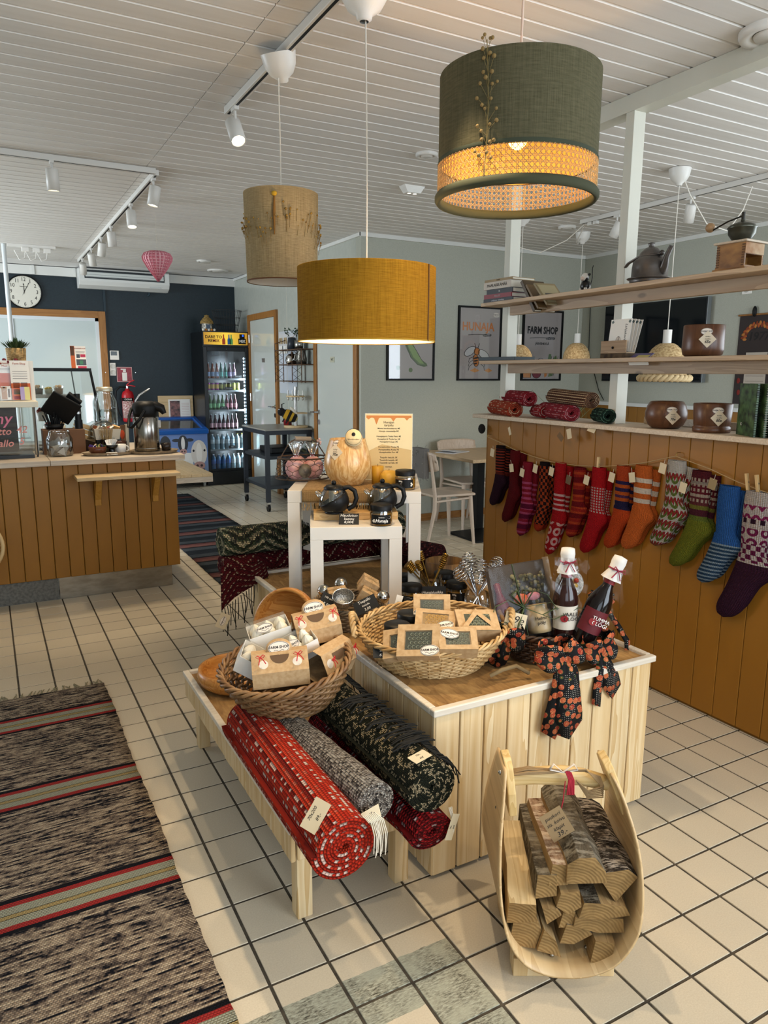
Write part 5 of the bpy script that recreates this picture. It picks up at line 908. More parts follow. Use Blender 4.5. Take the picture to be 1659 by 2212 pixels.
def meringue_box(loc, rot, lab, w=.105, d=.07, h=.05):
    t = thing('meringue_box', lab, 'box', loc, rot, 'boxes in the dark basket'); WB = plain('#efebe2', .5); t.scale = (1.18,)*3
    m = MB(); m.add([(-w/2, -d/2, 0), (w/2, -d/2, 0), (w/2, d/2, 0), (-w/2, d/2, 0), (-w/2-.004, -d/2-.004, h), (w/2+.004, -d/2-.004, h), (w/2+.004, d/2+.004, h), (-w/2-.004, d/2+.004, h)], [(0,3,2,1), (0,1,5,4), (1,2,6,5), (2,3,7,6), (3,0,4,7)]); m.build('card_tray', WB, t, solid=.0012)
    for k in range(6):
        x, y = -w*.32+w*.32*(k % 3), -d*.22+d*.44*(k//3); m = MB(); n = 24
        V_ = [(x+r_*(1+.12*math.sin(8*2*PI*j/n+z*60))*math.cos(2*PI*j/n), y+r_*(1+.12*math.sin(8*2*PI*j/n+z*60))*math.sin(2*PI*j/n), h-.022+z) for r_, z in ((.014, 0), (.0175, .008), (.014, .018), (.008, .027), (.001, .034)) for j in range(n)]
        m.add(V_, [(i*n+j, i*n+(j+1) % n, (i+1)*n+(j+1) % n, (i+1)*n+j) for i in range(4) for j in range(n)], True); m.build('meringue', plain('#efe8d6', .7), t)
    MB().add([(-w/2-.004, -d/2-.004, h), (w/2+.004, -d/2-.004, h), (w/2, -d*.2, h+.022), (-w/2, -d*.2, h+.022), (-w/2, d*.2, h+.022), (w/2, d*.2, h+.022), (w/2+.004, d/2+.004, h), (-w/2-.004, d/2+.004, h)], [(0,1,2,3), (3,2,5,4), (4,5,6,7)]).build('film', CELLO, t)
    oval_logo(t, (-w*.1, -d/2+.008, h+.012), (.7, 0, 0), .75); return t
ZK = -.45
gable_box((.718, 1.965, .55), (-.06, -.06, ZK+.12), 'kraft gable box with red bows at the front of the dark basket', KRAFT, .155, .1)
gable_box((.893, 2.085, .615), (-.05, -.16, ZK+.22), 'kraft gable box with red bows perched at the back of the dark basket', KRAFT, .135, .095)
gable_box((.872, 1.985, .545), (.3, -.05, ZK+.95), 'kraft gable box with red bow tucked at the right of the dark basket', KRAFT, .14, .09, False)
meringue_box((.755, 2.145, .605), (.1, -.25, ZK+.25), 'white box of meringues on top at the back of the basket'); meringue_box((.66, 2.06, .555), (.25, .55, ZK+.1), 'white film wrapped meringue box leaning at the left'); meringue_box((.808, 2.045, .585), (.2, -.4, ZK+.35), 'white film wrapped meringue box lying in the middle')
# --- soap boxes in the pale basket
WAXG = plain('#7d8068', .5)
def soap_box(loc, rot, lab, w=.095, d=.07, h=.032, soap='#7e8169', win='rect', logo=(.02, -.018, -.3)):
    t = thing('soap_box', lab, 'box', loc, rot, 'soap boxes in the pale basket'); t.scale = (1.22,)*3; MB().box(-w/2, w/2, -d/2, d/2, 0, h-.004).build('box_body', KRAFT, t)
    o = MB()
    if win == 'rect':
        a, b = w*.33, d*.3; o.box(-w/2, -a, -d/2, d/2, h-.004, h); o.box(a, w/2, -d/2, d/2, h-.004, h); o.box(-a, a, -d/2, -b, h-.004, h); o.box(-a, a, b, d/2, h-.004, h)
    else: o.add([(-w/2, -d/2, h), (w/2, -d/2, h), (0, d/2, h), (-w*.27, -d*.3, h), (w*.27, -d*.3, h), (0, d*.2, h)], [(0,1,4,3), (1,2,5,4), (2,0,3,5)])
    o.build('window_frame', KRAFT, t)
    m = MB(); m.box(-w*.31, w*.31, -d*.28, d*.28, h-.0055, h-.0035)
    sm = m.build('soap', plain('#3f4438' if soap[1] == '7' else '#8a6416', .5), t); m = MB()
    for i in range(5):
        for j in range(4): m.at((-w*.2+w*.1*i+(j % 2)*w*.05, -d*.2+d*.13*j, h-.0034)).lathe([(w*.035, 0), (w*.05, .0012)], 6)
    m.build('honeycomb_relief', plain(soap, .6), sm); MB().box(-w*.33, w*.33, -d*.3, d*.3, h-.0022, h-.002).build('window_film', CELLO, t) if win == 'rect' else None
    if logo: oval_logo(t, (logo[0], logo[1], h+.0008), (0, 0, logo[2]), .78)
    return t
soap_box((1.256, 1.975, 0.685), (.95, 0, -.52), 'soap box with green bee soap standing at the basket back', .1, .075, .03, logo=(-.028, -.022, -.35))
soap_box((1.213, 1.885, 0.662), (.55, .05, -.6), 'soap box showing a yellow beeswax bar', .105, .065, .034, '#c08f22', logo=(.026, -.018, .35)); soap_box((1.32, 1.815, 0.655), (.5, .05, -.35), 'soap box with a triangular window at the basket right', .11, .075, .045, win='tri', logo=None)
soap_box((1.1, 1.79, 0.655), (.8, -.1, -.7), 'soap box with a round green soap at the basket front', .105, .085, .03, logo=(.03, -.028, .05)); soap_box((1.196, 1.735, 0.650), (.62, .0, -.48), 'soap box with green soap at the front right of the basket', .095, .065, .04, logo=(-.02, .012, -.2))
soap_box((1.07, 1.83, 0.642), (.75, -.25, -.75), 'plain soap box tucked behind the front one', .1, .08, .025, logo=None); soap_box((1.15, 1.85, 0.585), (.1, .0, -.4), 'soap box lying at the bottom of the pale basket', .12, .1, .04, logo=None); soap_box((1.27, 1.84, 0.585), (.1, 0, -.7), 'lower soap box under the triangular window one', .12, .1, .04, logo=None)
honey((1.09, 1.915, .605), -.65, 'honey jar with white flower label inside the pale basket', 'front'); honey((1.18, 1.99, .605), -.2, 'honey jar turned away at the back of the pale basket', 'side')
chalk_card((1.005, 1.835, .615), (-.95, 0, -.45), .075, .05, [('Kasvis', .012), ('saippua', .012), ('6,50€', .016)], 'black chalk card reading 6,50 in the pale basket')
# --- grey twig basket contents
def cube_box(loc, rot, s, lab):
    t = thing('kraft_gift_cube', lab, 'box', loc, rot, 'kraft cubes in the twig basket'); MB().bx((0, 0, s/2), (s, s*.85, s*.8)).build('box', KRAFT, t, bevel=.001)
    m = MB(); q = s/2+.0012; z0, z1 = s*.1-.001, s*.9+.001; m.tube([(0, -q*.86, z0), (0, -q*.86, z1), (0, q*.86, z1), (0, q*.86, z0)], .0011, 4); m.tube([(-q, 0, z0), (-q, 0, z1), (q, 0, z1), (q, 0, z0)], .0011, 4)
    for k in (-1, 1): m.tube([(0, 0, z1), (k*.012, .006, z1+.008), (k*.017, 0, z1+.004), (0, 0, z1), (k*.02, -.012, z1+.001)], .001, 4)
    m.build('twine', TWINE, t)
cube_box((1.085, 2.345, .625), (.1, -.1, -.3), .068, 'kraft cube tied with twine at the left of the twig basket'); cube_box((1.195, 2.36, .655), (.25, .55, -.3), .066, 'kraft cube tied with twine tilted on top of the twig basket'); cube_box((1.17, 2.31, .625), (.1, .5, -.55), .064, 'kraft cube tied with twine in the middle of the twig basket')
def strainer(loc, rot, lab, r=.038):
    t = thing('tea_strainer', lab, 'tea strainer', loc, rot, 'tea strainers'); MESH = mottled('wire_mesh_steel', '#77746e', '#c2bfb8', 240, rough=.3, metal=.9, bump=.8); MB().lathe([(r, 0), (r*.92, -.02), (r*.72, -.038), (.001, -.042)], 24).build('mesh_cup', MESH, t); m = MB(); m.tube([(r*math.cos(2*PI*k/28), r*math.sin(2*PI*k/28), 0) for k in range(28)], .0018, 6, closed=True); m.build('rim', CHROME, t)
strainer((1.055, 2.24, .69), (.5, 0, -.4), 'steel mesh tea strainer cup at the front of the twig basket')
for k, (x, y, z, lab) in enumerate(((1.215, 2.24, .665, 'steel tea ball at the right of the twig basket'), (1.055, 2.41, .665, 'steel tea ball at the back left of the twig basket'), (1.13, 2.42, .68, 'steel tea ball behind the kraft cubes'))):
    t = thing('tea_ball', lab, 'tea ball', (x, y, z-.025), group='tea balls'); MB().ball((0, 0, .025), .024, 16).build('ball', mottled('pierced_steel', '#8c8983', '#d3d0c9', 300, rough=.2, metal=1.0), t); MB().lathe([(.0243, .0235), (.025, .025), (.0243, .0265)], 18).build('seam', CHROME, t)
chalk_card((1.0, 2.28, .64), (-.5, .5, -.25), .05, .058, [('100 tee', .011), ('5,00', .017)], 'black chalk card reading 5,00 in the twig basket'); chalk_card((1.135, 2.2, .635), (-.6, -.45, -.4), .085, .05, [('Teepallo', .014), ('ketjulla', .01), ('3,00', .014)], 'black chalk card reading Teepallo in the twig basket')
t = thing('paper_price_tag', 'white printed tag standing at the right of the twig basket', 'tag', (1.24, 2.19, .62), (-.2, .3, -.4)); MB().box(-.012, .012, -.0006, .0006, 0, .06).build('card', PAPER, t); text(t, 'II', .018, (0, -.001, .03), (PI/2, 0, 0), INK)
# --- jars behind the pale basket
sj = thing('honey_spoon_jar', 'clear jar holding brass honey dippers', 'jar', (1.585, 2.505, BH-.01)); sj.scale = (1.12,)*3; MB().lathe([(.001, .003), (.048, .003), (.052, .01), (.052, .06), (.044, .075), (.046, .09)], 26).build('glass', GLASS, sj)
BRASS = plain('#8a6a2c', .3, .85)
for k, (dx, dy, h) in enumerate(((-.075, .01, .115), (-.05, -.01, .125), (-.025, .02, .15), (.045, .0, .115), (.065, .02, .13), (-.06, .02, .12))):
    m = MB(); p0 = Vector((-dx*.25, -dy*.3, .015)); p1 = Vector((dx, dy, h)); d = (p1-p0).normalized(); m.cyl(p0, p1, .0028, n=6); rot = d.to_track_quat('Z', 'Y').to_euler(); m.at(p1, rot)
    for q in range(5): m.lathe([(.006, -.004+.0075*q), (.0115, -.002+.0075*q), (.0115, .001+.0075*q), (.006, .003+.0075*q)], 12)
    m.disc((0, 0, .034), .011, 12); m.lathe([(.0115, .03), (.011, .034)], 12); m.build('honey_dipper', BRASS, sj)
honey((1.695, 2.565, BH-.01), -.55, 'honey jar standing behind, right of the dipper jar', 'side', s=1.1); honey((1.665, 2.425, BH-.01), -.55, 'honey jar in front, between the dippers and the whisks', 'side', s=1.05); honey((1.475, 2.475, BH-.01), -.5, 'honey jar behind the black Hunajalusikka card', 'side', s=1.05); honey((1.53, 2.63, BH-.01), -.5, 'honey jar at the back by the white table leg', 'side')
chalk_card((1.553, 2.435, BH+.015), (-.15, 0, -.42), .11, .05, [('Hunajalusikka', .0155)], 'black chalk card reading Hunajalusikka'); chalk_card((1.46, 2.40, BH+.015), (-1.15, 0, -.3), .1, .05, [('Hunaja', .014), ('6,50€', .018)], 'slanted black chalk card with a price before the honey jars')
bk = thing('bark_planter', 'round wooden planter with bark grain behind the honey jars', 'planter', (1.795, 2.715, BH-.01)); bk.scale = (.84, .84, .84); MB().lathe([(.001, .004), (.1, .004), (.108, .02), (.108, .11), (.098, .112), (.094, .02)], 36).build('body', mottled('bark_grain', '#4a331d', '#8a6636', 9, (4, 4, .4), rough=.6, bump=.3), bk)
wj = thing('whisk_jar', 'clear jar full of steel spiral honey whisks', 'jar', (1.69, 2.315, BH-.01)); MB().lathe([(.001, .003), (.05, .003), (.054, .01), (.05, .055), (.046, .065)], 26).build('glass', GLASS, wj)
for k, (dx, dy, h) in enumerate(((-.07, .02, .145), (-.035, .035, .165), (.0, -.01, .13), (-.01, .05, .19), (.03, .02, .165), (.06, -.01, .15), (.095, .0, .155), (.11, .02, .165))):
    m = MB(); p0 = Vector((-dx*.3, -dy*.3, .01)); p1 = Vector((dx, dy, h)); d = (p1-p0).normalized(); m.cyl(p0, p1-d*.03, .005, n=8); rot = d.to_track_quat('Z', 'Y').to_matrix(); n = 96
    m.tube([p1+rot @ Vector((.03*math.sin(PI*i/n)*math.cos(i*.46), .03*math.sin(PI*i/n)*math.sin(i*.46), -.03*math.cos(PI*i/n))) for i in range(n+1)], .0022, 4); m.build('spiral_whisk', CHROME, wj)
# ================================================================ ochre partition with shelves, posts and socks
pt = thing('ochre_partition', 'ochre boarded half height partition wall on the right', 'partition', (2.75, 2.0, 0))
for k in range(30):
    y = 3.592-.1125*(k+1)
    if y > .2: MB().box(2.66, 2.674, y+.001, y+.1115, .012, 1.203).build('plank', YEL, pt, world=True, bevel=.003)
MB().box(2.674, 2.83, .25, 3.585, 0, 1.203).build('core', YEL, pt, world=True); MB().box(2.66, 2.83, 3.585, 3.594, .012, 1.203).build('end_plank', YEL, pt, world=True)
si = tag(MB().box(2.595, 2.9, .25, 3.66, 1.205, 1.228).build('partition_sill', WHITEW, bevel=.003), 'pale wooden sill board capping the ochre partition', 'sill')
MB().box(2.84, 2.86, .25, 2.62, 1.2285, 1.26).build('back_lip', WHITEW, si, world=True) if False else None
lp = tag(MB().box(2.865, 2.885, .25, 2.58, 1.229, 1.262).build('back_strip', WHITEW, bevel=.002), 'low pale strip along the back of the sill', 'strip')
POST = mottled('painted_post', '#c2c0b2', '#c9c7ba', 4, (1, 1, .2), rough=.45)
for y, lab in ((2.6, 'white square post nearest the coffee grinder'), (3.47, 'white square post behind the stacked books')): tag(MB().box(2.69, 2.762, y, y+.05, 1.229, CZ-.075).build('post', POST, bevel=.002), lab, 'post')
bm = struct(MB().box(2.69, 2.775, .2, 3.56, CZ-.075, CZ-.001).build('trim_8', POST, loc=(0,0,0)))
for z, lab in ((1.845, 'upper pale wooden shelf between the white posts'), (1.522, 'lower pale wooden shelf between the white posts')):
    sh = thing('plank_shelf', lab, 'shelf', (2.67, 2.2, z)); MB().box(2.555, 2.688, .25, 3.55, z, z+.019).build('board', wood('shelf_pine', '#a58a6c', '#c0a686', 'Y', 1.2, .5, .06), sh, world=True, bevel=.002)
    for x0, x1 in ((2.664, 2.69),): MB().box(x0, x1, .25, 3.42, z-.052, z).build('apron', wood('shelf_pine_edge', '#9d8266', '#b59b7d', 'Y', 1.2, .5, .06), sh, world=True, bevel=.002)
    MB().box(2.764, 2.9, .25, 3.55, z, z+.019).build('board', wood('shelf_pine_back', '#a58a6c', '#c0a686', 'Y', 1.2, .5, .06), sh, world=True, bevel=.002); MB().box(2.688, 2.764, .25, 2.595, z, z+.019).build('board', WHITEW, sh, world=True); MB().box(2.688, 2.764, 2.655, 3.465, z, z+.019).build('board', WHITEW, sh, world=True)
ZU, ZM, ZS2 = 1.8645, 1.5415, 1.2285
# --- books on the upper shelf
def book(loc, rot, L, W, H, col, lab, title=None, tcol='#d8d3c8', spine_y=-1, pages='#cfc8b8'):
    """L along the spine (local x), W deep, H thick; the spine faces -y"""
    t = thing('book', lab, 'book', loc, rot, 'books on the upper shelf'); cm = plain(col, .5); c = .003
    m = MB(); m.box(-L/2, L/2, -W/2, W/2, 0, c); m.box(-L/2, L/2, -W/2, W/2, H-c, H); m.box(-L/2, L/2, -W/2-.002, -W/2+c, 0, H); m.build('cover', cm, t); MB().box(-L/2+.003, L/2-.003, -W/2+c, W/2-.004, c, H-c).build('pages', plain(pages, .8), t)
    if title: text(t, title, H*.55, (0, -W/2-.003, H/2), (PI/2, 0, 0), plain(tcol, .6), 'title', sx=1.0)
    return t
RYB = -PI/2+.06
z = ZU
for L, W, H, col, lab, ti, tc, dy in ((.25, .17, .022, '#15151a', 'black book at the bottom of the book stack', 'pohjoinen  keittokirja', '#cfd3da', 0), (.235, .17, .024, '#7c2028', 'red book second from the bottom of the stack', 'REILUSTI', '#b9adad', .005), (.22, .16, .026, '#17171a', 'black book with white figures in the stack', '16', '#d8d8d8', -.005), (.23, .17, .04, '#b9aea0', 'thick cream book near the stack top', 'MAALAISELÄMÄÄ', '#4b4640', .012), (.235, .165, .014, '#8a7247', 'thin olive brown book on top of the stack', 'VANHAT', '#5a4a30', .005)):
    book((2.685-.01, 3.44+dy, z), (0, 0, RYB), L, W, H, col, lab, ti, tc); z += H+.0005
book((2.69, 3.215, ZU+.01), (0, .95, RYB-.05), .2, .15, .018, '#4d3d28', 'old brown book leaning on the stack'); book((2.68, 3.165, ZU+.004), (0, .85, RYB-.1), .17, .14, .012, '#70593a', 'worn tan book leaning beside the brown one')
ob = book((2.67, 3.09, ZU+.012), (0, .75, RYB-.15), .17, .13, .01, '#8a7a58', 'old booklet with printed cover leaning on the books'); MB().box(-.07, .07, -.055, .055, .0102, .0106).build('cover_print', plain('#a59a78', .6), ob); MB().box(-.0, .055, -.04, .04, .0108, .011).build('cover_picture', plain('#4e4c48', .6), ob)
tag(MB().at((2.66, 3.0, ZU), (0, 0, RYB)).box(-.08, .08, -.07, .06, 0, .006).build('thin_booklet', plain('#7d6a4a', .8)), 'thin tan booklet lying flat at the shelf edge', 'booklet')
# cow figurine
cw = thing('cow_figurine', 'small black and white cow figurine on the shelf', 'figurine', (2.655, 2.815, ZU)); CWM = mottled('cow_patches', '#111111', '#cfcbc4', 26, rough=.3, lo=.48, hi=.52, det=1)
MB().ball((0, 0, .03), .028, 14, (.9, 1, 1.05)).build('body', CWM, cw); MB().ball((-.006, 0, .07), .02, 12, (1, 1, 1.1)).build('head', CWM, cw); MB().ball((-.022, 0, .064), .011, 10).build('muzzle', plain('#c9b5a6', .4), cw)
for s_ in (-1, 1): MB().ball((0, s_*.022, .083), .009, 8, (.6, 1.2, .7)).build('ear', plain('#131313', .4), cw); MB().cyl((-.015, s_*.018, 0), (-.015, s_*.016, .02), .008).build('leg', plain('#c9c4ba', .4), cw)
m = MB(); m.tube([(.02, -.01, .02), (.03, -.012, .07), (.02, -.02, .11), (.015, -.03, .125)], .002, 5); m.build('tail', BLACK, cw)
# copper kettle
kt = thing('old_kettle', 'old dark metal kettle with spout and tilted handle', 'kettle', (2.675, 2.435, ZU)); OLD = mottled('tarnished_metal', '#4a4644', '#78726d', 7, rough=.38, metal=.6)
MB().lathe([(.001, 0), (.082, 0), (.085, .01), (.087, .022), (.079, .026), (.078, .07), (.074, .1), (.055, .118), (.05, .12)], 32).build('body', OLD, kt); MB().lathe([(.052, .12), (.048, .135), (.03, .155), (.012, .162), (.012, .17), (.016, .178), (.001, .182)], 24).build('lid', OLD, kt)
MB().lathe([(.086, .02), (.097, .024), (.097, .027), (.086, .028)], 32).build('flange', OLD, kt)
m = MB(); m.tube([(0, -.066, .05), (-.01, -.09, .075), (-.012, -.1, .11), (-.012, -.122, .15)], [.02, .017, .012, .01], 10); m.build('spout', OLD, kt)
m = MB(); m.tube([(-.0, -.055, .125), (-.03, -.03, .13), (-.045, .03, .118), (-.04, .09, .1), (-.03, .115, .088)], .011, 8, flat=.5); m.build('handle', OLD, kt); MB().ball((-.0, -.062, .13), .012, 10).build('rivet', OLD, kt)
# coffee grinder
gr = thing('coffee_grinder', 'antique wooden coffee grinder with crank and metal hopper', 'coffee grinder', (2.668, 1.98, ZU), (0, 0, .05)); GW = mottled('worn_varnish', '#6b4520', '#a5783f', 9, (1, 1, 2), rough=.5); OW = mottled('worn_paint', '#8d5b28', '#c6b08c', 10, rough=.6)
m = MB(); m.box(-.062, .062, -.062, .062, .012, .02); m.box(-.06, .06, .0, .06, .012, .105); m.box(-.06, .06, -.06, .0, .062, .105); m.box(-.06, -.052, -.06, .0, .012, .062); m.box(.052, .06, -.06, 0, .012, .062); m.build('case', GW, gr); MB().box(-.06, .06, -.062, -.06, .064, .104).build('front_panel', OW, gr)
for x in (-.0605, .0605):
    for k in range(9): MB().bx((x, -.054, .02+.0095*k), (.003, .012, .005)).build('finger_joint', plain('#5a3a1b', .6), gr); MB().bx((x, .054, .02+.0095*k), (.003, .012, .005)).build('finger_joint', plain('#5a3a1b', .6), gr)
MB().box(-.072, .072, -.072, .072, .105, .114).build('top_board', WHITEW, gr, bevel=.004); MB().box(-.07, .07, -.07, .07, 0, .012).build('base_board', GW, gr, bevel=.003)
MB().lathe([(.028, .114), (.032, .12), (.05, .145), (.052, .165), (.056, .168), (.045, .18), (.02, .19), (.008, .193), (.008, .2)], 24).build('hopper', plain('#4a4a40', .3, .7), gr)
m = MB(); m.cyl((0, 0, .19), (0, 0, .228), .007); m.tube([(0, 0, .215), (-.01, .06, .2), (-.02, .125, .172)], .006, 6, flat=.5); m.build('crank', plain('#2e2b26', .4, .6), gr); MB().ball((-.02, .128, .187), .019, 14).build('knob', plain('#9b7a55', .5), gr)
# --- lower shelf
tag(MB().at((2.665, 3.44, ZM), (0, 0, .05)).box(-.075, .075, -.16, .16, 0, .02).build('dark_folder', plain('#15252a', .5), bevel=.002), 'flat dark green book at the left end of the lower shelf', 'book')
cbx = thing('card_box', 'small wooden box holding white gift cards', 'card box', (2.64, 2.562, ZM), (0, 0, -PI/2)); MB().box(-.08, .08, -.03, .05, 0, .022).build('log_base', mottled('bark_dark', '#2f241a', '#5c4a36', 30, rough=.9, bump=.6), cbx); MB().box(-.078, .078, -.032, -.024, .022, .08).build('front', wood('box_front', '#8f6d43', '#a8865a', 'X', 1.5, .5), cbx, bevel=.001); MB().box(-.078, .078, .02, .028, .022, .06).build('back', PINEX, cbx); MB().box(-.078, .078, -.03, .022, .022, .026).build('floor_panel', PINEX, cbx); MB().ball((0, -.034, .048), .006, 10).build('knob', BLACK, cbx)
for k in range(4):
    t = thing('gift_card', ('front gift card with black oval logo in the wooden box', 'second gift card behind the front one', 'third gift card in the wooden box', 'rearmost gift card standing in the wooden box')[k], 'card', (2.632+.009*k, 2.557-.006*k, ZM+.03), (-.12-.03*k, .02*k, -PI/2), group='gift cards'); MB().box(-.065, .065, -.0006, .0006, 0, .15).build('card', PAPER, t)
    if k == 0: oval_logo(t, (-.005, -.001, .045), (PI/2, PI/2, 0), .9, mat=None); text(t, 'Lahjakortti', .02, (.035, -.001, .085), (PI/2, PI/2, 0), INK, shear=.2, ext=.0001)
    for s_ in (-1, 1): MB().at((s_*.052, -.001, .138), (0, s_*.6, 0)).bx((0,0,0), (.012, .0006, .012)).build('corner_ornament', plain('#5a6a6a', .6), t)
t = thing('purple_leaflet', 'purple and yellow leaflet lying propped on the lower shelf', 'leaflet', (2.64, 2.42, ZM+.005), (.5, 0, -PI/2)); MB().box(-.055, .055, -.03, .03, 0, .002).build('sheet', plain('#5f5789', .5), t); MB().box(-.02, .05, -.028, .01, .002, .0025).build('print', plain('#c6bb72', .5), t); MB().box(-.055, .055, -.028, -.022, -.028, 0).build('prop', PAPER, t)
DKW = wood('dark_turned_wood', '#4a2d1c', '#5f3d27', 'Z', 1.2, .35, .05, False)
def pot(loc, prof, lab, price, tagz, nm, tr, k_=1.0):
    t = thing('wooden_plant_pot', lab, 'pot', loc, (0, 0, 0), 'dark turned wooden pots'); prof = [(p[0]*k_, p[1]) for p in prof]; MB().lathe(prof, 44).build('body', DKW, t)
    r = max(p[0] for p in prof); 
    a = -PI/2-tr; o = oval_logo(t, (r*1.01*math.cos(a-.06)*1, r*1.01*math.sin(a-.06), tagz+.026), (PI/2, 0, a+PI/2-.06), .75); g = diamond_tag(t, (r*1.02*math.cos(a), r*1.02*math.sin(a), tagz-.005), (PI/2, PI/4, a+PI/2), .048, ['kotka', 'ruukku'], price); return t
pot((2.655, 2.105, ZM), [(.001, 0), (.075, 0), (.088, .008), (.094, .03), (.092, .125), (.088, .128), (.082, .126), (.08, .02)], 'dark wooden pot priced 65 on the lower shelf', '65e', .072, '65', .72, .88)
pot((2.70, 2.305, ZS2), [(.001, 0), (.07, 0), (.095, .015), (.112, .045), (.114, .07), (.104, .1), (.09, .118), (.082, .121), (.078, .115), (.08, .02)], 'rounded dark wooden pot priced 70 on the sill', '70e', .06, '70', .55, .8)
pt8 = pot((2.695, 2.06, ZS2), [(.001, 0), (.088, 0), (.092, .004), (.092, .022), (.085, .026), (.088, .03), (.096, .118), (.092, .121), (.087, .118), (.082, .03)], 'dark wooden pot with saucer priced 80 on the sill', '80e', .068, '80', .6, .82)
# spiral notebooks
NBM = mottled('forest_photo', '#142217', '#4a6a42', 30, rough=.4)
for k in range(4):
    t = thing('spiral_notebook', ('spiral notebook with forest cover nearest the wooden pot', 'second spiral notebook from the wooden pot', 'third spiral notebook from the wooden pot', 'spiral notebook at the right end of the sill row')[k], 'notebook', (2.66+.01*k, 1.875-.035*k, ZS2), (0, 0, -.55), 'forest spiral notebooks'); MB().box(-.004, .004, -.08, .08, 0, .205).build('cover', NBM, t); MB().box(-.003, .003, -.079, .078, .002, .204).build('pages', PAPER, t); m = MB()
    for q in range(22): m.at((0, -.083, .008+.009*q), (0, 0, 0)).tube([(.008*math.cos(2*PI*i/8), .006*math.sin(2*PI*i/8), .001*i/8) for i in range(9)], .001, 4)
    m.build('spiral', plain('#2a2f2b', .3, .7) if k != 1 else plain('#b9b6ae', .4, .5), t); m = MB().at((-.005, .035, .045), (0, -PI/2, 0)); m.lathe([(.004, 0), (.006, .0006)], 12); m.build('white_mark', CHALK, t)
# small rolled mats on the sill
def km(n, a, b): return knit_mat(n, [(0, a), (.6, a), (.68, b)], .012, .006, mode='row', d=.004)
def mat_roll(p0, p1, R, a, b, lab, turns=4, mode=None):
    mt = knit_mat('mat_'+a[1:], [(0, a), (.45, b), (.99, b)], .02, .006, mode='stripe', d=.004) if mode else knit_mat('mat_'+a[1:], [(0, a), (.5, b)], .02, .006, mode='dash', d=.004)
    return roll('rolled_table_mat', lab, p0, p1, R, mt, turns, .009, .92, 'mat', group='rolled mats on the partition sill')
zz = ZS2+.001
q = mat_roll((2.735, 3.62, zz+.043), (2.635, 3.30, zz+.04), .048, '#b0462e', '#d9a888', 'orange red rolled mat at the left end of the sill'); paper_tag(q, (2.585, 3.28, 1.15), (PI/2, 1.2, -PI/2), .045, .02, [])
mat_roll((2.745, 3.52, zz+.105), (2.67, 3.22, zz+.102), .046, '#96252f', '#c4767a', 'crimson rolled mat lying on the orange one')
mat_roll((2.745, 3.25, zz+.036), (2.67, 3.085, zz+.036), .036, '#a02a30', '#d9a8a4', 'small red flecked rolled mat in the middle of the sill'); q = mat_roll((2.735, 3.17, zz+.045), (2.635, 2.84, zz+.042), .045, '#982e3a', '#c07a80', 'wine red rolled mat under the striped one'); paper_tag(q, (2.585, 2.8, 1.17), (PI/2, 1.3, -PI/2), .05, .032, []); paper_tag(q, (2.583, 2.86, 1.15), (PI/2, .7, -PI/2), .045, .03, [], plain('#6b5234', .7))
mat_roll((2.76, 3.13, zz+.122), (2.68, 2.75, zz+.11), .044, '#5a382a', '#c6a684', 'brown and cream striped rolled mat on top', 4, 'stripe'); q = mat_roll((2.735, 2.76, zz+.038), (2.66, 2.615, zz+.038), .038, '#1a3028', '#4a6a5a', 'dark green rolled mat at the right end of the row'); paper_tag(q, (2.60, 2.66, 1.2), (1.2, .2, -PI/2), .05, .025, [])
# --- socks on a twine line
STR = [(3.55, 1.095), (3.405, 1.068), (3.29, 1.042), (3.15, 1.022), (2.977, 1.006), (2.8, 1.008), (2.632, 1.019), (2.47, 1.045), (2.35, 1.069), (2.178, 1.117), (1.997, 1.08), (1.871, 1.045), (1.755, 1.022), (1.5, .99), (1.3, 1.05)]
ln = thing('twine_line', 'thin twine line strung across the ochre partition', 'twine', (2.64, 2.5, 1.05)); m = MB(); m.tube([(2.632, y, z) for y, z in STR], .0022, 5); m.build('twine', TWINE, ln, world=True)
for y, z in ((3.55, 1.098), (2.178, 1.12)): MB().tube([(2.66, y, z+.012), (2.64, y, z+.012), (2.632, y, z+.002), (2.636, y, z-.006)], .0018, 5).build('hook', plain('#8f7434', .3, .8), ln, world=True)
for y, z, dz in ((2.63, 1.012, .03), (1.815, 1.03, .02), (1.772, 1.03, .02)):
    t = thing('clothes_peg', ('wooden clothes peg above the red grid sock', 'wooden clothes peg above the blue sock', 'wooden clothes peg above the white patterned sock')[(2.63, 1.815, 1.772).index(y)], 'peg', (2.628, y, z-.02), (0 if y > 2 else -.2, 0, 0), group='wooden clothes pegs'); MB().box(-.006, -.001, -.005, .005, 0, .075).build('half', PINEZ, t); MB().box(.001, .006, -.005, .005, 0, .075).build('half', PINEZ, t); MB().cyl((0, -.007, .04), (0, .007, .04), .003, n=6).build('spring', STEEL, t)
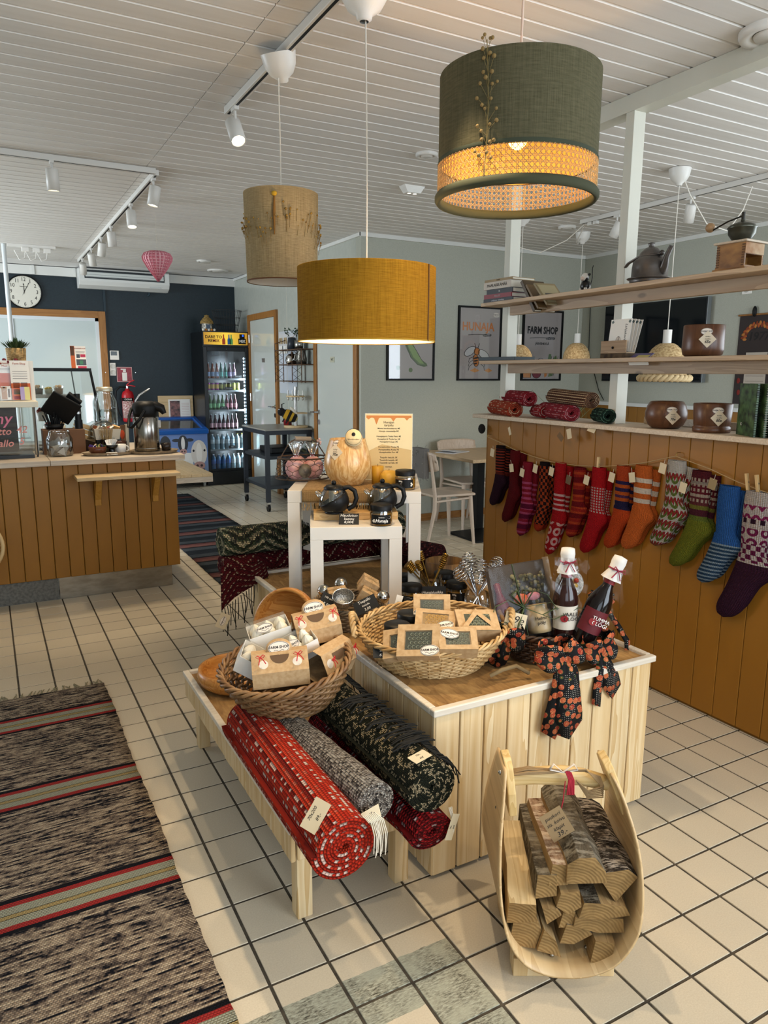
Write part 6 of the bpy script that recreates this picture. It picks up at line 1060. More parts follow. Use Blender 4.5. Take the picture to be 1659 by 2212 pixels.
def sock_mat(name, bands, pats=()):
    t = NT(name); u, v, _ = t.sep(t.n('ShaderNodeTexCoord').outputs['UV']); c = t.ramp(v, [(p, srgb(h)) for p, h in bands], 'CONSTANT')
    for (a, b, col, N, M, ty) in pats:
        rg = t.math('MULTIPLY', t.math('GREATER_THAN', v, a), t.math('LESS_THAN', v, b)); fu = t.math('FRACT', t.math('MULTIPLY', u, float(N))); fv = t.math('FRACT', t.math('MULTIPLY', v, float(M)))
        if ty == 'dash': k = t.math('MULTIPLY', t.math('GREATER_THAN', fu, .45), t.math('GREATER_THAN', fv, .4))
        elif ty == 'check': k = t.math('COMPARE', t.math('GREATER_THAN', fu, .5), t.math('GREATER_THAN', fv, .5)); k.node.inputs[2].default_value = .1
        elif ty == 'ring': d = t.math('SQRT', t.math('ADD', t.math('POWER', t.math('SUBTRACT', fu, .5), 2.0), t.math('POWER', t.math('SUBTRACT', fv, .5), 2.0))); k = t.math('MULTIPLY', t.math('LESS_THAN', d, .42), t.math('GREATER_THAN', d, .18))
        elif ty == 'wave': k = t.math('GREATER_THAN', t.math('SINE', t.math('ADD', t.math('MULTIPLY', v, M*6.28), t.math('MULTIPLY', u, N*2.0))), .2)
        elif ty == 'zig': k = t.math('LESS_THAN', t.math('ABSOLUTE', t.math('SUBTRACT', fv, t.math('PINGPONG', fu, .5))), .2)
        c = t.mix(t.math('MULTIPLY', rg, k), c, srgb(col))
    h = t.math('MULTIPLY', t.math('ABSOLUTE', t.math('SINE', t.math('MULTIPLY', u, 120.0))), t.math('ADD', .4, t.math('ABSOLUTE', t.math('SINE', t.math('MULTIPLY', v, 260.0)))))
    return t.out(t.mix(1.0, c, t.ramp(h, [(0, .62), (.5, .92)]), 'MULTIPLY'), .95, 0, t.bump(h, .8, .005), .1)
def sock_geo(L, w, lean, foot, th=.019, heel=.58):
    """side-on sock: ribbed leg, heel bulge, foot hanging down; local x runs to the viewer's right"""
    m = MB()
    def fn(u, v):
        tt = v; s = max(0, (tt-heel+.08)/(1-heel+.08)); cx = -lean*s**1.2-foot*.5*s*s; z = -L*tt
        hw = w*(.93+.05*math.sin(tt*9)) if tt < heel-.12 else w*(1.0+.34*math.exp(-((tt-heel)/.085)**2)); cx += .3*w*math.exp(-((tt-heel)/.08)**2)
        if tt > .86: hw *= math.sqrt(max(0.0, 1-((tt-.86)/.14)**2))*.98+.02
        if tt < .03: hw *= .97
        a = 2*PI*u; return (cx+hw*math.cos(a), th*(1 if tt < .86 else max(.05, math.sqrt(max(0, 1-((tt-.86)/.14)**2))))*math.sin(a), z)
    return m.grid(fn, 28, 44)
def sock_pair(y, ztop, L, w, lean, mat, lab, mat2=None, back=(.03, -.01, .1), tagc='#cbbd9f', tagoff=(-.03, -.05), tagrot=.2):
    t = thing('sock_pair', lab, 'socks', (2.64, y, ztop), (0, 0, -PI/2), 'knitted socks on the twine line')
    sock_geo(L, w, lean, .03).build('sock', mat, t, loc=(0, -.012, 0)); sock_geo(L*.97, w, lean*.8, .03).build('sock', mat2 or mat, t, loc=(back[0], .012-.02*0, back[1]), rot=(0, back[2], 0))
    if tagoff: o = paper_tag(t, (tagoff[0], -.036, tagoff[1]), (PI/2, tagrot, 0), .036, .046, [], plain(tagc, .7), world=False); m = MB(); m.tube([(0, .018, 0), (.006, .03, .004), (.01, .045, .01)], .0009, 4); m.build('tag_string', STRING, o)
    return t
SK = sock_mat
sock_pair(3.41, 1.055, .365, .042, .05, SK('sock_purple_black', [(0, '#1a1013'), (.42, '#5c2018'), (.46, '#2a1120')], [(.05, .42, '#8a3220', 1, 22, 'wave')]), 'black and orange striped socks with plum feet at the far left', tagoff=(-.05, -.045))
sock_pair(3.275, 1.04, .43, .043, .06, SK('sock_dark_red', [(0, '#5f0f14'), (.3, '#560d13')]), 'plain dark red socks second from left', tagoff=(.0, -.1), tagrot=-.2)
sock_pair(3.16, .985, .43, .042, .03, SK('sock_pink', [(0, '#8a1a2c'), (.5, '#8f1d33')], [(.25, 1.0, '#b04a72', 1, 15, 'wave'), (.5, 1, '#5d1030', 1, 7, 'wave')]), 'crimson and pink striped socks third from left', tagoff=(-.02, -.06))
sock_pair(3.02, 1.0, .39, .04, .02, SK('sock_orange_check', [(0, '#1c1012'), (.88, '#a33318')], [(.05, .88, '#a13f1c', 7, 11, 'check')]), 'black and orange checked socks with red toes', tagoff=(-.05, -.04))
sock_pair(2.895, 1.01, .51, .043, .05, SK('sock_red_white', [(0, '#a3131a'), (.32, '#c9a9a6'), (.34, '#a3131a'), (.37, '#c9a9a6'), (.39, '#a3131a'), (.42, '#c9a9a6'), (.44, '#a3131a'), (.47, '#c9a9a6'), (.49, '#a3131a')], [(.62, .93, '#d0a6a2', 4, 9, 'ring')]), 'long red socks with white rings and nordic feet', tagoff=(-.045, -.05))
sock_pair(2.752, 1.003, .375, .043, .035, SK('sock_red_orange', [(0, '#93231a')], [(0, 1, '#b04020', 1, 13, 'wave'), (0, 1, '#6d1016', 1, 6, 'wave')]), 'red and rust striped socks between two longer red ones', tagc='#5d4a32', tagoff=(-.055, -.07))
sock_pair(2.62, 1.018, .45, .048, .06, SK('sock_red_grid', [(0, '#a8131a'), (.5, '#a8151c')], [(.22, .5, '#b9aaa4', 16, 34, 'dash')]), 'red socks with a pale grey grid band below a peg', tagoff=(-.06, -.07))
sock_pair(2.464, 1.043, .415, .045, .055, SK('sock_navy_orange', [(0, '#b04420'), (.17, '#2a2148'), (.21, '#b3511f'), (.25, '#2a2148'), (.29, '#b3511f'), (.33, '#4a2a4a'), (.36, '#b3511f'), (.4, '#241f40'), (.5, '#b8431a')]), 'orange red socks with navy striped cuffs', tagoff=(-.05, -.06))
sock_pair(2.344, 1.058, .41, .052, .06, SK('sock_orange_white', [(0, '#c4622a'), (.14, '#d6c9ba'), (.19, '#c4622a'), (.25, '#d6c9ba'), (.31, '#c4622a'), (.37, '#d6c9ba'), (.42, '#c8632a')]), 'bright orange socks with white cuff stripes', tagoff=(-.045, -.06), tagrot=-.2)
sock_pair(2.165, 1.1, .4, .052, .07, SK('sock_white_nordic', [(0, '#b9b4ac')], [(.12, 1, '#5e6d33', 7, 7.5, 'ring'), (.1, 1, '#8e2a2e', 16, 7.5, 'zig')]), 'white nordic socks with red zigzags and green rings', back=(.045, -.02, .16), tagoff=(-.055, -.04))
sock_pair(2.035, 1.07, .44, .05, .09, SK('sock_green', [(0, '#4f1a22'), (.1, '#8d8278'), (.13, '#5c1c26'), (.22, '#9a8d80'), (.25, '#5d2a2e'), (.33, '#6d6a2c'), (.37, '#4b1d2a'), (.43, '#5f6a2a'), (.48, '#6a6f22')], [(.05, .3, '#a39486', 14, 20, 'dash')]), 'olive green socks with maroon patterned cuffs', tagoff=(-.07, -.08))
sock_pair(1.897, 1.025, .43, .052, .075, SK('sock_blue', [(0, '#2b5a9e'), (.56, '#27425f')], [(.56, 1, '#8296a8', 2, 26, 'wave')]), 'bright blue socks with denim flecked feet', tagoff=(-.065, .0), tagc='#8b7a58')
sock_pair(1.768, 1.02, .545, .062, .09, SK('sock_purple_white', [(0, '#b3aaa4'), (.08, '#b5aba8'), (.53, '#34182c')], [(.1, .2, '#7d2350', 9, 12, 'zig'), (.2, .26, '#2c1426', 9, 17, 'dash'), (.27, .38, '#6d1f48', 6, 12, 'ring'), (.38, .52, '#5d1a3e', 8, 14, 'check')]), 'large white and plum nordic socks at the right edge', tagoff=None)
hk = tag(MB().ball((2.625, 3.6, 1.14), .03, 10, (.6, 1, 1)).build('black_pompom', plain('#0c0c0c', .95)), 'black pompom at the left end of the partition', 'pompom')
# ================================================================ ceiling fittings and pendant lamps
WARM = (1.0, .70, .38); FIX = plain('#d6d3cc', .4)
def spot_light(name, loc, target, power, size=1.1, blend=.6, col=(1.0, .8, .55), parent=None):
    l = bpy.data.lights.new(name, 'SPOT'); l.energy = power; l.spot_size = size; l.spot_blend = blend; l.color = col; l.shadow_soft_size = .025
    o = bpy.data.objects.new(name, l); COL.objects.link(o); o.location = loc; d = Vector(target)-Vector(loc); o.rotation_euler = d.to_track_quat('-Z', 'Y').to_euler(); return o
def track(name, a, b, lab):
    m = MB(); A, B = Vector(a), Vector(b); m.box(min(A.x, B.x)-.017, max(A.x, B.x)+.017, min(A.y, B.y)-.017, max(A.y, B.y)+.017, CZ-.034, CZ-.001); t = tag(m.build(name, FIX, bevel=.002), lab, 'track')
    off = ORG[t.name]; m2 = MB(); m2.box(min(A.x, B.x)-.006, max(A.x, B.x)+.006, min(A.y, B.y)-.006, max(A.y, B.y)+.006, CZ-.0345, CZ-.033); o = m2.build('slot', BLACK, t, world=True)
    return t
track('ceiling_light_track', (1.14, -.6), (1.14, 3.68), 'long white light track above the pendant lamps'); track('ceiling_light_track', (1.065, 5.0), (1.065, 9.2), 'white light track running towards the dark wall'); track('ceiling_light_track', (-1.4, 4.965), (1.04, 4.965), 'white light track across the ceiling above the counter'); track('ceiling_light_track', (4.44, 1.2), (4.44, 4.78), 'white light track over the cafe tables on the right')
LED = emit('spot_glow', '#fff0d0', 14)
def spot(x, y, target, lab, power=0, lit=True):
    t = thing('track_spotlight', lab, 'spotlight', (x, y, CZ-.034), group='white track spotlights'); p = Vector((x, y, CZ-.034-.11)); d = (Vector(target)-p).normalized(); q = d.to_track_quat('Z', 'Y').to_euler()
    MB().cyl((0, 0, 0), (0, 0, -.07), .007).build('stem', FIX, t); MB().bx((0, 0, -.008), (.022, .06, .016)).build('adapter', FIX, t); m = MB().at((0, 0, -.105), q); m.lathe([(.001, -.06), (.034, -.06), (.036, -.057), (.036, .06), (.031, .06), (.03, .045)], 24); m.build('barrel', FIX, t)
    m = MB().at((0, 0, -.105), q); m.disc((0, 0, .05), .03, 20); m.build('lens', LED if lit else plain('#4a4742', .3), t)
    if power: spot_light('spot_beam', p+d*.075, target, power)
    return t
spot(1.14, 3.58, (1.25, 2.2, .5), 'white track spotlight beside the pendant cords', 30)
spot(.46, 4.965, (.5, 5.1, .9), 'white track spotlight above the left of the counter', 32)
names_ = ('first', 'second', 'third', 'fourth', 'fifth', 'sixth')
for k, (y, tg) in enumerate(((5.08, (.75, 5.15, .9)), (5.9, (1.05, 5.5, .9)), (6.85, (1.3, 7.2, .0)), (7.45, (.9, 8.0, .9)), (8.15, (1.5, 9.2, .3)), (8.9, (1.2, 9.8, 1.2)))): spot(1.065, y, tg, f'{names_[k]} white spotlight along the track to the dark wall', (46, 40, 30, 16, 16, 14)[k])
spot(4.44, 3.72, (4.9, 4.4, .7), 'white tilted spotlight over the cafe, right of the post', 0, False); spot(4.44, 4.4, (4.2, 5.4, .7), 'lit white spotlight over the cafe, left of the post', 30)
spot(1.14, 1.9, (1.15, 1.55, .4), 'white track spotlight above the display box', 60); spot(1.14, .75, (.35, 2.2, 0), 'white track spotlight above the rag rug', 60); spot(1.14, -.2, (1.5, 1.2, .2), 'white track spotlight above the firewood carrier', 40)
# --- pendant lamps
def cord(t, pts, r=.0028, mat=None, name='cord'): m = MB(); m.tube(pts, r, 6); return m.build(name, mat or plain('#d6d0c4', .5), t)
def canopy(t, z, tilt=0, s=1.0, off=(0, 0)):
    m = MB().at((off[0], off[1], z), (0, tilt, .6)); m.lathe([(.012*s, -.105*s), (.02*s, -.1*s), (.022*s, -.09*s), (.045*s, -.075*s), (.062*s, -.045*s), (.07*s, 0)], 28); return m.build('canopy', FIX, t)
def fabric(name, a, b, fx, fy, emitc=None, tr=.25):
    t = NT(name); u, v, _ = t.sep(t.n('ShaderNodeTexCoord').outputs['UV']); w1 = t.noise(t.comb(t.math('MULTIPLY', u, fx), t.math('MULTIPLY', v, 6.0), 0.0), 1.0, 3, .7); w2 = t.noise(t.comb(t.math('MULTIPLY', u, 30.0), t.math('MULTIPLY', v, fy), 3.0), 1.0, 3, .7)
    f = t.math('MULTIPLY', t.math('ADD', w1, w2), .5); c = t.ramp(f, [(.3, srgb(a)), (.66, srgb(b))])
    m = t.out(c, .9, 0, t.bump(f, .6, .004), .1); tl = t.t.nodes.new('ShaderNodeBsdfTranslucent'); t.t.links.new(c, tl.inputs[0]); mx = t.t.nodes.new('ShaderNodeMixShader'); mx.inputs[0].default_value = tr
    o = t.t.nodes['Material Output']; t.t.links.new(t.b.outputs[0], mx.inputs[1]); t.t.links.new(tl.outputs[0], mx.inputs[2]); t.t.links.new(mx.outputs[0], o.inputs[0]); return m
LIN = plain('#e2d5b4', .7); BULB = emit('warm_bulb', '#ffcf7a', 6)
def ringframe(t, r, z, mat=None): m = MB(); m.tube([(r*math.cos(2*PI*k/40), r*math.sin(2*PI*k/40), z) for k in range(40)], .002, 5, closed=True); [m.cyl((0, 0, z+.002), (r*math.cos(a), r*math.sin(a), z), .0016, n=5) for a in (0, 2*PI/3, 4*PI/3)]; return m.build('shade_spider', mat or FIX, t)
def bulb(t, z, on, power=0, col=WARM):
    MB().cyl((0, 0, z+.03), (0, 0, z+.09), .02, n=14).build('socket', FIX, t); MB().ball((0, 0, z), .032, 16, (1, 1, 1.15)).build('bulb', BULB if on else plain('#dcd8cc', .2), t)
    if power:
        l = bpy.data.lights.new('lamp_light', 'POINT'); l.energy = power; l.color = col; l.shadow_soft_size = .035; o = bpy.data.objects.new('lamp_light', l); COL.objects.link(o); o.parent = t; o.location = (0, 0, z-.05)
# yellow drum
YX, YY, YZ0, YZ1 = 1.19, 2.325, 1.572, 1.818
yl = thing('yellow_pendant_lamp', 'wide mustard yellow fabric drum pendant lamp', 'pendant lamp', (YX, YY, YZ0)); h = YZ1-YZ0
MB().lathe([(.238, 0), (.238, h)], 72).build('shade', fabric('mustard_fabric', '#7d5612', '#b48326', 420, 260, tr=.3), yl); MB().lathe([(.2365, h-.002), (.2365, .002)], 72).build('lining', LIN, yl)
MB().lathe([(.2365, .001), (.2395, -.0005), (.2395, .004)], 72).build('hem', plain('#b58a2a', .9), yl); MB().at((0, 0, 0), (0, 0, -1.02)).box(.2375, .2405, -.003, .003, 0, h).build('seam', plain('#5d3c14', .9), yl)
cord(yl, [(0, 0, h-.03), (.001, 0, .6), (-.004, .002, CZ-YZ0-.1)]); ringframe(yl, .236, h-.012); bulb(yl, .1, True, 12); canopy(yl, CZ-YZ0-.004, 0, 1.25, (-.01, .0)); cord(yl, [(0, 0, h-.03), (0, 0, .17)], .006, FIX, 'stem')
# burlap cylinder
BX, BY, BZ0, BZ1 = 1.118, 2.945, 1.83, 2.172
bl_ = thing('burlap_pendant_lamp', 'tall burlap cylinder pendant lamp decorated with dried flowers', 'pendant lamp', (BX, BY, BZ0)); h = BZ1-BZ0
MB().lathe([(.143, 0), (.15, h)], 60).build('shade', fabric('burlap_shade', '#84714f', '#bfa87e', 300, 240, tr=.25), bl_); MB().lathe([(.1485, h-.002), (.1415, .002)], 60).build('lining', plain('#d5cdc0', .7), bl_); MB().lathe([(.1415, .001), (.1445, -.0005), (.1448, .005)], 60).build('hem', plain('#6d4a30', .9), bl_)
cord(bl_, [(0, 0, h-.03), (.002, .0, .5), (.0, .0, CZ-BZ0-.115)]); ringframe(bl_, .147, h-.01); bulb(bl_, .16, False); canopy(bl_, CZ-BZ0-.025, -.35, 1.0)
m = MB(); fl2 = MB()
for k in range(110):
    a = random.uniform(-PI, PI)-.5; zz_ = h*(.52+.16*math.sin(a*3)*.5+random.uniform(-.13, .13)); r = .147+.002; p = Vector((r*math.cos(a), r*math.sin(a), zz_)); d = Vector((.01*math.cos(a), .01*math.sin(a), .035+random.uniform(-.01, .02))); m.tube([p, p+d], .0009, 3); fl2.ball(p+d, random.uniform(.002, .0055), 6)
stuff(m.build('dried_stems', plain('#8a6f3c', .9), bl_)); stuff(fl2.build('dried_flowers', mottled('dried_flower', '#5d4422', '#a8802f', 60, rough=.9), bl_))
aa = -2.1; MB().at((.15*math.cos(aa), .15*math.sin(aa), h*.62), (0, 0, 0)).tube([(0, 0, .09), (-.003, -.002, .03), (-.004, -.004, -.05)], [.004, .006, .003], 6).build('flower_spray', plain('#7a5422', .9), bl_); MB().ball((.152*math.cos(aa), .152*math.sin(aa), h*.62+.1), .012, 8, (1, 1, .8)).build('yellow_flower', plain('#b98f1d', .8), bl_)
# green drum with cane band
GX, GY, GZ0, GZ1 = 1.545, 1.975, 1.998, 2.37
gl_ = thing('green_pendant_lamp', 'large olive green drum pendant lamp with a woven cane band', 'pendant lamp', (GX, GY, GZ0)); h = GZ1-GZ0; RG = .248; bt_, bb = .116, .03
MB().lathe([(RG, bt_), (RG, h)], 72).build('shade', fabric('olive_linen', '#403d2a', '#615c46', 520, 160, tr=.04), gl_); MB().lathe([(RG-.0015, h), (RG-.0015, bt_)], 72).build('lining', plain('#b98a3c', .6), gl_)
MB().lathe([(RG+.001, bt_), (RG+.003, bt_+.004), (RG+.001, bt_+.012)], 72).build('hem', plain('#353a2a', .9), gl_)
m = MB(); m.tube([(RG*math.cos(2*PI*k/72), RG*math.sin(2*PI*k/72), bb-.012) for k in range(72)], .011, 8, closed=True, flat=1.4); m.build('bottom_hem', plain('#3a3c28', .9), gl_); MB().lathe([(RG-.003, bb-.026), (RG+.004, bb-.024)], 72).build('braid_trim', plain('#8a6a36', .8), gl_)
MB().lathe([(RG-.01, bt_+.0), (RG-.012, bt_+.006), (RG-.0015, bt_+.008)], 72).build('inner_hoop', plain('#c08f45', .6), gl_)
cn = MB(); nh = 96; pit = 2*PI*RG/nh; nz = 5; hz = (bt_-bb)/nz                     # octagonal cane webbing of real strands
def P(a, z, o=0): return ((RG+o)*math.cos(a), (RG+o)*math.sin(a), z)
for k in range(nh):
    a = 2*PI*k/nh; da = 2*PI/nh
    for o in (-.13, .13): cn.cyl(P(a+o*da, bb), P(a+o*da, bt_, 0), .0009, n=3, caps=False)
    for j in range(nz):
        z = bb+hz*j; 
        for o in (-.13, .13): cn.cyl(P(a, z+o*hz, .001), P(a+da, z+o*hz, .001), .0009, n=3, caps=False)
        [cn.cyl(P(a+x0*da, z+z0*hz, .0015), P(a+x1*da, z+z1*hz, .0015), .001, n=3, caps=False) for x0, z0, x1, z1 in ((0, .5, .5, 1), (.5, 1, 1, .5), (1, .5, .5, 0), (.5, 0, 0, .5))]
CANE = NT('cane').out(srgb('#b8925c'), .5); stuff(cn.build('cane_webbing', CANE, gl_))
cord(gl_, [(0, 0, h-.03), (.002, 0, CZ-GZ0)], .004, plain('#c9b7a6', .5)); ringframe(gl_, RG-.003, h-.012); bulb(gl_, .2, True, 8, (1.0, .62, .25)); cord(gl_, [(0, 0, h-.03), (0, 0, .18)], .006, FIX, 'stem')
sp_ = thing('dried_flax_sprig', 'dried flax sprig with round seed heads on the green lampshade', 'dried flowers', (GX, GY, GZ0)); aa = -2.62; rr = RG+.006; bx0 = Vector((rr*math.cos(aa), rr*math.sin(aa), 0)); tn = Vector((-math.sin(aa), math.cos(aa), 0))
m = MB(); m.tube([bx0+tn*.02+Vector((0,0,z)) if False else bx0+tn*(.01*math.sin(z*8))+Vector((0, 0, z)) for z in (.03, .12, .21, .3, .39)], .0014, 5)
for k in range(30):
    z = .03+.36*k/30; s_ = (-1)**k; q0 = bx0+tn*(.01*math.sin(z*8))+Vector((0, 0, z)); q1 = q0+tn*(s_*random.uniform(.006, .035))+Vector((0, 0, random.uniform(.02, .05)))-bx0.normalized()*-.004; m.tube([q0, q1], .0007, 3); MB().ball(q1, random.uniform(.0045, .0065), 8).build('seed_head', plain('#7a6338', .8), sp_)
stuff(m.build('stems', plain('#7a6a40', .9), sp_))
# --- ceiling discs, sensors
def disc(x, y, r, h_, lab, name='ceiling_vent', cat='vent'):
    t = thing(name, lab, cat, (x, y, CZ)); MB().lathe([(r, 0), (r, -h_*.5), (r*.92, -h_), (r*.7, -h_*.8), (r*.55, -h_*.5)], 36).build('ring', FIX, t); MB().lathe([(.001, -h_*.9), (r*.5, -h_*.9), (r*.55, -h_*.6)], 30).build('centre_plate', FIX, t)
disc(2.66, 1.93, .11, .03, 'round white ceiling vent at the top right corner'); disc(2.367, 3.863, .065, .02, 'small round ceiling fitting left of the green lamp', 'ceiling_sensor', 'sensor'); disc(4.523, 5.058, .075, .025, 'round white smoke alarm over the cafe', 'smoke_alarm', 'alarm'); disc(2.319, 8.6, .08, .02, 'round white fitting on the ceiling near the pink paper drop', 'ceiling_sensor', 'sensor'); disc(2.68, 9.3, .13, .02, 'round white ceiling vent above the drinks fridge')
em = thing('emergency_light', 'small white twin emergency light on the ceiling', 'emergency light', (2.677, 4.554, CZ)); MB().add([(-.08, -.04, 0), (.08, -.04, 0), (.08, .04, 0), (-.08, .04, 0), (-.05, -.03, -.045), (.05, -.03, -.045), (.05, .03, -.045), (-.05, .03, -.045)], [(0,1,5,4), (1,2,6,5), (2,3,7,6), (3,0,4,7), (4,5,6,7)]).build('case', FIX, em)
for x in (-.022, .022): MB().at((x, 0, -.046), (PI, 0, 0)).disc((0, 0, 0), .014, 14).build('lens', emit('dim_lens', '#f2efe6', 1.2), em)
# --- straw lamps over the cafe with swagged cables
STRAW = mottled('woven_seagrass', '#94754a', '#c9ae80', 70, (1, 1, 1.6), rough=.8, bump=.8)
def straw_lamp(x, y, z0, h_, r, braid, lab, cz=CZ):
    t = thing('straw_pendant_lamp', lab, 'pendant lamp', (x, y, z0), group='straw pendant lamps'); 
    for k in range(9): q0, q1 = k/9, (k+1)/9; f = lambda q: r*math.sqrt(max(.02, 1-(q*.96)**2.6)) if q > .0 else r; MB().lathe([(f(q0)*.985, h_*q0), (f((q0+q1)/2)*1.012, h_*(q0+q1)/2), (f(q1)*.985, h_*q1)], 36).build('straw_coil', STRAW, t)
    MB().cyl((0, 0, h_-.005), (0, 0, h_+.085), .027, n=16).build('socket', FIX, t); cord(t, [(0, 0, h_+.08), (.003, 0, cz-z0-.09)]); canopy(t, cz-z0-.002, 0, .95)
    if braid:
        for k in range(2): m = MB(); m.tube([((r*1.13+.008*math.cos(i*1.1+k*PI))*math.cos(2*PI*i/80), (r*1.13+.008*math.cos(i*1.1+k*PI))*math.sin(2*PI*i/80), -.005+.012*math.sin(i*1.1+k*PI)) for i in range(80)], .014, 6, closed=True); m.build('braided_rim', plain('#c6ae84', .8), t)
    return t
straw_lamp(3.885, 3.354, 1.45, .215, .135, True, 'straw pendant lamp with braided rim behind the shelves'); straw_lamp(4.835, 5.195, 1.56, .19, .125, False, 'straw pendant lamp in front of the farm shop poster'); straw_lamp(3.86, 4.83, 1.5, .2, .13, False, 'straw pendant lamp half hidden behind the left post')
cb_ = thing('swag_cables', 'white lamp cable looping from the ceiling track to a straw lamp canopy', 'cable', (3.95, 3.4, CZ)); cord(cb_, [(-.02, -.02, -.01), (.05, -.04, -.14), (.2, -.06, -.3), (.38, -.08, -.33), (.46, -.12, -.2), (.49, -.15, -.06)], .004)
cb2 = thing('swag_cables', 'white cables looping across the cafe ceiling left of the post', 'cable', (4.83, 5.195, CZ)); cord(cb2, [(0, 0, -.02), (-.1, -.05, -.12), (-.25, -.2, -.13), (-.36, -.4, -.05)], .004); cord(cb2, [(-.38, -.42, -.04), (-.45, -.3, -.15), (-.6, -.15, -.24), (-.85, -.1, -.2), (-.97, -.2, -.02)], .004)
pg = thing('track_plugs', 'white twin cable plugs on the cafe light track', 'plug', (4.44, 4.66, CZ-.034)); [MB().bx((0, -.03+.06*k, -.014), (.03, .045, .026)).build('plug', FIX, pg, bevel=.003) for k in range(2)]
# ================================================================ cafe corner behind the partition
def poster(x0, x1, lab):
    t = thing('framed_poster', lab, 'poster', ((x0+x1)/2, YP, 1.4), group='framed posters on the grey wall'); w = (x1-x0)/2; f = .018
    for b in ((-w, w, 0, f), (-w, w, .73-f, .73), (-w, -w+f, f, .73-f), (w-f, w, f, .73-f)): MB().box(b[0], b[1], -.025, 0, b[2], b[3]).build('frame', BLACK, t)
    MB().box(-w+f, w-f, -.01, -.006, f, .73-f).build('print_sheet', plain('#aaa19c', .6), t); MB().box(-w+f, w-f, -.02, -.018, f, .73-f).build('pane', glass('poster_glass', (1, 1, 1), .04, .02), t); return t
def shp(t, pts, col, y=-.0108, name='print_shape'):
    m = MB(); m.poly([(x, y, z) for x, z in pts]); return m.build(name, plain(col, .6), t)
def line(t, pts, r=.003, y=-.0115, col=None): m = MB(); m.tube([(x, y, z) for x, z in pts], r, 4); return m.build('print_line', col or INK, t)
def ell(cx, cz, a, b, rot=0, n=24): return [(cx+a*math.cos(q)*math.cos(rot)-b*math.sin(q)*math.sin(rot), cz+a*math.cos(q)*math.sin(rot)+b*math.sin(q)*math.cos(rot)) for q in [2*PI*k/n for k in range(n)]]
def flourish(t, z, w): line(t, [(-w+2*w*k/30, z+.008*math.sin(PI*k/30)) for k in range(31)], .004); line(t, [(w*.3+.35*w*(1-math.cos(2*PI*k/24))*.5+w*.3*0, z+.01*math.sin(2*PI*k/24)) for k in range(25)], .0035); line(t, ell(w*.72, z+.004, w*.3, .012), .0035)
p1 = poster(3.375, 3.905, 'framed poster of a green pea pod below the yellow lamp')
shp(p1, [(-.05, .42), (.0, .4), (.05, .3), (.12, .2), (.18, .165), (.19, .14), (.15, .13), (.08, .15), (.0, .22), (-.06, .32), (-.08, .4)], '#4f6a34'); shp(p1, [(-.03, .41), (.02, .36), (.08, .25), (.15, .16), (.1, .165), (.03, .22), (-.03, .32)], '#7d9a52', -.0112); line(p1, [(-.05, .42), (.05, .3), (.12, .2), (.19, .14), (.08, .15), (.0, .22), (-.08, .4), (-.05, .42)])
for x, z in ((-.14, .12), (.0, .1), (.06, .52), (-.1, .55)): shp(p1, ell(x, z, .022, .022), '#566f3a')
p2 = poster(4.18, 4.71, 'framed HUNAJA poster with a bee drawing'); text(p2, 'HUNAJA', .112, (-.02, -.0115, .53), (PI/2, 0, 0), plain('#c9793c', .6), bold=.003, sx=.92); flourish(p2, .45, .14)
shp(p2, ell(-.03, .29, .035, .035), '#c47a3a', -.0112); shp(p2, ell(-.04, .2, .035, .06, .15), '#c47a3a', -.0112)
for k in range(3): shp(p2, ell(-.038-.004*k, .225-.028*k, .034-.005*k, .008, .15), '#1c1917', -.0116)
for s_ in (-1, 1): shp(p2, ell(-.03+s_*.085, .29 if s_ < 0 else .26, .075, .038, s_*-.5), '#c6c4c0', -.0109); line(p2, ell(-.03+s_*.085, .29 if s_ < 0 else .26, .075, .038, s_*-.5)+[ell(-.03+s_*.085, .29 if s_ < 0 else .26, .075, .038, s_*-.5)[0]]); line(p2, [(-.03+s_*.01, .32), (-.03+s_*.03, .37)]); [line(p2, [(-.03+s_*.03, .24-.03*k), (-.03+s_*.09, .22-.04*k), (-.03+s_*.1, .18-.04*k)]) for k in range(3)]
line(p2, ell(-.03, .29, .035, .035)); line(p2, ell(-.04, .2, .035, .06, .15))
for cx, a in ((-.05, .06), (.12, .05)): shp(p2, [(cx-a, .1), (cx, .125), (cx+a, .1), (cx, .08)], '#c98a4a', -.0112)
oval_logo(p2, (.2, -.0115, .655), (PI/2, 0, 0), 1.4)
p3 = poster(4.988, 5.53, 'framed FARM SHOP poster with vegetables and a bottle'); text(p3, 'FARM SHOP', .1, (0, -.0115, .52), (PI/2, 0, 0), INK, bold=.004, sx=.78); flourish(p3, .44, .17); text(p3, 'JÄRVENKYLÄ', .032, (0, -.0115, .385), (PI/2, 0, 0), INK, bold=.001)
shp(p3, [(-.24, .03), (-.14, .03), (-.135, .16), (-.16, .22), (-.165, .27), (-.215, .27), (-.22, .22), (-.245, .16)], '#c8854a', -.0112); shp(p3, [(-.215, .27), (-.165, .27), (-.163, .31), (-.217, .31)], '#8a7a62', -.0114); line(p3, [(-.24, .03), (-.14, .03), (-.135, .16), (-.16, .22), (-.165, .31), (-.215, .31), (-.22, .22), (-.245, .16), (-.24, .03)])
shp(p3, ell(-.01, .16, .055, .075), '#bfbbb8', -.0111); line(p3, ell(-.01, .16, .055, .075)); shp(p3, ell(-.06, .08, .06, .055), '#7d3a42', -.0113); line(p3, ell(-.06, .08, .06, .055)); shp(p3, [(-.12, .13), (-.1, .16), (-.07, .14), (-.05, .17), (-.02, .13)], '#4a5c34', -.0115)
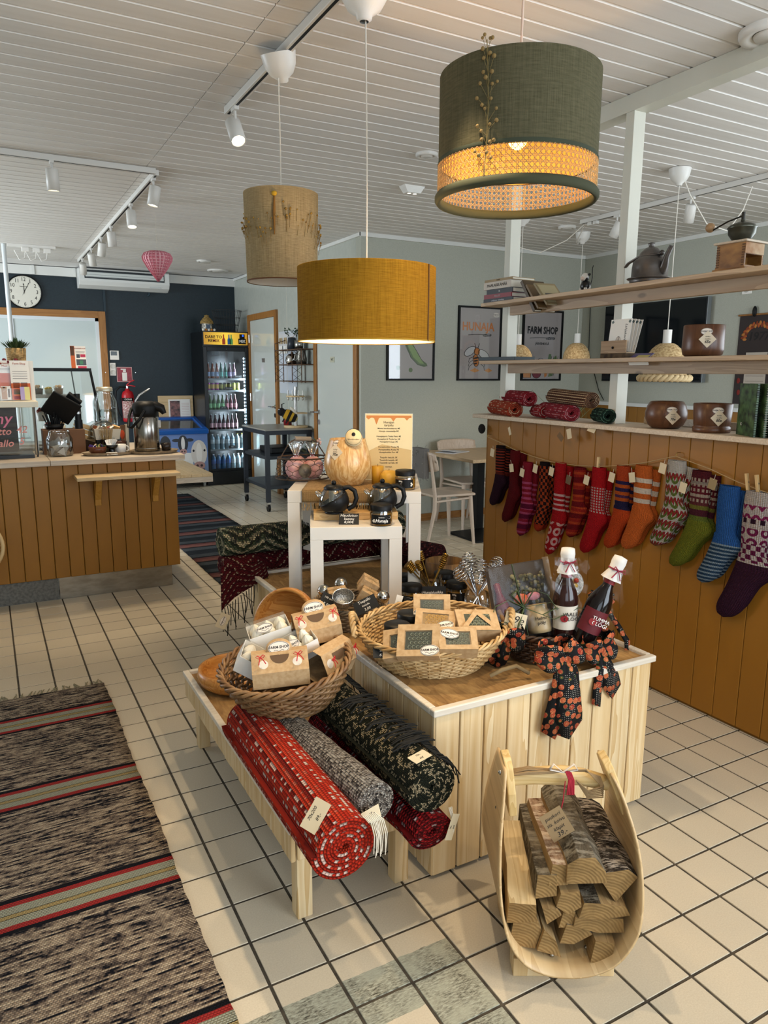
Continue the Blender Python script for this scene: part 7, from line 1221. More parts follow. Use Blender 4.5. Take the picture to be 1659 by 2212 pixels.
shp(p3, [(.05, .03), (.08, .05), (.1, .15), (.07, .18), (.04, .15)], '#c47a3c', -.0113); shp(p3, [(.07, .16), (.1, .28), (.13, .28), (.14, .2), (.1, .15)], '#4f6a3c', -.0112); shp(p3, [(.1, .04), (.16, .05), (.22, .22), (.2, .27), (.15, .22), (.13, .12)], '#61784a', -.0114); [line(p3, [(.11+.02*k, .05), (.14+.03*k, .26)], .002) for k in range(4)]
# plant behind the partition
pgp = thing('grass_plant', 'airy grassy plant in a pot behind the rolled mats', 'plant', (4.55, 5.0, 0)); MB().lathe([(.001, 0), (.1, 0), (.13, .35), (.12, .35)], 20).build('pot', plain('#7d776c', .6), pgp); m = MB()
for k in range(34):
    a = k*2.4; R0 = random.uniform(.18, .42); H = random.uniform(.75, 1.1); m.tube([(0, 0, .34), (R0*.3*math.cos(a), R0*.3*math.sin(a), .34+H*.75), (R0*.75*math.cos(a), R0*.75*math.sin(a), .34+H*.9), (R0*math.cos(a), R0*math.sin(a), .34+H*.72)], [.003, .0025, .002, .0008], 3)
stuff(m.build('grass_blades', plain('#5d6b4c', .8), pgp))
# tables and chairs
TT = wood('table_oak', '#a58a68', '#bfa582', 'Y', 1.2, .4, .04, False); BIRCH = wood('chair_birch', '#bda995', '#cdbba8', 'Z', 1.4, .45, .05, False, .02)
tb1 = thing('cafe_table', 'square pale wooden cafe table on a black steel foot', 'table', (4.05, 5.56, 0)); MB().box(3.66, 4.44, 5.13, 6.0, .705, .735).build('tabletop', TT, tb1, world=True, bevel=.004); MB().box(4.0, 4.08, 5.53, 5.61, .02, .705).build('column', BLACK, tb1, world=True); MB().box(3.70, 4.35, 5.1, 5.55, 0, .018).build('foot_plate', BLACK, tb1, world=True); MB().box(3.85, 4.25, 5.4, 5.75, .69, .705).build('top_plate', BLACK, tb1, world=True); MB().box(3.93, 3.99, 5.16, 5.2, .018, .705).build('column', BLACK, tb1, world=True)
npr = thing('newspaper', 'folded newspaper lying on the cafe table', 'newspaper', (3.86, 5.75, .735), (0, 0, .4)); MB().box(-.14, .14, -.1, .1, 0, .006).build('sheet', plain('#b9b9ba', .7), npr); MB().at((.02, .02, .008), (.05, .08, .2)).box(-.12, .12, -.09, .09, 0, .003).build('page', plain('#c6c6c6', .7), npr)
def chair(loc, rz, lab):
    """pale bentwood dining chair; the sitter faces +x"""
    t = thing('cafe_chair', lab, 'chair', loc, (0, 0, rz), 'pale wooden cafe chairs'); m = MB()
    o = [(-.2, -.17), (.2, -.21), (.225, -.12), (.23, 0), (.225, .12), (.2, .21), (-.2, .17)]; m.prism(o, .435, .455); m.build('seat', wood('seat_birch', '#bda995', '#cdbba8', 'X', 1.4, .45, .05, False, .02), t, bevel=.006)
    for s_ in (-1, 1):
        m = MB(); m.tube([(.17, s_*.17, .43), (.205, s_*.195, 0)], [.022, .013], 8); m.build('leg', BIRCH, t); m = MB(); m.tube([(-.28, s_*.19, 0), (-.2, s_*.185, .33), (-.195, s_*.18, .45), (-.245, s_*.175, .8)], [.014, .022, .02, .014], 8, flat=.8); m.build('leg', BIRCH, t)
        m = MB(); m.tube([(-.19, s_*.175, .4), (.17, s_*.17, .41)], .018, 6, flat=.6); m.build('side_rail', BIRCH, t)
    MB().box(.15, .175, -.16, .16, .39, .43).build('front_rail', BIRCH, t); m = MB(); m.grid(lambda u, v: (-.222-.035*v-.045*math.cos((u-.5)*PI)+.03, -.225+.45*u, .655+.17*v-(.02*(abs(u-.5)*2)**6)*(1 if v > .5 else -1)), 20, 8); m.build('backrest', BIRCH, t, solid=.014)
    return t
chair((3.46, 5.29, 0), 0, 'pale wooden chair at the left side of the cafe table'); chair((4.1, 5.82, 0), -PI/2, 'pale wooden chair against the wall behind the cafe table'); chair((4.72, 5.6, 0), PI, 'pale wooden chair half hidden behind the partition end')
# grey fur throw hanging behind the menu
fr_ = thing('fur_throw', 'tuft of grey fur throw hanging over the chair back', 'throw', (3.2, 5.25, .6)); m = MB()
for k in range(160): x, y, z = random.uniform(-.03, .03), random.uniform(-.1, .1), random.uniform(.0, .26); m.tube([(x, y, z), (x+random.uniform(-.02, .03), y+random.uniform(-.03, .03), z+random.uniform(-.05, .03))], .0018, 3)
stuff(m.build('fur', mottled('grey_fur', '#55524e', '#a5a09a', 30, rough=.95), fr_)); MB().box(-.025, .025, -.1, .1, 0, .25).build('hide', plain('#6b6762', .95), fr_)
# TV, calendar, hook, socket
tv = thing('wall_television', 'large black television on the right wall', 'television', (XT, 5.17, 1.4)); MB().box(-.06, -.02, -.62, .62, 0, .76).build('case', plain('#101214', .25), tv, bevel=.004); MB().box(-.062, -.06, -.605, .605, .015, .745).build('screen', plain('#0b1014', .08), tv); MB().box(-.061, -.02, -.628, -.62, 0, .76).build('edge', plain('#8a8f92', .3, .6), tv); MB().box(-.02, 0, -.2, .2, .25, .5).build('bracket', BLACK, tv); m = MB(); m.tube([(-.01, .9, .9), (-.01, .88, .3), (-.01, .7, -.1), (-.01, .62, -.2)], .004, 5); m.build('cable', BLACK, tv)
cl = thing('cloth_calendar', 'dark cloth wall calendar for 1977 with autumn leaves', 'calendar', (XT, 4.06, 1.22)); MB().box(-.008, -.004, -.19, .19, 0, .75).build('cloth', plain('#38302f', .9), cl); MB().cyl((-.008, -.205, .755), (-.008, .205, .755), .008).build('rod', OAK, cl); text(cl, '1977', .1, (-.0095, .0, .57), (PI/2, 0, -PI/2), INK, bold=.002, shear=.15)
MB().box(-.0095, -.008, -.1, .1, .12, .44).build('month_sheet', plain('#bdb3a6', .8), cl)
for k in range(6): MB().box(-.0105, -.0095, -.085, .085, .15+.045*k, .153+.045*k).build('month_line', plain('#7a6b60', .8), cl)
for k in range(30): a = PI*k/29; rr = .155+.012*(-1)**k; MB().at((-.0098, -rr*math.cos(a)*.9, .55+rr*math.sin(a)*.8), (a, 0, 0)).ball((0,0,0), .021, 8, (.06, 1, .55)).build('leaf_print', plain(('#a4532a', '#7d3a22', '#b5763a')[k % 3], .9), cl)
for k, (y, z) in enumerate(((.15, .38), (.15, .3), (.15, .2), (-.15, .38), (-.15, .28), (.14, .1))): MB().at((-.0098, y, z)).ball((0,0,0), .025, 8, (.06, .7, 1)).build('motif_print', plain(('#8a3328', '#b9b2a5', '#7d2a25')[k % 3], .9), cl)
ow = tag(MB().ball((XT-.02, 4.11, 2.0), .03, 10, (.4, .7, 1.5)).build('owl_hook', BLACK), 'small black owl shaped hook above the calendar', 'hook')
skt = thing('wall_socket', 'white wall socket near the ceiling of the right wall', 'socket', (XT, 4.21, 2.15)); MB().box(-.012, 0, -.045, .045, 0, .085).build('plate', WHITE, skt, bevel=.004); MB().at((-.012, 0, .042), (0, -PI/2, 0)).lathe([(.028, 0), (.028, .004), (.022, .001), (.001, .001)], 18).build('outlet', plain('#bab7ae', .4), skt)
# ================================================================ floor rugs, firewood carrier and gift basket
def rag_rug(name, lab, x0, x1, y0, y1, stops, per, h_=.006, edge=.003, noise=True):
    t = thing(name, lab, 'rug', ((x0+x1)/2, (y0+y1)/2, 0)); n = NT(name+'_weave'); p = n.co('World'); x, y, _ = n.sep(p)
    yy = n.math('FRACT', n.math('DIVIDE', n.math('ADD', n.math('SUBTRACT', y, y0), n.math('MULTIPLY', n.math('SUBTRACT', n.noise(n.co('World', (3, .3, 1)), 2, 2), .5), .01)), per))
    c = n.ramp(yy, [(q, srgb(h)) for q, h in stops], 'CONSTANT'); wf = .0062
    row = n.math('FLOOR', n.math('DIVIDE', y, wf)); st = n.noise(n.comb(n.math('MULTIPLY', x, 7.0), n.math('MULTIPLY', row, 9.7), 0.0), 1.6, 4, .7)
    if noise:
        base = n.ramp(st, [(.41, srgb('#14151c')), (.46, srgb('#5d5149')), (.53, srgb('#93826f')), (.61, srgb('#b5a48c'))]); isb = n.ramp(yy, [(q, 1.0 if h == '#7a6656' else 0.0) for q, h in stops], 'CONSTANT'); c = n.mix(isb, c, base)
    else: c = n.mix(.55, c, n.mix(1.0, c, n.ramp(st, [(.35, .35), (.65, 1.25)]), 'MULTIPLY'))
    wx = n.math('ADD', n.math('DIVIDE', x, .0085), n.math('MULTIPLY', n.math('MODULO', row, 2.0), .5)); hh = n.math('MULTIPLY', n.math('ABSOLUTE', n.math('SINE', n.math('MULTIPLY', wx, PI))), n.math('ABSOLUTE', n.math('SINE', n.math('MULTIPLY', n.math('DIVIDE', y, wf), PI))))
    c = n.mix(1.0, c, n.ramp(hh, [(0, .5), (.35, 1.0)]), 'MULTIPLY'); mt = n.out(c, .95, 0, n.bump(hh, .8, .004), .1); m = MB(); N = 160
    m.grid(lambda u, v: (x0+(x1-x0)*u+(edge*math.sin(v*23)+edge*.5*math.sin(v*190))*(1 if u > .5 else -1)*(abs(u-.5)*2)**4, y0+(y1-y0)*v, h_+.0015*math.sin(v*25+u*3)), 12, N); m.build('woven_rug', mt, t, world=True, solid=.005); return t
B_ = '#7a6656'
r1_ = rag_rug('striped_rag_rug', 'long grey brown rag rug with red and cream stripes', -.44, .386, .35, 3.5, [(0, B_), (.606, '#15151a'), (.632, '#9b2f2c'), (.664, '#9a9a86'), (.708, '#2a2a28'), (.713, '#a59060'), (.737, '#2a2a28'), (.742, '#9a9a86'), (.79, '#9b2f2c'), (.822, '#15151a'), (.848, B_)], .607)
m = MB()
for k in range(60):
    x = -.43+.81*k/59; a = random.uniform(-.6, .6); m.tube([(x, 3.49, .006), (x+.02*a, 3.52, .006), (x+.05*a, 3.545+.02*random.random(), .004)], .003, 4, flat=.5)
stuff(m.build('fringe', plain('#8d8468', .9), r1_, world=True))
rag_rug('dark_rag_rug', 'dark blue and dusty rose striped rag rug in the passage', 1.345, 2.09, 4.85, 8.88, [(0, '#23282e'), (.16, '#4a5055'), (.34, '#1b1d22'), (.4, '#80564f'), (.54, '#6b4442'), (.64, '#1b1d22'), (.7, '#454b50'), (.88, '#262b30')], .5, noise=False)
# --- bent plywood firewood carrier
CX, CY, CR = 1.198, 1.262, -.496
ca = thing('firewood_carrier', 'bent plywood firewood carrier with a wooden handle', 'firewood carrier', (CX, CY, 0), (0, 0, CR)); PLY = wood('birch_ply', '#bb9a6c', '#cfb183', 'Y', .8, .4, .03, False, .02)
prof = [(-.15, .515), (-.158, .45), (-.168, .35), (-.168, .24), (-.15, .15), (-.11, .085), (-.055, .055), (.0, .048), (.055, .055), (.11, .085), (.15, .15), (.168, .24), (.162, .35), (.135, .45), (.11, .505)]
def dep(z): return .045+.135*min(1, max(0, (.53-z)/.36))**.75
m = MB(); nn = len(prof)*4
def fine(i): k = i/ nn*(len(prof)-1); a = int(min(k, len(prof)-2)); f = k-a; P0, P1, P2, P3 = (prof[max(0, min(len(prof)-1, a+q))] for q in (-1, 0, 1, 2)); return tuple(.5*(2*P1[d]+(P2[d]-P0[d])*f+(2*P0[d]-5*P1[d]+4*P2[d]-P3[d])*f*f+(3*P1[d]-P0[d]-3*P2[d]+P3[d])*f**3) for d in (0, 1))
m.grid(lambda u, v: (fine(u*nn)[0], (v*2-1)*dep(fine(u*nn)[1])+.0, fine(u*nn)[1]), nn, 8); m.build('plywood_shell', PLY, ca, solid=.006)
for s_, xx in ((-1, -.139), (1, .112)):
    m = MB(); m.at((xx, 0, .5), (0, (-.12 if s_ < 0 else -.38), 0)); o = [(-.04, -.12), (.04, -.12), (.055, -.05), (.045, .012), (.02, .03), (-.02, .03), (-.045, .012), (-.055, -.05)]; m.add([(d, y_, z_) for d in (-.009, .011) for y_, z_ in o], [list(range(8))[::-1], [8+i for i in range(8)]]+[(i, (i+1) % 8, 8+(i+1) % 8, 8+i) for i in range(8)]); m.build('handle_block', wood('carrier_pine', '#c4a265', '#dcc08a', 'Z', 1.2, .45, .03, False), ca, bevel=.003)
m = MB(); m.tube([(-.14, 0, .462), (-.07, 0, .47), (0, 0, .472), (.05, 0, .468), (.118, 0, .45)], [.019, .022, .025, .022, .019], 12); m.build('handle', wood('carrier_pine_x', '#c4a265', '#dcc08a', 'X', 1.2, .45, .03, False), ca)
for y in (-.1, .1): MB().box(-.125, .125, y-.025, y+.025, 0, .05).build('foot', SPRUCE, ca, bevel=.002)
for x, y, z in ((-.157, -.02, .49), (-.163, -.03, .4), (.06, -.1, .062), (-.03, -.12, .058), (.12, -.08, .1)): MB().ball((x, y, z), .006, 8).build('screw', STEEL, ca)
m = MB()
for k in range(16): a = .012*math.sin(k*2.3); m.tube([(-.13, -.02+a, .49), (-.09, -.03+a, .495+.004*(k % 4)), (-.03, -.028+a*.5, .495+.003*(k % 3)), (.0, -.025, .497)], .0028, 4)
for k in range(7): q = .012*k/7; m.tube([(0, -.025, .497), (.05, -.03-q, .5+q), (.09, -.03, .485-q*2), (.1, -.03, .46-q*3), (.06, -.035, .45-q*2), (.03, -.03, .475)], .0018, 4)
stuff(m.build('twine_bundle', plain('#8f7654', .9), ca)); m = MB()
for s_ in (-1, 1): m.tube([(-.005, -.035, .5), (s_*.025-.005, -.04, .525), (s_*.035-.005, -.04, .51), (-.005, -.035, .5)], .006, 4, flat=.15)
m.build('white_bow', plain('#d2c8bd', .6), ca); m = MB(); [m.tube([(.0+.003*k, -.04, .505), (.008+.003*k, -.045, .485), (.006+.004*k, -.045, .445)], .0022, 4) for k in range(5)]; m.tube([(.0, -.042, .48), (-.005, -.05, .43), (-.012, -.055, .4)], .0015, 4); m.build('red_yarn', plain('#9c1a2c', .8), ca)
tg = paper_tag(ca, (-.02, -.06, .375), (PI/2-.15, -.55, .1), .06, .075, [], plain('#8a7250', .8), world=False)
for k, s_ in enumerate(('puukori', 'sis. koivu', 'klapit', '39,-')): text(tg, s_, .0135 if k < 3 else .018, (0, .022-.016*k, .0012), (0, 0, 0), INK, 'handwriting', shear=.25, ext=.0001)
WEND = NT('log_end'); wv = WEND.wave(WEND.co('Object', loc=(.03, 0, .05)), 40, 3, typ='RINGS', d='Y'); WENDM = WEND.out(WEND.mix(.35, WEND.ramp(wv, [(0, srgb('#7d6036')), (1, srgb('#957848'))]), WEND.ramp(WEND.noise(WEND.co('Object'), 30, 4), [(.35, srgb('#4f371d')), (.6, srgb('#917044'))])), .85, 0, WEND.bump(wv, .3, .003))
SPLIT = wood('split_wood', '#8d6f46', '#ad8f61', 'Y', 1.6, .8, .25, False, .4)
def bark_mat(n, a, b, c, sc): t = NT(n); f = t.noise(t.co('Object', (1, .45, 1)), sc, 6, .7); g = t.noise(t.co('Object', (1, 3.5, 1)), sc*.8, 4, .7); return t.out(t.mix(t.ramp(g, [(.48, 0.0), (.6, .85)]), t.ramp(f, [(.35, srgb(a)), (.65, srgb(b))]), srgb(c)), .95, 0, t.bump(f, 1.0, .012), .1)
BKG = bark_mat('grey_bark', '#2c251c', '#6d6353', '#8a8272', 26); BKB = bark_mat('birch_bark', '#5a3820', '#b79d85', '#d3c2ad', 34); BKD = bark_mat('dark_birch_bark', '#14110f', '#4a4138', '#b3a798', 40)
PALE = wood('pale_split_wood', '#b59a6c', '#d2bb90', 'Y', 1.6, .8, .05, False, .4)
def log(x, z, out, bark, bm, L, y0, rot, lab, sm=None):
    """split log: polygon end, bark on the listed edges; local y runs backwards"""
    t = thing('firewood_log', lab, 'firewood', (CX+math.cos(CR)*x-math.sin(CR)*y0, CY+math.sin(CR)*x+math.cos(CR)*y0, z), (rot[0], rot[1], CR+rot[2]), 'split logs in the carrier'); n = len(out); sub = 7
    def ring(y, k): return [(px*(1+.05*math.sin(k*1.7+i*2)), y+.004*math.sin(i*3) if y == 0 else y, pz*(1+.05*math.cos(k*1.3+i*2.4))) for i, (px, pz) in enumerate(out)]
    R = [ring(L*k/sub, k) for k in range(sub+1)]; V_ = sum(R, []); w_ = MB(); b_ = MB(); e_ = MB()
    for k in range(sub):
        for i in range(n): (b_ if i in bark else w_).add([V_[k*n+i], V_[k*n+(i+1) % n], V_[(k+1)*n+(i+1) % n], V_[(k+1)*n+i]], [(0,1,2,3)])
    e_.add(R[0], [list(range(n))[::-1]]); w_.add(R[-1], [list(range(n))])
    w_.build('split_face', sm or SPLIT, t); e_.build('cut_end', WENDM, t)
    if bark: b_.build('bark', bm, t)
    return t
q4 = lambda w, h: [(-w/2, -h/2), (w/2, -h/2*.8), (w/2*.95, h/2), (-w/2*.9, h/2*.9)]
tri = lambda w, h: [(-w/2, h*.35), (0, -h/2), (w/2, h*.3), (w*.25, h/2), (-w*.2, h/2)]
log(-.112, .185, q4(.07, .062), (), BKG, .28, -.135, (.14, 0, -.1), 'pale square split log at the left of the carrier', PALE)
log(-.055, .255, q4(.05, .065), (2, 3), BKG, .29, -.13, (.02, 0, -.03), 'grey barked split log second from left'); log(-.025, .285, q4(.045, .06), (1, 2), BKB, .28, -.13, (.0, .1, .02), 'white birch log with peeling bark')
log(.035, .3, [(-.045, -.03), (.05, -.03), (.048, .005), (.02, .04), (-.02, .045), (-.046, .02)], (2, 3, 4), BKG, .3, -.14, (.06, 0, .0), 'large grey barked log on top of the pile')
log(.115, .255, tri(.1, .09), (2, 3, 4), BKD, .29, -.13, (.03, 0, .03), 'dark birch log at the right of the pile')
log(.0, .215, [(-.03, -.01), (0, -.035), (.032, -.01), (.025, .03), (-.02, .028)], (), BKG, .25, -.135, (0, 0, 0), 'small five sided split log in the middle'); log(.085, .198, [(-.06, -.02), (.0, -.025), (.065, -.012), (.05, .01), (-.01, .022), (-.05, .018)], (4,), BKG, .25, -.14, (0, 0, 0), 'wide flat split log under the dark birch one'); log(.075, .155, [(-.06, -.005), (.0, -.024), (.065, -.02), (.06, .015), (-.055, .02)], (), BKG, .26, -.135, (0, 0, 0), 'second flat split log beneath the wide one')
log(-.045, .18, tri(.05, .045), (), BKG, .24, -.14, (0, .3, 0), 'small wedge log left of the middle'); log(-.095, .125, [(-.04, .0), (-.025, -.035), (.02, -.04), (.035, .01), (.02, .045), (-.035, .04)], (0, 5), BKG, .26, -.13, (0, 0, 0), 'split log at the lower left of the carrier'); log(-.04, .105, [(-.03, -.02), (.03, -.035), (.012, .01), (-.02, .035)], (), BKG, .24, -.14, (0, .1, 0), 'thin wedge log near the carrier floor')
log(.02, .125, [(-.035, -.025), (.0, -.03), (.045, .0), (.03, .015), (-.02, .03)], (2, 3), BKG, .25, -.13, (0, 0, 0), 'barked wedge log in the middle of the bottom row'); log(.085, .09, q4(.05, .062), (), BKG, .22, -.15, (0, .12, -.05), 'square split log at the lower right, nearest the front'); log(.0, .165, q4(.03, .05), (), BKG, .22, -.13, (0, .2, 0), 'narrow split log in the centre gap')
# --- gift basket with strawberry ribbons on the box
gb_ = basket('dark_gift_basket', 'dark oval basket holding gift bottles, tied with strawberry ribbons', (1.60, 1.79, BH-.005), (0, 0, -.2), .125, .095, .155, .12, .085, mottled('dark_willow', '#2f1f14', '#563a26', 22, rough=.45, perobj=.08), 9, 24, .007, .005, .4, 'rope')
for s_ in (-1, 1): m = MB(); m.tube([(s_*.15, -.05, .08), (s_*.175, -.03, .14), (s_*.18, 0, .165), (s_*.175, .03, .14), (s_*.15, .05, .08)], .008, 6); m.build('handle', WID, gb_)
def strawberry():
    t = NT('strawberry_print'); p = t.co('Object', (1, 1, 1)); x, y, z = t.sep(p); uvv = t.comb(x, z, t.math('MULTIPLY', y, .4)); d = t.n('ShaderNodeTexVoronoi', {'Vector': uvv, 'Scale': 48.0, 'Randomness': .75}); dist, col = d.outputs['Distance'], d.outputs['Color']
    berry = t.mix(t.sep(col)[0], srgb('#87231b'), srgb('#b8603a')); berry = t.mix(t.ramp(t.noise(p, 260, 2), [(.55, 0.0), (.6, .35)]), berry, srgb('#d9a56a')); dots = t.vor(uvv, 170.0, rnd=.1); bg = t.mix(t.math('LESS_THAN', dots, .2), srgb('#0c0c0d'), srgb('#a9a398'))
    c = t.mix(t.math('LESS_THAN', dist, .42), bg, berry); leaf = t.math('MULTIPLY', t.math('GREATER_THAN', dist, .42), t.math('LESS_THAN', dist, .47)); c = t.mix(t.math('MULTIPLY', leaf, t.math('GREATER_THAN', t.sep(col)[1], .6)), c, srgb('#3c4a24')); return t.out(c, .75, 0, None, .2)
STB = strawberry()
def ribbon(name, lab, loc, rot, tails, loops, par=None):
    t = thing(name, lab, 'ribbon', loc, rot, 'strawberry print ribbons'); t.scale = (1.1,)*3
    for (pts, w0, w1, notch) in tails:
        m = MB(); P_ = [Vector(p) for p in pts]; n = len(P_); V_ = []
        for i, p in enumerate(P_): f = i/(n-1); w = w0+(w1-w0)*f; V_ += [(p.x-w/2, p.y+.006*math.sin(i*1.3), p.z), (p.x, p.y-.008-.004*math.sin(i*2.1), p.z-(notch[1] if i == n-1 else 0)), (p.x+w/2, p.y+.004*math.sin(i*1.7), p.z-(notch[0] if i == n-1 else 0))]
        m.add(V_, [(i*3+j, i*3+j+1, i*3+j+4, i*3+j+3) for i in range(n-1) for j in range(2)], True); m.build('tail', STB, t, solid=.001)
    for (sx, sz, L, w, ry) in loops:
        m = MB(); m.at((0, 0, 0), (0, ry, 0)); N = 22
        m.grid(lambda u, v: (L*.5*(1-math.cos(2*PI*u))*sx, -.012+.028*math.sin(2*PI*u)-.006*math.sin(v*9), (v-.5)*w*(.25+.75*math.sin(PI*min(1, max(0, (1-math.cos(2*PI*u))*.5)))**.6+.15*(1-math.cos(2*PI*u)))), N, 6); m.build('loop', STB, t, solid=.001)
    MB().ball((0, -.018, 0), .016, 10, (1, .8, 1.2)).build('knot', STB, t); return t
ribbon('strawberry_ribbon', 'large strawberry print bow hanging down the box front', (1.485, 1.60, .615), (0, 0, -.15), [([(0, -.02, 0), (-.005, -.03, -.04), (-.01, -.035, -.09), (-.022, -.03, -.15), (-.025, -.026, -.2)], .045, .09, (-.045, .03)), ([(.01, -.02, 0), (.012, -.036, -.04), (.01, -.04, -.1), (.016, -.034, -.16), (.018, -.03, -.21)], .05, .1, (-.02, .025))], [(1, 1, .062, .075, -.75), (-1, 1, .085, .07, .25)])
ribbon('strawberry_ribbon', 'strawberry print bow at the right of the dark gift basket', (1.655, 1.63, .6), (0, 0, .1), [([(0, -.02, 0), (-.005, -.035, -.05), (-.018, -.04, -.11), (-.02, -.035, -.15)], .02, .04, (.02, .01)), ([(.012, -.02, 0), (.02, -.036, -.04), (.035, -.04, -.08), (.045, -.036, -.11)], .035, .085, (.01, .045))], [(1, 1, .07, .08, -.35), (-1, 1, .06, .065, .2)])
ribbon('strawberry_ribbon', 'strawberry print bow at the left of the dark gift basket', (1.415, 1.78, .63), (0, 0, -.75), [([(0, -.02, 0), (-.02, -.03, -.03), (-.06, -.03, -.07)], .03, .05, (.0, .01)), ([(0, -.02, 0), (.0, -.03, -.035), (-.02, -.03, -.075)], .03, .055, (.0, .01))], [(1, 1, .06, .065, -.2), (-1, 1, .055, .06, .3)])
ribbon('strawberry_ribbon', 'strawberry print ribbon trailing over the right box corner', (1.80, 1.77, .71), (0, 0, -.1), [([(.005, -.01, 0), (.03, -.02, -.04), (.06, -.035, -.09), (.085, -.05, -.14), (.08, -.06, -.18), (.068, -.06, -.205)], .018, .026, (.02, .01)), ([(0, 0, 0), (-.02, -.005, -.05), (-.045, -.01, -.1)], .02, .03, (0, 0))], [(1, 1, .045, .03, -.1), (-1, 1, .03, .03, .3)])
def wine(loc, rot, lab, glassc, labelc, title, th):
    t = thing('gift_bottle', lab, 'bottle', loc, rot, 'gift bottles'); t.scale = (1.12,)*3; MB().lathe([(.001, 0), (.034, 0), (.036, .008), (.036, .13), (.03, .155), (.0165, .185), (.0145, .2), (.0145, .245)], 26).build('glass_body', plain(glassc, .1), t); MB().lathe([(.0155, .195), (.016, .235), (.0155, .25)], 18).build('capsule', plain('#7c1d24', .4), t)
    MB().lathe([(.0365, .045), (.0365, .115)], 26, a0=-PI*.95, a1=-.05*PI).build('label', plain(labelc, .6), t); text(t, title, .0155, (.008, -.0385, .085), (PI/2, 0, .0), INK if th == 'l' else CHALK); MB().at((-.014, -.0375, .08), (PI/2, 0, -.35)).disc((0,0,0), .011, 14).build('fruit_print', plain('#8e1f22', .5), t)
    m = MB(); n = 24; V_ = [(r_*(1+.1*math.sin(6*2*PI*j/n)*(z < .24))*math.cos(2*PI*j/n), r_*(1+.1*math.sin(6*2*PI*j/n)*(z < .24))*math.sin(2*PI*j/n), z) for r_, z in ((.029, .208), (.0175, .236), (.021, .262), (.019, .278), (.001, .281)) for j in range(n)]; m.add(V_, [(i*n+j, i*n+(j+1) % n, (i+1)*n+(j+1) % n, (i+1)*n+j) for i in range(4) for j in range(n)], True); m.build('doily_cap', plain('#d3cfc9', .7), t)
    m = MB(); m.tube([(.02*math.cos(2*PI*k/20), .02*math.sin(2*PI*k/20), .24) for k in range(20)], .0022, 5, closed=True); [m.tube([(0, -.021, .24), (s_*.016, -.026, .248), (s_*.02, -.026, .238), (0, -.021, .24), (s_*.014, -.028, .215)], .0018, 4) for s_ in (-1, 1)]; m.build('red_bow', plain('#8c2038', .6), t); return t
wine((1.605, 1.715, .605), (.0, .0, -.4), 'pale mulled wine bottle with white doily cap', '#2b1512', '#cfc6b6', 'VAALEA\nGLÖGI', 'l'); wine((1.632, 1.665, .605), (-.02, .4, -.4), 'dark mulled wine bottle leaning to the right', '#120c0c', '#5d141c', 'TUMMA\nGLÖGI', 'd')
sw = thing('sweet_bag', 'clear bag of sweets with paper doily between the bottles', 'sweets', (1.66, 1.78, .62), (-.1, .15, -.4)); m = MB(); m.grid(lambda u, v: (-.06+.12*u+.006*math.sin(v*14), -.012*math.sin(PI*u)+.004*math.sin(v*23+u*9), .24*v), 10, 16); m.build('film', glass('crinkled_film', (.97, .97, .97), .03, .12, .4), sw); MB().at((0, .004, .15), (PI/2, 0, 0)).lathe([(.02, 0), (.05, .001)], 24).build('doily', mottled('lace', '#8d8a84', '#d5d1ca', 200, rough=.8), sw)
for k in range(9): MB().ball((-.02+.02*(k % 3), -.002, .13+.018*(k//3)), .009, 8).build('sweet', plain(('#b5402a', '#c7a03c', '#cfc9be', '#7a8a3c')[k % 4], .4), sw)
for k, (x, y, z, w, h_, lab) in enumerate(((1.605, 1.715, .63, .1, .26, 'cellophane sleeve around the pale wine bottle'), (1.70, 1.665, .62, .1, .27, 'cellophane sleeve around the dark wine bottle'))):
    t = thing('cellophane_sleeve', lab, 'cellophane', (x, y, z), (-.02, .0 if k == 0 else .3, -.35), group='cellophane sleeves'); m = MB(); m.grid(lambda u, v: (w*(u-.5)*(1-.25*abs(v-.75)), -.012-.016*math.sin(PI*u)+.006*math.sin(v*19+u*7), h_*v), 12, 14); m.build('film', glass('crinkled_film'), t)
gbx = thing('cellophane_gift_box', 'open gift box wrapped in cellophane with a green ribbon', 'gift box', (1.515, 1.775, .60), (-.28, -.16, -.45)); gbx.scale = (1.15,)*3; CB = plain('#41352a', .7)
for b in ((-.0851, .0851, .0301, .0341, 0, .225), (-.088, -.084, -.03, .034, 0, .215), (.084, .088, -.03, .034, 0, .23), (-.085, .085, -.03, .034, -.003, 0)): MB().box(*b).build('box_side', CB if b[3] > .034 or b[0] < 0 else plain('#8a755c', .7), gbx)
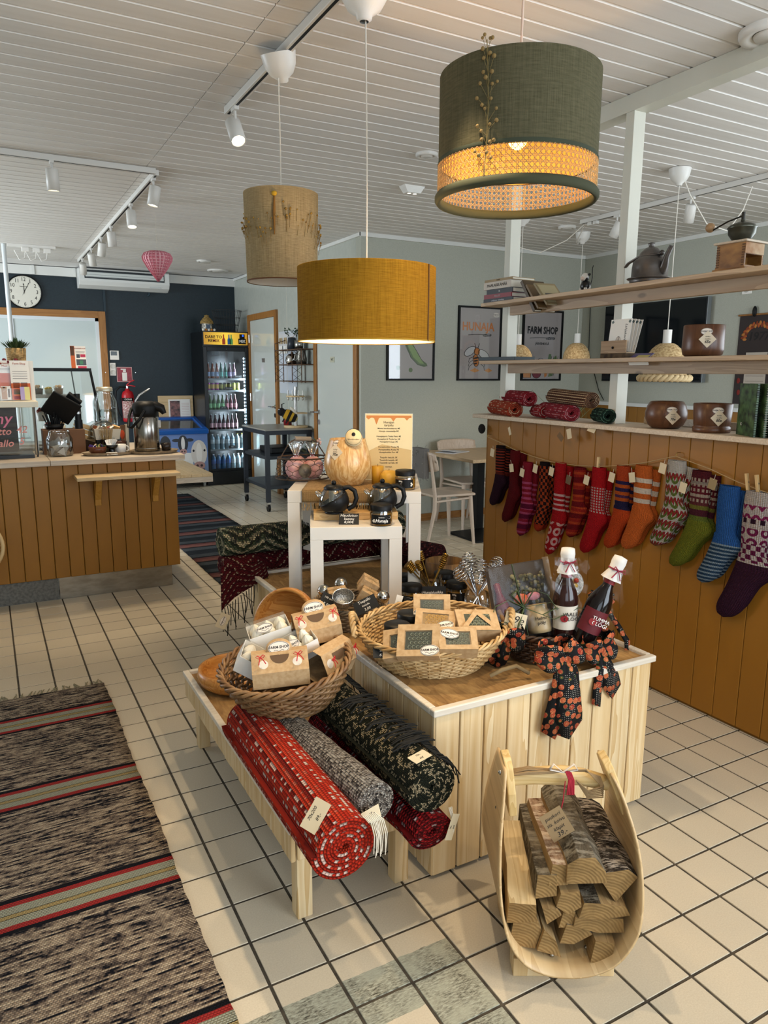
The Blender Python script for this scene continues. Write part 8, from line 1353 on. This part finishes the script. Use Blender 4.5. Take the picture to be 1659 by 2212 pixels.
MB().at((-.06, 0, .1), (0, -.1, 0)).lathe([(.001, -.09), (.02, -.09), (.021, .01), (.01, .045), (.01, .075), (.001, .078)], 16).build('small_bottle', plain('#5f1a20', .25), gbx); jr = MB().at((.035, -.005, .02)).lathe([(.001, 0), (.032, 0), (.034, .01), (.034, .06), (.03, .065), (.03, .08), (.001, .082)], 22).build('jam_jar', plain('#b39a72', .4), gbx); text(gbx, 'Helmi\npöly', .014, (.035, -.041, .055), (PI/2, 0, 0), INK); m = MB()
for k in range(70): m.ball((random.uniform(-.02, .075), random.uniform(.0, .028), random.uniform(.1, .19)), random.uniform(.004, .009), 5)
stuff(m.build('dried_herbs', mottled('herbs', '#3f3a22', '#7d744e', 40, rough=.9), gbx)); MB().ball((-.005, -.012, .12), .022, 10, (1, .4, .8)).build('candy', plain('#b5542f', .5), gbx); MB().ball((.03, -.015, .125), .02, 10, (1, .4, .6)).build('candy', plain('#b0707a', .5), gbx)
MB().grid(lambda u, v: (-.088+.176*u, -.033-.006*math.sin(PI*u)*math.sin(PI*v)+.002*math.sin(u*31+v*17), .222*v), 14, 14).build('film', glass('gift_film', (.96, .96, .95), .02, .15, .25), gbx); GRB = plain('#3b4a2a', .5); m = MB(); m.tube([(-.01, -.042, 0), (-.012, -.045, .11), (-.02, -.04, .225)], .008, 4, flat=.12); m.tube([(-.088, -.03, .06), (-.01, -.046, .1), (.088, -.03, .1)], .008, 4, flat=.12); m.build('green_ribbon', GRB, gbx); m = MB()
for ax, az, L in ((-.08, .03, 1), (.07, .05, 1), (-.06, -.06, 1), (.09, -.03, 1), (.15, -.05, 1)): m.tube([(-.01, -.048, .1), (-.01+ax*.5, -.07, .1+az*.9), (-.01+ax, -.06, .1+az*.5), (-.01+ax*1.3, -.055, .1+az*.2-.03)], .007, 4, flat=.12)
for s_ in (-1, 1): m.tube([(-.01, -.048, .1), (s_*.03-.01, -.06, .14), (s_*.012-.01, -.06, .15), (-.01, -.048, .1)], .007, 4, flat=.12)
m.build('ribbon_bow', GRB, gbx); paper_tag(gbx, (-.04, -.06, .07), (PI/2, .4, 0), .06, .04, ['19e'], world=False, sz=.6)
m = MB(); m.tube([(1.30, 1.70, .549), (1.33, 1.68, .57), (1.38, 1.675, .575), (1.42, 1.66, .549)], .007, 5); tag(m.build('braided_cord', plain('#7d6a4a', .9)), 'beige braided cord lying on the box top', 'cord')
